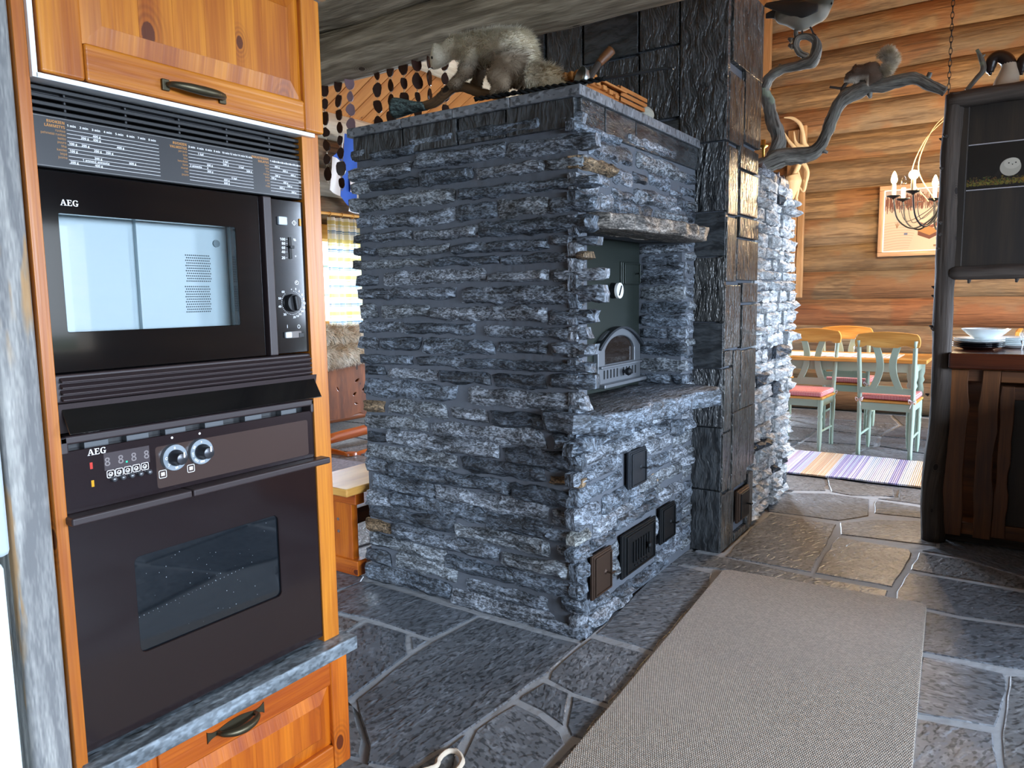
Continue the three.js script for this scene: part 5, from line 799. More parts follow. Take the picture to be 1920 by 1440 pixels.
{
  const near = makeChair('pale green chair with its back to the striped rug, beside the dark log post', null);
  near.position.set(-0.81, 0, -6.66); near.rotation.y = Math.PI - 0.04;
  const dup = (label, x, z, t) => { const r = near.clone(); r.name = numbered('dining_chair'); r.userData = { ...near.userData, label }; scene.add(r); r.position.set(x, 0, z); r.rotation.y = t; return r; };
  dup('pale green chair backing the striped rug, half hidden by the rough stone wall', -1.475, -6.62, Math.PI + 0.05);
  const c1 = on('z', -8.02, 1606, 620).x; dup('pale green chair on the log wall side of the table, seen whole above the runner', c1, -7.78, 0.03);
  dup('pale green chair on the log wall side, mostly hidden behind the stone wall', c1 - 0.78, -7.78, -0.04);
  const c2 = on('z', -7.25, 1856, 616).x; dup('pale green chair at the head of the table, its top showing over the white bowl', c2 - 0.06, -7.25, -Math.PI / 2);
  const TB = thing('dining_table', 'long dining table with pine top and pale green frame', 'table');
  const x0 = -2.55, x1 = c2 - 0.40, z0 = -7.56, z1 = -6.8;
  put(TB, 'tabletop', rbox(x1 - x0, 0.032, z1 - z0, 0.008, 'x', 2).translate((x0 + x1) / 2, 0.738, (z0 + z1) / 2), pineLight);
  put(TB, 'apron', merge([boxAt(x0 + 0.08, x1 - 0.08, 0.64, 0.722, z1 - 0.09, z1 - 0.07), boxAt(x0 + 0.08, x1 - 0.08, 0.64, 0.722, z0 + 0.07, z0 + 0.09), boxAt(x0 + 0.08, x0 + 0.1, 0.64, 0.722, z0 + 0.07, z1 - 0.07), boxAt(x1 - 0.1, x1 - 0.08, 0.64, 0.722, z0 + 0.07, z1 - 0.07)]), green);
  for (const x of [x0 + 0.11, x1 - 0.11]) for (const z of [z0 + 0.1, z1 - 0.1]) put(TB, 'leg', lathe([[0.02, 0], [0.03, 0.1], [0.038, 0.45], [0.028, 0.5], [0.042, 0.53], [0.032, 0.56], [0.042, 0.6], [0.042, 0.722]], 16).translate(x, 0, z), green);
  const rg = canvasTex(1024, 256, (c, w, h) => { c.fillStyle = '#efe9e4'; c.fillRect(0, 0, w, h); for (let i = 0; i < 46; i++) { c.fillStyle = `rgba(${170 + 50 * rnd() | 0},${120 + 50 * rnd() | 0},${130 + 50 * rnd() | 0},0.45)`; c.fillRect(rnd() * w, 0, 3 + rnd() * 10, h); } });
  solo('table_runner', rbox(1.55, 0.004, 0.46, 0.0015, 'x').translate(x0 + 0.98, 0.7562, -7.12), mat({ map: (() => { const t = rg; t.wrapS = t.wrapT = THREE.RepeatWrapping; t.repeat.set(1 / 1.55, 1 / 0.46); return t; })(), roughness: 0.95 }), 'white woven runner with pale red stripes along the table', 'runner');
  const sp = on('z', -7.1, 1606, 650).x; const SH = thing('glass_shaker', 'small glass shaker on the white runner', 'shaker', [sp, 0.7585, -7.1]);
  put(SH, 'jar', lathe([[0, 0], [0.026, 0], [0.028, 0.01], [0.022, 0.05], [0.02, 0.06]], 20), pmat({ color: '#ffffff', transmission: 1, thickness: 0, roughness: 0.05 })); put(SH, 'cap', lathe([[0.021, 0.058], [0.022, 0.072], [0.012, 0.082], [0, 0.083]], 20), steel);
  // striped rag rug
  const rag = canvasTex(2048, 512, (c, w, h) => {
    c.fillStyle = '#c9c4d8'; c.fillRect(0, 0, w, h); const P = ['#a9a3cc', '#c8c3da', '#dedae6', '#9f98c6', '#c6cede', '#e4e6ea', '#bfaec8', '#bcc3da', '#dfe3e8'];
    let x = 0; while (x < w) { const k = 4 + rnd() * 10; c.fillStyle = P[Math.floor(rnd() * P.length)]; c.fillRect(x, 0, k, h); x += k; }
    for (const [a, b] of [[0.15, 0.19], [0.345, 0.395], [0.56, 0.6], [0.8, 0.84]]) { x = a * w; while (x < b * w) { const k = 4 + rnd() * 7; c.fillStyle = ['#dfbf9c', '#e6cdaf', '#d9b593', '#e4d2ba'][Math.floor(rnd() * 4)]; c.fillRect(x, 0, k, h); x += k; } }
  });
  rag.wrapS = rag.wrapT = THREE.RepeatWrapping; rag.repeat.set(1 / 3.2, 1 / 0.84);
  const ragB = tex(512, 64, (u, v) => 0.5 + 0.5 * Math.sin(u * 2 * Math.PI * 40) * (0.7 + 0.3 * vnoise(u * 40, v * 8, 40, 8, 3)), false, [0.5, 0.2]);
  const g = new THREE.BoxGeometry(3.2, 0.008, 0.84, 160, 1, 4); { const p = g.attributes.position; for (let i = 0; i < p.count; i++) { const x = p.getX(i), z = p.getZ(i); if (Math.abs(z) > 0.4) p.setZ(i, z + 0.008 * noise3(x * 18, z, 4)); p.setY(i, p.getY(i) + 0.003 * noise3(x * 6, z * 6, 3) + (p.getY(i) > 0 ? 0.003 : 0)); } g.computeVertexNormals(); }
  const rug = solo('rag_rug', uvM(g, 'x', 1.6, 0.42), mat({ map: rag, bumpMap: ragB, bumpScale: 0.004, roughness: 0.95 }), 'long rag rug striped in lilac, white and orange before the dining chairs', 'rug');
  rug.position.set(-0.75, 0.006, -5.95); rug.rotation.y = 0.03;
  // painting
  const paintT = canvasTex(768, 768, (c, w, h) => {
    c.fillStyle = '#ddd2c6'; c.fillRect(0, 0, w, h); c.fillStyle = '#b9b2b4'; c.fillRect(0, 0, w, 60);
    for (let i = 0; i < 700; i++) { const x = rnd() * w, y = 60 + rnd() * 130 - x * 0.04; c.fillStyle = ['#6b3f33', '#7d4a3c', '#8a5a48', '#59362e'][Math.floor(rnd() * 4)]; c.fillRect(x, y, 3 + rnd() * 4, 40 + rnd() * 70); }
    c.fillStyle = '#e2d6c8'; c.beginPath(); c.moveTo(0, 300); c.lineTo(w, 210); c.lineTo(w, h); c.lineTo(0, h); c.fill();
    c.strokeStyle = 'rgba(150,130,125,0.35)'; c.lineWidth = 7; for (let i = 0; i < 12; i++) { c.beginPath(); c.moveTo(0, 420 + i * 34); c.quadraticCurveTo(160, 380 + i * 34, 330 - i * 8, 430 + i * 30); c.stroke(); }
    c.strokeStyle = 'rgba(120,90,70,0.8)'; c.lineWidth = 3; for (let i = 0; i < 60; i++) { const x = 500 + rnd() * 240, y = 320 + rnd() * 60; c.beginPath(); c.moveTo(x, y + 34); c.lineTo(x + rnd() * 24 - 12, y); c.stroke(); }
    const house = (x, y, a, b, roof, wall) => { c.fillStyle = wall; c.beginPath(); c.moveTo(x, y); c.lineTo(x + a * 0.55, y + b * 0.55); c.lineTo(x + a * 0.55, y + b); c.lineTo(x, y + b * 0.5); c.fill(); c.beginPath(); c.moveTo(x + a * 0.55, y + b * 0.55); c.lineTo(x + a, y + b * 0.1); c.lineTo(x + a, y + b * 0.5); c.lineTo(x + a * 0.55, y + b); c.fill(); c.fillStyle = roof; c.beginPath(); c.moveTo(x - 8, y); c.lineTo(x + a * 0.4, y - b * 0.5); c.lineTo(x + a * 1.02, y + b * 0.05); c.lineTo(x + a * 0.55, y + b * 0.58); c.fill(); };
    c.fillStyle = '#8a8db4'; c.beginPath(); c.moveTo(480, 460); c.lineTo(640, 400); c.lineTo(700, 420); c.lineTo(560, 520); c.fill();
    house(340, 410, 190, 90, '#e8ddd0', '#7d3e30'); house(330, 520, 200, 110, '#b98a4e', '#6e3a2c'); house(640, 520, 150, 110, '#e6dacd', '#a0412f');
    c.fillStyle = '#7487b4'; c.fillRect(500, 610, 70, 30); c.fillRect(590, 650, 80, 34); c.fillRect(200, 540, 34, 26); c.fillStyle = '#9a7a5c'; c.fillRect(480, 700, 80, 22); 
    c.strokeStyle = 'rgba(150,110,80,0.7)'; for (let i = 0; i < 10; i++) { c.beginPath(); c.moveTo(130, 480); c.lineTo(110 + i * 5, 400 + rnd() * 40); c.stroke(); }
  });
  const a = on('z', ZW + 0.06, 1650, 350), b = on('z', ZW + 0.06, 1647, 482), pw = 0.84, ph = a.y - b.y;
  const PA = thing('winter_painting', 'framed painting of snowy farm houses on the log wall behind chandelier', 'painting', [a.x + pw / 2, (a.y + b.y) / 2, ZW + 0.045]);
  put(PA, 'canvas', new THREE.PlaneGeometry(pw - 0.1, ph - 0.1), mat({ map: paintT, roughness: 0.6, color: '#d2c8bc' }), [0, 0, 0.02]); put(PA, 'backing', rbox(pw - 0.02, ph - 0.02, 0.012, 0.002), darkBoard, [0, 0, 0.004]);
  const frm = mat({ map: woodMap([0.62, 0.48, 0.36], [0.80, 0.66, 0.52], 10, 211, [0.8, 0.3], 0), roughness: 0.4 });
  const bar = (x0, x1, y0, y1) => put(PA, 'frame_bar', merge([boxAt(x0, x1, y0, y1, 0, 0.03, 0.006)]), frm);
  bar(-pw / 2, pw / 2, ph / 2 - 0.045, ph / 2); bar(-pw / 2, pw / 2, -ph / 2, -ph / 2 + 0.045); bar(-pw / 2, -pw / 2 + 0.045, -ph / 2 + 0.045, ph / 2 - 0.045); bar(pw / 2 - 0.045, pw / 2, -ph / 2 + 0.045, ph / 2 - 0.045);
  put(PA, 'frame_lip', merge([boxAt(-pw / 2 + 0.045, pw / 2 - 0.045, ph / 2 - 0.056, ph / 2 - 0.045, 0.01, 0.026), boxAt(-pw / 2 + 0.045, pw / 2 - 0.045, -ph / 2 + 0.045, -ph / 2 + 0.056, 0.01, 0.026), boxAt(-pw / 2 + 0.045, -pw / 2 + 0.056, -ph / 2 + 0.05, ph / 2 - 0.05, 0.01, 0.026)]), white);
  // vertical boards against the log wall
  const boardTan = mat({ map: woodMap([0.56, 0.42, 0.27], [0.74, 0.60, 0.43], 10, 173, [1.4, 0.5], 3), roughness: 0.6 });
  const t1 = struct('trim_1'); const q0 = on('z', ZW + 0.08, 1478, 240).x, q1 = on('z', ZW + 0.08, 1512, 240).x;
  put(t1, 'board', boxAt(q0, (q0 + q1) / 2 + 0.02, 1.28, 3.08, ZW + 0.02, ZW + 0.085, 0.008, 'y'), boardTan); put(t1, 'board', boxAt((q0 + q1) / 2 + 0.026, q1, 1.26, 3.12, ZW + 0.02, ZW + 0.08, 0.008, 'y'), boardTan);
  const t2 = struct('trim_2'); const s0 = on('z', ZW + 0.08, 1428, 60).x, s1 = on('z', ZW + 0.08, 1446, 60).x; put(t2, 'board', boxAt(s0 - 0.05, s1, 3.55, 5.2, ZW + 0.02, ZW + 0.085, 0.008, 'y'), boardTan);
}
// chandelier
{
  const z = -7.0, c = on('z', z, 1768, 372), lat = V(Math.cos(26 * D2R), 0, -Math.sin(26 * D2R) * -1).normalize(), R = 0.56;
  const view = c.clone().sub(camera.position).setY(0).normalize(), right = V(-view.z, 0, view.x);
  const CH = thing('chandelier', 'black iron chandelier with candle bulbs on a chain before the painting', 'chandelier', [c.x, 0, c.z]);
  const yb = on('z', z, 1715, 345).y, low = yb - 0.3;
  const arms = [[190, 1, 0], [235, 1, 1], [145, 0, 0], [100, 1, 0], [280, 1, 0], [55, 1, 0], [325, 0, 0], [10, 1, 0]];
  const bulbGlow = new THREE.MeshStandardMaterial({ color: '#fff0d0', emissive: new THREE.Color(1, 0.66, 0.28), emissiveIntensity: 22, roughness: 0.3 });
  const bulbOff = pmat({ color: '#ffffff', transmission: 1, thickness: 0, roughness: 0.03 }), candle = mat({ color: '#d9d2bf', roughness: 0.5 });
  for (const [a, lit, globe] of arms) {
    const d = right.clone().multiplyScalar(Math.cos(a * D2R)).addScaledVector(view, Math.sin(a * D2R)), at = (r, y) => [d.x * r * 0.64, y, d.z * r * 0.64];
    const g = new THREE.Group(); g.name = 'arm'; CH.add(g);
    put(g, 'arm_rod', tube([at(0.03, low + 0.12), at(0.12, low + 0.01), at(0.32, low - 0.06), at(0.5, low + 0.02), at(R, low + 0.2)], [0.0065, 0.007, 0.0065], { seg: 24, rad: 8 }), iron);
    put(g, 'scroll', tube([at(0.06, low + 0.14), at(0.2, low + 0.06), at(0.4, low + 0.0), at(0.47, low + 0.12), at(0.4, low + 0.13)], [0.003, 0.003], { seg: 24, rad: 6 }), iron);
    const p = at(R, low + 0.2); put(g, 'drip_cup', lathe([[0.006, -0.02], [0.012, -0.012], [0.05, 0.004], [0.054, 0.01], [0.04, 0.012], [0, 0.01]], 20), iron, p);
    put(g, 'candle_sleeve', cyl(0.017, 0.017, 0.09, 16), candle, [p[0], p[1] + 0.055, p[2]]);
    const by = p[1] + 0.1; if (globe) put(g, 'bulb', new THREE.SphereGeometry(0.036, 20, 14), lit ? bulbGlow : bulbOff, [p[0], by + 0.034, p[2]]);
    else put(g, 'bulb', lathe([[0.008, 0], [0.022, 0.02], [0.025, 0.04], [0.017, 0.075], [0.006, 0.1], [0, 0.106]], 18), lit ? bulbGlow : bulbOff, [p[0], by, p[2]]);
    if (lit) { const l = new THREE.PointLight(0xffdcae, 1.7, 0, 2); l.position.set(p[0], by + 0.045, p[2]); l.castShadow = true; CH.add(l); }
  }
  put(CH, 'stem', lathe([[0, low], [0.02, low + 0.02], [0.03, low + 0.1], [0.012, low + 0.16], [0.012, low + 0.5], [0.02, low + 0.53], [0, low + 0.56]], 16), iron);
  const links = []; for (let y = low + 0.56; y < 5.2; y += 0.045) links.push(new THREE.TorusGeometry(0.016, 0.0035, 5, 10).scale(0.7, 1.7, 1).rotateY(links.length % 2 ? Math.PI / 2 : 0).translate(0, y + 0.02, 0));
  put(CH, 'chain', merge(links), iron);
  put(CH, 'cable', merge([tube([[-0.1, low + 0.15, 0], [-0.22, low + 0.35, 0.1], [-0.14, low + 0.62, 0.1], [0.0, low + 0.8, 0]], [0.004, 0.004], { seg: 20, rad: 6 }), tube([[-0.05, low + 0.15, 0.1], [-0.17, low + 0.4, 0.15], [-0.1, low + 0.68, 0.1], [0.01, low + 0.84, 0]], [0.004, 0.004], { seg: 20, rad: 6 })]), mat({ color: '#a8926a', roughness: 0.5 }));
}
// ------------------------------------------------------------------ kitchen mat and rope
{
  const wv = tex(512, 512, (u, v) => { const r = Math.floor(v * 32), a = Math.sin((u * 40 + (r % 2) * 0.5) * 2 * Math.PI), b = Math.sin(v * 64 * Math.PI); return 0.5 + 0.3 * a * Math.abs(b) + 0.2 * Math.abs(b); }, false, [0.26, 0.26]);
  const wc = tex(512, 512, (u, v) => { const r = Math.floor(v * 32), a = Math.sin((u * 40 + (r % 2) * 0.5) * 2 * Math.PI), b = Math.abs(Math.sin(v * 32 * Math.PI)), n = fbm(u, v, 40, 40, 3, 301); const k = 0.72 + 0.10 * a * b - 0.14 * (1 - b) + 0.16 * (n - 0.5); return [k * 1.04, k * 0.98, k * 0.91]; }, true, [0.26, 0.26]);
  const A = on('y', 0.012, 1357, 1068), B = on('y', 0.012, 1735, 1138), L = 2.35, Wd = A.distanceTo(B), a = Math.atan2(0.0608, 1);
  const s = new THREE.Shape(), r = 0.045; s.moveTo(r, 0); s.lineTo(Wd - r, 0); s.quadraticCurveTo(Wd, 0, Wd, -r); s.lineTo(Wd, -L); s.lineTo(0, -L); s.lineTo(0, -r); s.quadraticCurveTo(0, 0, r, 0);
  const g = new THREE.ExtrudeGeometry(s, { depth: 0.008, bevelEnabled: true, bevelThickness: 0.003, bevelSize: 0.004, bevelSegments: 2 }).rotateX(-Math.PI / 2);
  const m = solo('kitchen_mat', uvM(g, 'x', 0, 0), mat({ map: wc, bumpMap: wv, bumpScale: 0.004, roughness: 0.95 }), 'plain grey-beige woven mat on the slate floor before the fireplace', 'mat');
  m.position.set(A.x, 0.004, A.z - 0.005); m.rotation.y = a;
  const rp = [[812, 1440], [822, 1425], [838, 1410], [855, 1410], [865, 1422], [862, 1438]].map(p => { const q = on('y', 0.008, ...p); return [q.x, 0.009, q.z]; });
  solo('rope_loop', tube([[rp[0][0] - 0.06, 0.009, rp[0][2] + 0.1], ...rp, [rp[5][0] + 0.02, 0.009, rp[5][2] + 0.12]], [0.008, 0.008], { seg: 60, rad: 8, rough: 0.25, freq: 90, s: 8 }), mat({ color: '#d8c9b4', roughness: 0.95 }), 'loop of frayed cream rope lying on the slate floor', 'rope');
}

// ------------------------------------------------------------------ on top of the fireplace
const FT = 2.046;                                   // height of the cap
{
  // white marten on a bent branch
  const z = -2.52, P = (px, py, dz = 0) => on('z', z + dz, px, py);
  const fur = p => { const h = noise3(p.x * 16, p.y * 16, p.z * 16, 3); return h; };
  const head = P(826, 106), nose = P(814, 124), neck = P(852, 88), sh = P(886, 89), back = P(910, 87), rump = P(957, 103), hip = P(962, 120);
  const body = [[head, P(820, 113), 0.035, 0.026], [P(820, 113), nose, 0.02, 0.011], [head, neck, 0.032, 0.036], [neck, sh, 0.038, 0.046], [sh, back, 0.047, 0.048], [back, P(932, 90), 0.05, 0.062], [P(935, 92), rump, 0.066, 0.088], [rump, P(968, 122), 0.088, 0.075]];
  const legs = [[P(888, 105, 0.03), P(874, 132, 0.035), 0.036, 0.026], [P(874, 132, 0.035), P(856, 154, 0.035), 0.024, 0.017], [P(856, 154, 0.035), P(844, 159, 0.035), 0.017, 0.013],
    [P(896, 108, -0.04), P(898, 135, -0.05), 0.034, 0.023], [P(898, 135, -0.05), P(893, 160, -0.05), 0.021, 0.016], [P(893, 160, -0.05), P(882, 163, -0.05), 0.016, 0.012],
    [P(955, 118, 0.05), P(930, 142, 0.06), 0.055, 0.032], [P(930, 142, 0.06), P(944, 158, 0.06), 0.026, 0.02], [P(944, 158, 0.06), P(925, 172, 0.06), 0.02, 0.015],
    [P(965, 125, -0.05), P(950, 150, -0.06), 0.05, 0.03], [P(950, 150, -0.06), P(938, 170, -0.06), 0.024, 0.016]];
  const ears = [[P(818, 92, 0.018), P(816, 86, 0.02), 0.014, 0.009], [P(833, 93, -0.02), P(832, 86, -0.024), 0.014, 0.009]];
  const tail = [[P(975, 140), P(1000, 150), 0.05, 0.05], [P(1000, 150), P(1028, 150), 0.05, 0.04], [P(1028, 150), P(1054, 156), 0.036, 0.012]];
  const all = [...body, ...legs, ...ears, ...tail], lo = V(9, 9, 9), hi = V(-9, -9, -9);
  for (const [a, b, r, q] of all) { lo.min(a.clone().subScalar(r)).min(b.clone().subScalar(q)); hi.max(a.clone().addScalar(r)).max(b.clone().addScalar(q)); }
  const g = sdfMesh(capsules(all, 0.026), lo.subScalar(0.03), hi.addScalar(0.03), 90);
  // coat: cream, browner legs, underside and tail tip, as the photograph shows
  const legTop = P(900, 128).y, feet = P(900, 165).y, tx = P(1005, 150).x, cream = [0.86, 0.80, 0.66], brown = [0.22, 0.14, 0.075], tan = [0.50, 0.36, 0.19];
  const coat = p => { const n = noise3(p.x * 18, p.y * 18, p.z * 18, 4), m = noise3(p.x * 60, p.y * 60, p.z * 60, 6); let c = mix3(cream, [0.68, 0.58, 0.42], clamp(0.35 + 0.5 * n + 0.2 * m)); const low = sstep(legTop + 0.05, feet + 0.045, p.y + 0.012 * n); if (p.x < tx - 0.02) c = mix3(c, brown, 0.85 * low); c = mix3(c, tan, 0.8 * sstep(tx - 0.03, tx + 0.1, p.x)); return c; };
  paint(g, coat);
  const MA = thing('stuffed_marten', 'stuffed cream white marten creeping along a branch on the fireplace', 'marten');
  const coatMat = mat({ vertexColors: true, roughness: 0.95 });
  put(MA, 'body', g, coatMat);
  const fg = furGeo(g, 26000, 0.017, 0.0011, V(0.45, -0.45, 0), p => p.x < P(850, 100).x ? 0.22 : p.y < legTop && p.x < tx - 0.06 ? 0.5 : p.x > tx - 0.08 ? 2.1 : 1.35, coat);
  put(MA, 'fur', fg, mat({ vertexColors: true, roughness: 1, side: THREE.DoubleSide })).userData.kind = 'stuff';
  const blk = mat({ color: '#0a0908', roughness: 0.15 });
  put(MA, 'eye', new THREE.SphereGeometry(0.007, 12, 10), blk, P(811, 108, 0.032)); put(MA, 'eye', new THREE.SphereGeometry(0.0055, 12, 10), blk, P(816, 109, -0.027)); put(MA, 'nose', new THREE.SphereGeometry(0.0065, 10, 8).scale(1, 0.8, 1.1), mat({ color: '#3a2019', roughness: 0.4 }), P(811, 127, 0.006));
  // branch with a flared sawn foot
  const B = (px, py, dz = 0) => { const p = on('z', z + dz, px, py); return p; };
  const BR = thing('bent_branch', 'bent brown branch with a flared sawn end under the stuffed marten', 'branch');
  put(BR, 'branch_wood', tube([B(790, 200), B(812, 193), B(832, 178), B(848, 165), B(868, 163), B(890, 170), B(912, 176), B(945, 180)], [0.018, 0.02, 0.022, 0.024, 0.022, 0.02, 0.019, 0.014], { seg: 50, rad: 12, rough: 0.22, freq: 26, s: 44 }), mat({ map: LOGGREY.map, bumpMap: logBump, bumpScale: 0.012, roughness: 0.8, color: '#a08468' }));
  const f0 = B(742, 203), f1 = B(800, 199); f0.y = Math.max(f0.y, FT + 0.03);
  put(BR, 'flared_foot', tube([f0, f0.clone().lerp(f1, 0.3), f0.clone().lerp(f1, 0.65), f1], [0.045, 0.034, 0.022, 0.017], { seg: 16, rad: 16, rough: 0.1, s: 45 }), mat({ map: schistMap, color: '#9db3a8', roughness: 0.7 }));
  // twisted iron poker
  const a = on('z', ZS - 0.03, 890, 186), b = on('z', ZS - 0.07, 1180, 140), c = on('z', ZS - 0.09, 1245, 128), d = on('z', ZS - 0.09, 1262, 129);
  const pk = thing('twisted_poker', 'black twisted iron poker lying along the fireplace top', 'poker');
  const q = 90, L1 = [], L2 = []; for (let i = 0; i <= q; i++) { const t = i / q, m = a.clone().lerp(b, t * 0.86), w = t * 60; L1.push(m.clone().add(V(0, Math.cos(w) * 0.0045, Math.sin(w) * 0.0045))); L2.push(m.clone().add(V(0, -Math.cos(w) * 0.0045, -Math.sin(w) * 0.0045))); }
  put(pk, 'twisted_shaft', merge([tube(L1, [0.0055, 0.0055], { seg: 270, rad: 6 }), tube(L2, [0.0055, 0.0055], { seg: 270, rad: 6 })]), iron);
  put(pk, 'hook_end', tube([a.clone().lerp(b, 0.85), b, c, d], [0.007, 0.006, 0.0055, 0.004], { seg: 24, rad: 8 }), mat({ color: '#4a4d50', roughness: 0.3, metalness: 0.8 }));
  // ladle with a wooden handle
  const LD = thing('ladle', 'round metal ladle with dark shaft and brown wooden grip leaning on the chimney', 'ladle');
  const l0 = on('z', -2.50, 1100, 150), l1 = on('z', -2.62, 1122, 120), l2 = on('z', -2.66, 1146, 94);
  const rim = mat({ color: '#aeb4b2', roughness: 0.3, metalness: 0.8 });
  put(LD, 'bowl', lathe([[0, 0], [0.02, 0.002], [0.033, 0.012], [0.04, 0.03], [0.042, 0.031], [0.036, 0.012], [0.02, -0.002], [0, -0.003]], 28).rotateX(-Math.PI / 2 + 0.2).rotateY(2.6).translate(l0.x, Math.max(l0.y - 0.005, FT + 0.042), l0.z), rim);
  put(LD, 'shaft', tube([V(l0.x, l0.y + 0.01, l0.z - 0.02), l1], [0.012, 0.013], { rad: 10, seg: 6 }), LOGDARK); put(LD, 'grip', tube([l1, l1.clone().lerp(l2, 0.5), l2], [0.014, 0.018, 0.019], { rad: 14, seg: 10 }), brownStain);
  // toy log hut, toy crate and a pale pebble, on the edge of the cap
  const edge = px => on('x', XS - 0.03, px, 190).z;
  const hut = thing('toy_log_hut', 'little wooden toy hut with a board roof on the fireplace corner', 'toy hut');
  const hx = XS - 0.06, hz0 = edge(1110), hz1 = edge(1168);
  const toy = mat({ map: plankOrange.map, roughness: 0.6, color: '#d9c4a8' }), toyL = mat({ map: plankOrange.map, roughness: 0.6, color: '#f0e4c8' }), yb = FT;
  for (let k = 0; k < 3; k++) { put(hut, 'wall_log', tube([[hx, yb + 0.012 + k * 0.022, hz0], [hx, yb + 0.012 + k * 0.022, hz1]], [0.011, 0.011], { rad: 8, seg: 2 }), toy); put(hut, 'wall_log', tube([[hx - 0.1, yb + 0.012 + k * 0.022, hz0 - 0.02], [hx + 0.01, yb + 0.012 + k * 0.022, hz0 - 0.02]], [0.011, 0.011], { rad: 8, seg: 2 }), toy); }
  for (let k = 0; k < 5; k++) put(hut, 'roof_log', tube([[hx - 0.11 + k * 0.027, yb + 0.082, hz0 + 0.005], [hx - 0.115 + k * 0.027, yb + 0.084, hz0 - 0.09]], [0.016, 0.014], { rad: 8, seg: 4, rough: 0.1 }), toyL);
  put(hut, 'roof_board', rbox(0.1, 0.008, Math.abs(hz1 - hz0) * 0.9, 0.002), toyL, [hx - 0.01, yb + 0.082, (hz0 + hz1) / 2 - 0.04], [0, 0, -0.35]);
  for (let k = 0; k < 5; k++) put(hut, 'eave_block', rbox(0.014, 0.018, 0.03, 0.003), toyL, [hx + 0.012, yb + 0.066 - k * 0.006, mix(hz0, hz1, (k + 0.5) / 5)]);
  const cr = thing('toy_crate', 'tiny slatted wooden crate between the toy hut and the pale pebble', 'toy crate'), cz0 = edge(1172), cz1 = edge(1221);
  for (let k = 0; k < 3; k++) { put(cr, 'slat', boxAt(hx + 0.006, hx + 0.012, yb + 0.036 + k * 0.022, yb + 0.052 + k * 0.022, cz1, cz0, 0.001), toy); put(cr, 'slat', boxAt(hx - 0.1, hx - 0.094, yb + 0.036 + k * 0.022, yb + 0.052 + k * 0.022, cz1, cz0, 0.001), toy); put(cr, 'slat', boxAt(hx - 0.1, hx + 0.01, yb + 0.036 + k * 0.022, yb + 0.052 + k * 0.022, cz0 - 0.006, cz0, 0.001), toy); }
  for (const zz of [cz0 - 0.008, cz1 + 0.008]) for (const xx of [hx, hx - 0.088]) put(cr, 'corner_post', boxAt(xx - 0.008, xx, yb, yb + 0.1, zz - 0.007, zz + 0.007, 0.001, 'y'), toy);
  put(cr, 'crate_floor', boxAt(hx - 0.096, hx, yb + 0.03, yb + 0.036, cz1, cz0, 0.001), toyL);
  const pz = edge(1220); const pb = new THREE.IcosahedronGeometry(0.05, 4); { const p = pb.attributes.position; for (let i = 0; i < p.count; i++) { const v = V().fromBufferAttribute(p, i); v.multiplyScalar(1 + 0.12 * noise3(v.x * 22, v.y * 22, v.z * 22, 8)); p.setXYZ(i, v.x, v.y * 0.8, v.z * 1.1); } pb.computeVertexNormals(); }
  const peb = solo('pebble', pb, mat({ color: '#a9a698', roughness: 0.8, bumpMap: flagBump, bumpScale: 0.004 }), 'pale rounded pebble on the fireplace edge by the chimney', 'pebble'); peb.position.set(XS - 0.08, FT + 0.036, pz - 0.02);
}
// strings of polished slices hanging from the lower beam
{
  const dark = mat({ color: '#3a1d12', roughness: 0.25 }), lilac = mat({ color: '#a48690', roughness: 0.35 }), ringM = mat({ color: '#c9b9a4', roughness: 0.3, metalness: 0.8 });
  const variants = [0, 1, 2, 3, 4].map(k => { const s = new THREE.Shape(), n = 14; for (let i = 0; i <= n; i++) { const a = i / n * 2 * Math.PI, r = 1 + 0.22 * noise3(Math.cos(a) * 1.3, Math.sin(a) * 1.3, k * 3.1, 12); s[i ? 'lineTo' : 'moveTo'](Math.cos(a) * r * 0.023, Math.sin(a) * r * 0.030); } return uvM(new THREE.ExtrudeGeometry(s, { depth: 0.005, bevelEnabled: true, bevelThickness: 0.002, bevelSize: 0.002, bevelSegments: 1 }).translate(0, 0, -0.0025)); });
  const ring = new THREE.TorusGeometry(0.007, 0.0013, 5, 12), zb = -3.02;
  const rows = [[607, 150, 330, 0], [633, 143, 350, 0], [655, 138, 244, 1], [706, 124, 236, 0], [731, 116, 232, 0], [756, 108, 200, 0], [781, 102, 197, 0], [804, 99, 192, 2], [833, 96, 204, 0]];
  const label = ['string of dark brown polished slices hanging from the lower log beam', 'string of lilac pink polished slices among the dark brown ones', 'string whose slices turn edge-on, hanging before the head of the marten'];
  for (const [px, y0, y1, k] of rows) {
    const t = on('z', zb, px, y0), b = on('z', zb, px + (y1 - y0) * 0.03, y1), len = t.y - b.y;
    const S = thing('slice_string', label[k], 'bead string', [t.x, 0, zb], 0, k ? undefined : 'dark slice strings hanging from the beam');
    put(S, 'hook', tube([[0, t.y + 0.012, 0], [0.008, t.y, 0], [0, t.y - 0.012, 0]], [0.0015, 0.0015], { rad: 5, seg: 8 }), iron);
    let y = t.y - 0.012;
    while (y > t.y - len) { const h = rr(0.8, 1.25), m = put(S, 'slice', variants[Math.floor(rnd() * 5)], k === 1 ? lilac : dark, [0, y - 0.032 * h, 0], [0, k === 2 ? 1.9 : 0.6 + rr(-0.7, 0.5), rr(-0.2, 0.2)]); m.scale.set(h * rr(0.75, 1.05), h, 1); y -= 0.064 * h; put(S, 'link', ring, ringM, [0, y - 0.007, 0], [0, rr(0, 3), 0]); y -= 0.013; }
  }
}
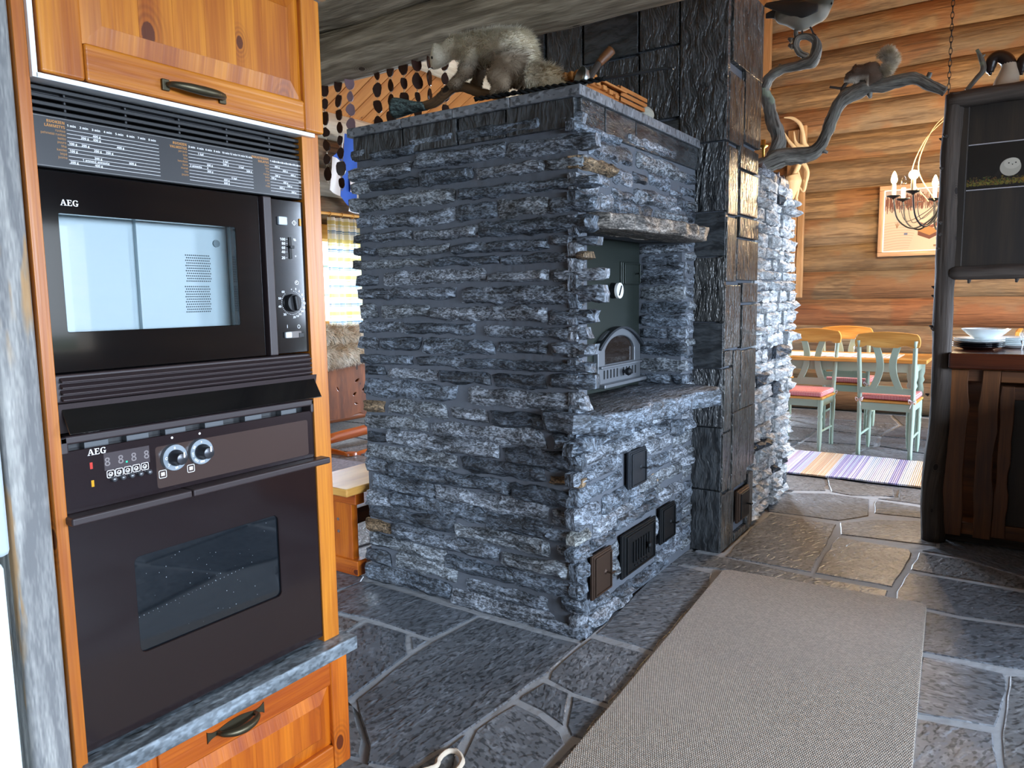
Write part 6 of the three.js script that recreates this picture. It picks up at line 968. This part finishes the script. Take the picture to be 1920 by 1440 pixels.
// ------------------------------------------------------------------ driftwood with bird and squirrel
{
  const z = -4.5, P = (px, py, dz = 0) => on('z', z + dz, px, py);
  const DW = thing('driftwood_branch', 'grey driftwood bough reaching from the rough stone wall to the cupboard', 'branch');
  const line = (pts, r, s) => tube(pts.map(p => P(...p)), r, { seg: pts.length * 9, rad: 14, rough: 0.24, freq: 20, s });
  const base = P(1452, 302); base.y = 2.0; base.z = -4.45;
  put(DW, 'bough', tube([V(-1.3, 2.0, -4.42), P(1456, 300, 0.04), P(1474, 294, 0.02), P(1500, 291), P(1525, 286), P(1544, 264), P(1560, 222), P(1580, 188), P(1618, 166), P(1660, 158), P(1700, 148), P(1722, 149), P(1745, 160), P(1772, 172)], [0.06, 0.056, 0.05, 0.044, 0.04, 0.034, 0.034, 0.038, 0.04, 0.036, 0.03, 0.028, 0.027, 0.024], { seg: 150, rad: 18, rough: 0.26, freq: 20, s: 51 }), drift);
  put(DW, 'side_branch', line([[1452, 298], [1460, 262], [1449, 226], [1440, 190], [1432, 166]], [0.048, 0.042, 0.038, 0.034, 0.03], 52), drift);
  put(DW, 'side_branch', line([[1432, 166], [1442, 146], [1466, 130], [1500, 123], [1524, 114], [1531, 92], [1528, 76], [1514, 68], [1497, 71], [1492, 86], [1500, 100], [1514, 106]], [0.03, 0.03, 0.028, 0.03, 0.034, 0.026, 0.02, 0.017, 0.018, 0.018, 0.018, 0.016], 53), drift);
  put(DW, 'side_branch', line([[1495, 72], [1492, 60], [1494, 48]], [0.014, 0.013, 0.01], 54), drift);
  for (const [a, b] of [[[1487, 88], [1479, 84]], [[1468, 130], [1461, 121]], [[1524, 112], [1538, 108]], [[1540, 282], [1552, 286]], [[1690, 150], [1694, 140]], [[1462, 262], [1470, 256]], [[1630, 172], [1632, 184]], [[1486, 76], [1478, 72]]]) put(DW, 'stub', line([a, b], [0.016, 0.007], 60), drift);
  put(DW, 'twig', line([[1738, 150], [1744, 136]], [0.014, 0.011], 55), drift);
  put(DW, 'twig', line([[1556, 163], [1580, 166], [1600, 164], [1618, 160]], [0.006, 0.008, 0.009, 0.01], 56), LOGDARK); put(DW, 'twig', line([[1578, 186], [1580, 166], [1592, 153], [1612, 150], [1630, 158]], [0.01, 0.01, 0.01, 0.011, 0.008], 57), LOGDARK);
  const T2 = thing('forked_twig', 'thin forked twig standing on the cupboard beside the carved birds', 'twig');
  put(T2, 'stem', tube([P(1812, 170), P(1830, 148), P(1844, 130), P(1839, 108), P(1832, 93)], [0.012, 0.012, 0.013, 0.011, 0.007], { seg: 30, rad: 10, rough: 0.12, s: 58 }), drift); put(T2, 'fork', tube([P(1838, 110), P(1847, 102)], [0.007, 0.004], { seg: 4, rad: 8 }), drift);
  // squirrel
  const sq = [[P(1610, 137), P(1632, 135), 0.036, 0.045], [P(1632, 135), P(1642, 144), 0.046, 0.04], [P(1610, 137), P(1595, 145), 0.034, 0.027], [P(1594, 146), P(1587, 152), 0.026, 0.012], [P(1602, 127), P(1604, 122), 0.01, 0.005], [P(1606, 150), P(1604, 164), 0.015, 0.009], [P(1636, 148, 0.02), P(1628, 158, 0.03), 0.03, 0.014], [P(1640, 150, -0.02), P(1636, 160, -0.02), 0.028, 0.014]];
  const st = [[P(1646, 144), P(1664, 130), 0.014, 0.02], [P(1664, 130), P(1673, 112), 0.021, 0.022], [P(1673, 112), P(1665, 99), 0.022, 0.02], [P(1665, 99), P(1651, 104), 0.02, 0.012]];
  const box = L => { const lo = V(9, 9, 9), hi = V(-9, -9, -9); for (const [a, b, r, q] of L) { lo.min(a.clone().subScalar(r)).min(b.clone().subScalar(q)); hi.max(a.clone().addScalar(r)).max(b.clone().addScalar(q)); } return [lo.subScalar(0.02), hi.addScalar(0.02)]; };
  const SQ = thing('stuffed_squirrel', 'stuffed brown squirrel with raised bushy tail on the driftwood bough', 'squirrel');
  const by = P(1610, 143).y, sc = p => mix3([0.13, 0.085, 0.06], [0.62, 0.55, 0.46], p.x < P(1632, 140).x ? sstep(by + 0.002, by - 0.02, p.y + 0.01 * noise3(p.x * 40, p.y * 40, p.z * 40)) : 0), tc = p => { const n = noise3(p.x * 40, p.y * 40, p.z * 40, 5); return mix3([0.42, 0.33, 0.20], [0.62, 0.55, 0.45], clamp(0.5 + 0.7 * n)); };
  const sg = sdfMesh(capsules(sq, 0.016), ...box(sq), 56); paint(sg, sc); put(SQ, 'body', sg, mat({ vertexColors: true, roughness: 0.95 }));
  const tg = sdfMesh(capsules(st, 0.016), ...box(st), 44); paint(tg, tc); put(SQ, 'tail', tg, mat({ vertexColors: true, roughness: 0.95 }));
  put(SQ, 'fur', furGeo(tg, 7000, 0.022, 0.0011, V(0.1, 0.2, 0), () => 1, tc), mat({ vertexColors: true, roughness: 1, side: THREE.DoubleSide })).userData.kind = 'stuff';
  put(SQ, 'body_fur', furGeo(sg, 5000, 0.008, 0.0009, V(0.5, -0.1, 0), () => 1, sc), mat({ vertexColors: true, roughness: 1, side: THREE.DoubleSide })).userData.kind = 'stuff';
  put(SQ, 'eye', new THREE.SphereGeometry(0.004, 10, 8), mat({ color: '#080706', roughness: 0.15 }), P(1594, 143, 0.026));
  // bird
  const bd = [[P(1470, 28), P(1505, 30), 0.05, 0.07], [P(1505, 30), P(1532, 20), 0.072, 0.062], [P(1532, 20), P(1545, 2), 0.05, 0.042], [P(1545, 2), P(1550, -10), 0.042, 0.036]];
  const BD = thing('stuffed_bird', 'stuffed dark-winged bird with pale belly perched on the driftwood loop', 'bird');
  const bc = p => { const n = noise3(p.x * 30, p.y * 60, p.z * 30, 7), k = sstep(P(1510, 26).y - 0.02, P(1510, 26).y + 0.02, p.y + 0.012 * n); return mix3([0.22, 0.205, 0.17], [0.055, 0.05, 0.035], k); };
  const bg = sdfMesh(capsules(bd, 0.03), ...box(bd), 56); paint(bg, bc); put(BD, 'body', bg, mat({ vertexColors: true, roughness: 0.9 }));
  const feather = (pts, w, name, m) => put(BD, name, tube(pts.map(p => P(...p)), w, { seg: 20, rad: 10, flat: 0.35 }), m);
  const wingM = mat({ color: '#1d1a17', roughness: 0.7 });
  feather([[1534, 14, 0.06], [1505, 18, 0.07], [1470, 14, 0.055], [1434, 10, 0.03]], [0.02, 0.045, 0.032, 0.008], 'wing', wingM); feather([[1534, 10, -0.05], [1505, 12, -0.06], [1470, 10, -0.045], [1436, 8, -0.02]], [0.02, 0.045, 0.032, 0.008], 'wing', wingM);
  feather([[1478, 30], [1455, 26], [1436, 30]], [0.03, 0.028, 0.014], 'tail_feathers', wingM); feather([[1553, -2, 0.01], [1560, 8, 0.02]], [0.014, 0.003], 'beak', wingM);
  const lm = mat({ color: '#2a1f18', roughness: 0.7 }); put(BD, 'leg', tube([P(1502, 46), P(1504, 58), P(1505, 68)], [0.006, 0.005, 0.005], { rad: 6, seg: 8 }), lm); put(BD, 'leg', tube([P(1516, 46), P(1522, 56), P(1526, 66)], [0.006, 0.005, 0.005], { rad: 6, seg: 8 }), lm);
  put(BD, 'foot', merge([[1516, 70], [1522, 70], [1530, 66]].map(p => tube([P(1526, 64), P(...p, 0.01)], [0.005, 0.003], { rad: 6, seg: 3 }))), lm); put(BD, 'foot', merge([[1498, 72], [1504, 72], [1510, 70]].map(p => tube([P(1505, 67), P(...p, 0.01)], [0.005, 0.003], { rad: 6, seg: 3 }))), lm);
  // carved birds on the cupboard
  const zc = -4.52, carved = (px, s, label) => {
    const Q = (dx, y) => on('z', zc, px + dx * s, y), C = thing('carved_bird', label, 'bird figurine');
    const bodyM = mat({ color: '#b5a794', roughness: 0.6 }), headM = mat({ color: '#20100c', roughness: 0.35 });
    const b0 = Q(0, 160); put(C, 'body', tube([V(b0.x, 2.285, zc), V(b0.x - 0.002, b0.y + 0.01, zc), Q(3, 140), Q(4, 126), Q(2, 116)], [0.062, 0.056, 0.045, 0.034, 0.03], { seg: 24, rad: 18 }), bodyM);
    put(C, 'neck_and_head', tube([Q(6, 134), Q(4, 120), Q(-4, 109), Q(-16, 106), Q(-27, 113), Q(-31, 126), Q(-32, 136)], [0.022, 0.032, 0.032, 0.03, 0.028, 0.024, 0.016], { seg: 40, rad: 16 }), headM);
    put(C, 'bill', tube([Q(-32, 134), Q(-31, 141)], [0.013, 0.006], { seg: 4, rad: 10 }), headM);
  };
  carved(1888, 1, 'carved bird with dark curled neck and pale breast on the cupboard, beside the forked twig');
  carved(1948, 1.05, 'second carved bird with dark curled neck on the cupboard, farther from the twig');
}
// reindeer antlers on the wall boards and a brass candlestick
{
  const z = ZW + 0.16, A = (X, Y, dz = 0) => on('z', z + dz, 1440 + X / 7.2, 200 + Y / 7.2), bone = mat({ color: '#d9c8a4', roughness: 0.55, bumpMap: flagBump, bumpScale: 0.003 });
  const AN = thing('reindeer_antlers', 'bleached reindeer skull with branching antlers mounted on vertical wall boards', 'antlers');
  const t = (pts, r, n = 'tine') => put(AN, n, tube(pts.map(p => A(...p)), r.map(q => q * 0.68), { seg: pts.length * 8, rad: 10 }), bone);
  t([[440, 740], [500, 640], [520, 560], [488, 490], [470, 350], [430, 230], [330, 155], [218, 146]], [0.04, 0.04, 0.045, 0.036, 0.03, 0.028, 0.024, 0.01], 'beam_antler');
  t([[500, 530], [420, 530], [370, 470], [350, 335]], [0.035, 0.035, 0.022, 0.007]); t([[400, 600], [340, 530], [280, 460], [220, 350]], [0.035, 0.03, 0.022, 0.007]); t([[470, 560], [400, 590], [350, 620], [215, 612]], [0.035, 0.03, 0.024, 0.008]);
  t([[440, 740], [385, 860], [340, 950], [300, 1020]], [0.04, 0.04, 0.036, 0.03], 'beam_antler'); t([[445, 745], [505, 800], [537, 900], [515, 1020], [480, 1140], [420, 1080]], [0.036, 0.032, 0.028, 0.024, 0.022, 0.01]); t([[490, 1120], [492, 1050], [482, 985]], [0.02, 0.014, 0.006]);
  t([[385, 860], [415, 960], [412, 1090], [385, 1230], [390, 1270], [345, 1340]], [0.032, 0.028, 0.024, 0.022, 0.018, 0.007]); t([[310, 990], [250, 1000], [210, 985]], [0.03, 0.026, 0.01]);
  put(AN, 'skull', tube([A(330, 930), A(345, 1010), A(335, 1090), A(318, 1180), A(310, 1250)], [0.07, 0.085, 0.07, 0.05, 0.03], { seg: 24, rad: 16, rough: 0.08 }), bone);
  const c = on('z', -4.62, 1434, 290), brass = mat({ color: '#a8823c', roughness: 0.3, metalness: 0.9 });
  const CS = thing('brass_candlestick', 'small brass candlestick on the rough stone wall behind the driftwood', 'candlestick', [c.x - 0.01, 2.015, -4.62]);
  put(CS, 'stand', lathe([[0, 0], [0.045, 0], [0.045, 0.008], [0.016, 0.02], [0.01, 0.05], [0.018, 0.065], [0.009, 0.08], [0.009, 0.15], [0.03, 0.165], [0.014, 0.17], [0.014, 0.2], [0, 0.2]], 20), brass);
}
// ------------------------------------------------------------------ living corner seen past the fireplace
{
  // curtain with rod and rings
  const x = XL + 0.16, yr = on('x', x, 625, 401).y, yb = on('x', x, 640, 612).y;
  const ROD = thing('curtain_rod', 'pale wooden curtain rod with rings above the left window', 'curtain rod');
  const rodM = pineLight, z0 = -7.0, z1 = -4.6; put(ROD, 'rod', tube([[x, yr, z0], [x, yr, z1]], [0.014, 0.014], { rad: 12, seg: 2 }), rodM);
  for (const z of [z0 + 0.06, z1 - 0.06]) put(ROD, 'bracket', boxAt(XL - 0.05, x, yr - 0.012, yr + 0.012, z - 0.012, z + 0.012, 0.003), rodM);
  const plaid = canvasTex(512, 1024, (c, w, h) => {
    c.fillStyle = '#ece9df'; c.fillRect(0, 0, w, h);
    for (let i = 0; i < 6; i++) { const y = i * h / 6; c.fillStyle = 'rgba(206,184,92,0.75)'; c.fillRect(0, y + 30, w, 34); c.fillStyle = 'rgba(206,184,92,0.35)'; c.fillRect(0, y + 76, w, 16); c.fillStyle = 'rgba(74,116,160,0.8)'; c.fillRect(0, y + 122, w, 13); c.fillRect(0, y + 142, w, 7); }
    for (let i = 0; i < 8; i++) { const a = i * w / 8; c.fillStyle = 'rgba(206,184,92,0.3)'; c.fillRect(a, 0, 20, h); c.fillStyle = 'rgba(74,116,160,0.25)'; c.fillRect(a + 34, 0, 7, h); }
  });
  const za = on('x', x, 618, 500).z, zb = za - 0.85, n = 110, m = 12, pos = [], uv = [], idx = [];
  for (let j = 0; j <= m; j++) for (let i = 0; i <= n; i++) { const u = i / n, v = j / m, amp = 0.03 + 0.018 * (1 - v); pos.push(x + amp * Math.sin(u * 2 * Math.PI * 9 + 0.5 * Math.sin(v * 3)) - 0.004, mix(yb, yr - 0.035, v), mix(zb, za, u) + 0.008 * Math.sin(u * 40 + v * 2)); uv.push(u * 1.6, v); }
  for (let j = 0; j < m; j++) for (let i = 0; i < n; i++) { const a = j * (n + 1) + i; idx.push(a, a + 1, a + n + 1, a + 1, a + n + 2, a + n + 1); }
  const cg = new THREE.BufferGeometry(); cg.setAttribute('position', new THREE.Float32BufferAttribute(pos, 3)); cg.setAttribute('uv', new THREE.Float32BufferAttribute(uv, 2)); cg.setIndex(idx); cg.computeVertexNormals();
  plaid.wrapS = plaid.wrapT = THREE.RepeatWrapping;
  const CU = thing('plaid_curtain', 'white curtain checked in yellow and blue at the left window', 'curtain');
  put(CU, 'cloth', cg, pmat({ map: plaid, roughness: 0.95, transmission: 0.45, thickness: 0, side: THREE.DoubleSide }));
  for (let i = 0; i < 6; i++) put(CU, 'ring', new THREE.TorusGeometry(0.022, 0.004, 6, 16), rodM, [x, yr - 0.004, mix(za - 0.03, zb + 0.03, i / 5)], [0, 0.1 * i, 0]);
  // pennant in blue and white
  const F = (px, py, dx = 0) => on('x', XL + 0.2 + dx, px, py);
  const cloth = (q, name, m, par) => { const g = new THREE.BufferGeometry(), P = [], U = [], I = [], k = 8; for (let j = 0; j <= k; j++) for (let i = 0; i <= k; i++) { const u = i / k, v = j / k, p = q[0].clone().lerp(q[1], u).lerp(q[3].clone().lerp(q[2], u), v); p.x += 0.012 * Math.sin(u * 5 + v * 2); P.push(p.x, p.y, p.z); U.push(u, v); } for (let j = 0; j < k; j++) for (let i = 0; i < k; i++) { const a = j * (k + 1) + i; I.push(a, a + 1, a + k + 1, a + 1, a + k + 2, a + k + 1); } g.setAttribute('position', new THREE.Float32BufferAttribute(P, 3)); g.setAttribute('uv', new THREE.Float32BufferAttribute(U, 2)); g.setIndex(I); g.computeVertexNormals(); put(par, name, g, m); };
  const FL = thing('pennant', 'blue and white cloth pennant hanging on the left log wall', 'flag'), blueC = mat({ color: '#2f5fc0', roughness: 0.8, side: THREE.DoubleSide }), whiteC = mat({ color: '#e9ecef', roughness: 0.85, side: THREE.DoubleSide });
  cloth([F(646, 250), F(672, 262), F(668, 400), F(637, 368)], 'blue_band', blueC, FL); cloth([F(643, 249), F(646, 250), F(641, 302), F(637, 296)], 'white_stripe', whiteC, FL);
  cloth([F(623, 293, 0.004), F(641, 302, 0.004), F(637, 368, 0.004), F(617, 356, 0.004)], 'white_field', whiteC, FL); cloth([F(634, 284, 0.004), F(643, 288, 0.004), F(641, 302, 0.004), F(623, 293, 0.004)], 'blue_corner', blueC, FL);
  cloth([F(655, 382, -0.004), F(676, 380, -0.004), F(676, 402, -0.004), F(652, 396, -0.004)], 'white_tail', whiteC, FL); cloth([F(655, 330, 0.006), F(676, 338, 0.006), F(672, 362, 0.006), F(656, 360, 0.006)], 'white_notch', whiteC, FL);
  // settle of root wood with a sheepskin on its back
  const xs = -5.15, R = (px, py, dx = 0) => on('x', xs + dx, px, py);
  const ST = thing('root_wood_settle', 'rustic settle with a carved root wood back below the left window', 'settle');
  const za2 = R(560, 700).z, zb2 = R(760, 700).z, yt = R(640, 640).y, ym = R(640, 782).y, ylow = R(640, 822).y, y2 = R(640, 800).y;
  const sh = new THREE.Shape(), len = za2 - zb2; const edge = (i, n) => 0.02 * noise3(i * 0.8, n, 3);
  for (let i = 0; i <= 20; i++) sh[i ? 'lineTo' : 'moveTo'](i / 20 * len, ym + edge(i, 1)); for (let i = 20; i >= 0; i--) sh.lineTo(i / 20 * len, yt + edge(i, 5)); sh.closePath();
  for (let k = 0; k < 260; k++) { const cx = rr(0.06, len - 0.06), cy = rr(ym + 0.06, yt - 0.04), h = new THREE.Path(), r = rr(0.013, 0.026), a0 = rr(0, 3); for (let i = 0; i <= 10; i++) { const a = i / 10 * 2 * Math.PI, q = r * (1 + 0.35 * noise3(Math.cos(a) * 1.4, Math.sin(a) * 1.4, k)); h[i ? 'lineTo' : 'moveTo'](cx + Math.cos(a) * q * 1.5 * Math.cos(a0) - Math.sin(a) * q * 0.6 * Math.sin(a0), cy + Math.cos(a) * q * 1.5 * Math.sin(a0) * 0.6 + Math.sin(a) * q * 0.6); } if (!sh.holes.some(o => o.c && Math.hypot(o.c[0] - cx, o.c[1] - cy) < 0.088)) { h.c = [cx, cy]; sh.holes.push(h); } }
  const rootWood = mat({ map: woodMap([0.34, 0.17, 0.07], [0.56, 0.32, 0.15], 9, 231, [0.7, 0.4], 4), roughness: 0.45 });
  put(ST, 'carved_back', uvM(new THREE.ExtrudeGeometry(sh, { depth: 0.05, bevelEnabled: true, bevelThickness: 0.01, bevelSize: 0.008, bevelSegments: 2 }).rotateY(Math.PI / 2).translate(xs - 0.025, 0, za2)), rootWood);
  put(ST, 'rail', tube([[xs, ym + 0.0, za2], [xs, ym - 0.01, (za2 + zb2) / 2], [xs, ym, zb2]], [0.035, 0.035], { rad: 12, rough: 0.1 }), rootWood);
  put(ST, 'rail', tube([[xs + 0.3, y2 - 0.02, za2], [xs + 0.3, y2, (za2 + zb2) / 2], [xs + 0.3, y2 - 0.02, zb2]], [0.045, 0.05], { rad: 12, rough: 0.1 }), pineWarm); put(ST, 'rail', tube([[xs + 0.55, ylow - 0.08, za2], [xs + 0.55, ylow - 0.03, (za2 + zb2) / 2], [xs + 0.55, ylow - 0.06, zb2]], [0.06, 0.055], { rad: 12, rough: 0.1 }), pineWarm);
  for (const z of [za2 - 0.05, zb2 + 0.05]) { put(ST, 'leg', tube([[xs, 0, z], [xs, ym, z]], [0.05, 0.045], { rad: 12, rough: 0.1 }), pineWarm); put(ST, 'leg', tube([[xs + 0.55, 0, z], [xs + 0.55, ylow, z]], [0.055, 0.05], { rad: 12, rough: 0.1 }), pineWarm); put(ST, 'side_rail', tube([[xs, ylow, z], [xs + 0.55, ylow - 0.05, z]], [0.04, 0.04], { rad: 10, rough: 0.1 }), pineWarm); }
  const s0 = R(585, 616).z, s1 = R(700, 616).z, yA = R(640, 614).y, yB = R(640, 690).y;
  const skin = sdfMesh(capsules([[V(xs + 0.02, yA - 0.06, s0), V(xs + 0.02, yA - 0.07, s1), 0.07, 0.07], [V(xs + 0.06, yA - 0.22, s0 - 0.03), V(xs + 0.06, yA - 0.22, s1 + 0.05), 0.055, 0.055], [V(xs + 0.06, yB + 0.08, s0 - 0.05), V(xs + 0.06, yB + 0.12, s1 + 0.05), 0.05, 0.04]], 0.08), V(xs - 0.1, yB - 0.05, s1 - 0.12), V(xs + 0.2, yA + 0.05, s0 + 0.12), 60);
  const wool = p => { const n = noise3(p.x * 22, p.y * 22, p.z * 22, 9); return mix3([0.60, 0.49, 0.35], [0.90, 0.86, 0.76], clamp(0.45 + 0.9 * n)); };
  paint(skin, wool); const SK = thing('sheepskin', 'curly cream sheepskin thrown over the back of the root wood settle', 'sheepskin'); put(SK, 'hide', skin, mat({ vertexColors: true, roughness: 1 }));
  put(SK, 'wool', furGeo(skin, 16000, 0.045, 0.004, V(0.1, -0.5, 0), () => 1, wool), mat({ vertexColors: true, roughness: 1, side: THREE.DoubleSide })).userData.kind = 'stuff';
  // pine bench beside the fireplace
  const BN = thing('pine_bench', 'short pine bench with plank end leg standing beside the fireplace', 'bench');
  const bx0 = -2.83, bx1 = -2.49, by = 0.44, bz1 = -2.31, bz0 = -3.75;
  put(BN, 'seat', rbox(bx1 - bx0, 0.038, bz1 - bz0, 0.008, 'z', 2).translate((bx0 + bx1) / 2, by - 0.019, (bz0 + bz1) / 2), pineLight);
  for (const z of [bz1 - 0.1, bz0 + 0.1]) { const g = new THREE.Group(); g.name = 'end_support'; BN.add(g); put(g, 'cross_cleat', boxAt(bx0 + 0.03, bx1 - 0.02, by - 0.095, by - 0.038, z - 0.03, z + 0.03, 0.006, 'x'), pineWarm); put(g, 'leg_board', boxAt(bx0 + 0.07, bx1 - 0.06, 0.07, by - 0.09, z - 0.02, z + 0.02, 0.004, 'y'), pineWarm); put(g, 'foot', boxAt(bx0 + 0.03, bx1 - 0.02, 0, 0.075, z - 0.032, z + 0.032, 0.006, 'x'), pineWarm); for (const y of [0.2, 0.26]) put(g, 'bolt', cyl(0.007, 0.007, 0.006, 12).rotateX(Math.PI / 2), steel, [(bx0 + bx1) / 2 + 0.02, y, z + 0.021]); }
  put(BN, 'stretcher', boxAt((bx0 + bx1) / 2 - 0.015, (bx0 + bx1) / 2 + 0.015, 0.2, 0.28, bz0 + 0.12, bz1 - 0.12, 0.003, 'z'), brownStain);
  const wl = tex(256, 256, (u, v) => { const k = 0.55 + 0.25 * (fbm(u, v, 60, 20, 2, 333) - 0.5) + 0.14 * Math.sin(v * 2 * Math.PI * 30); return [k, k * 0.96, k * 1.02]; }, true, [0.4, 0.4]);
  solo('woven_carpet', rbox(1.6, 0.008, 1.1, 0.003, 'x').translate(-3.9, 0.005, -3.6), mat({ map: wl, roughness: 0.95 }), 'grey lilac woven carpet behind the pine bench', 'carpet');
}
renderer.render(scene, camera);
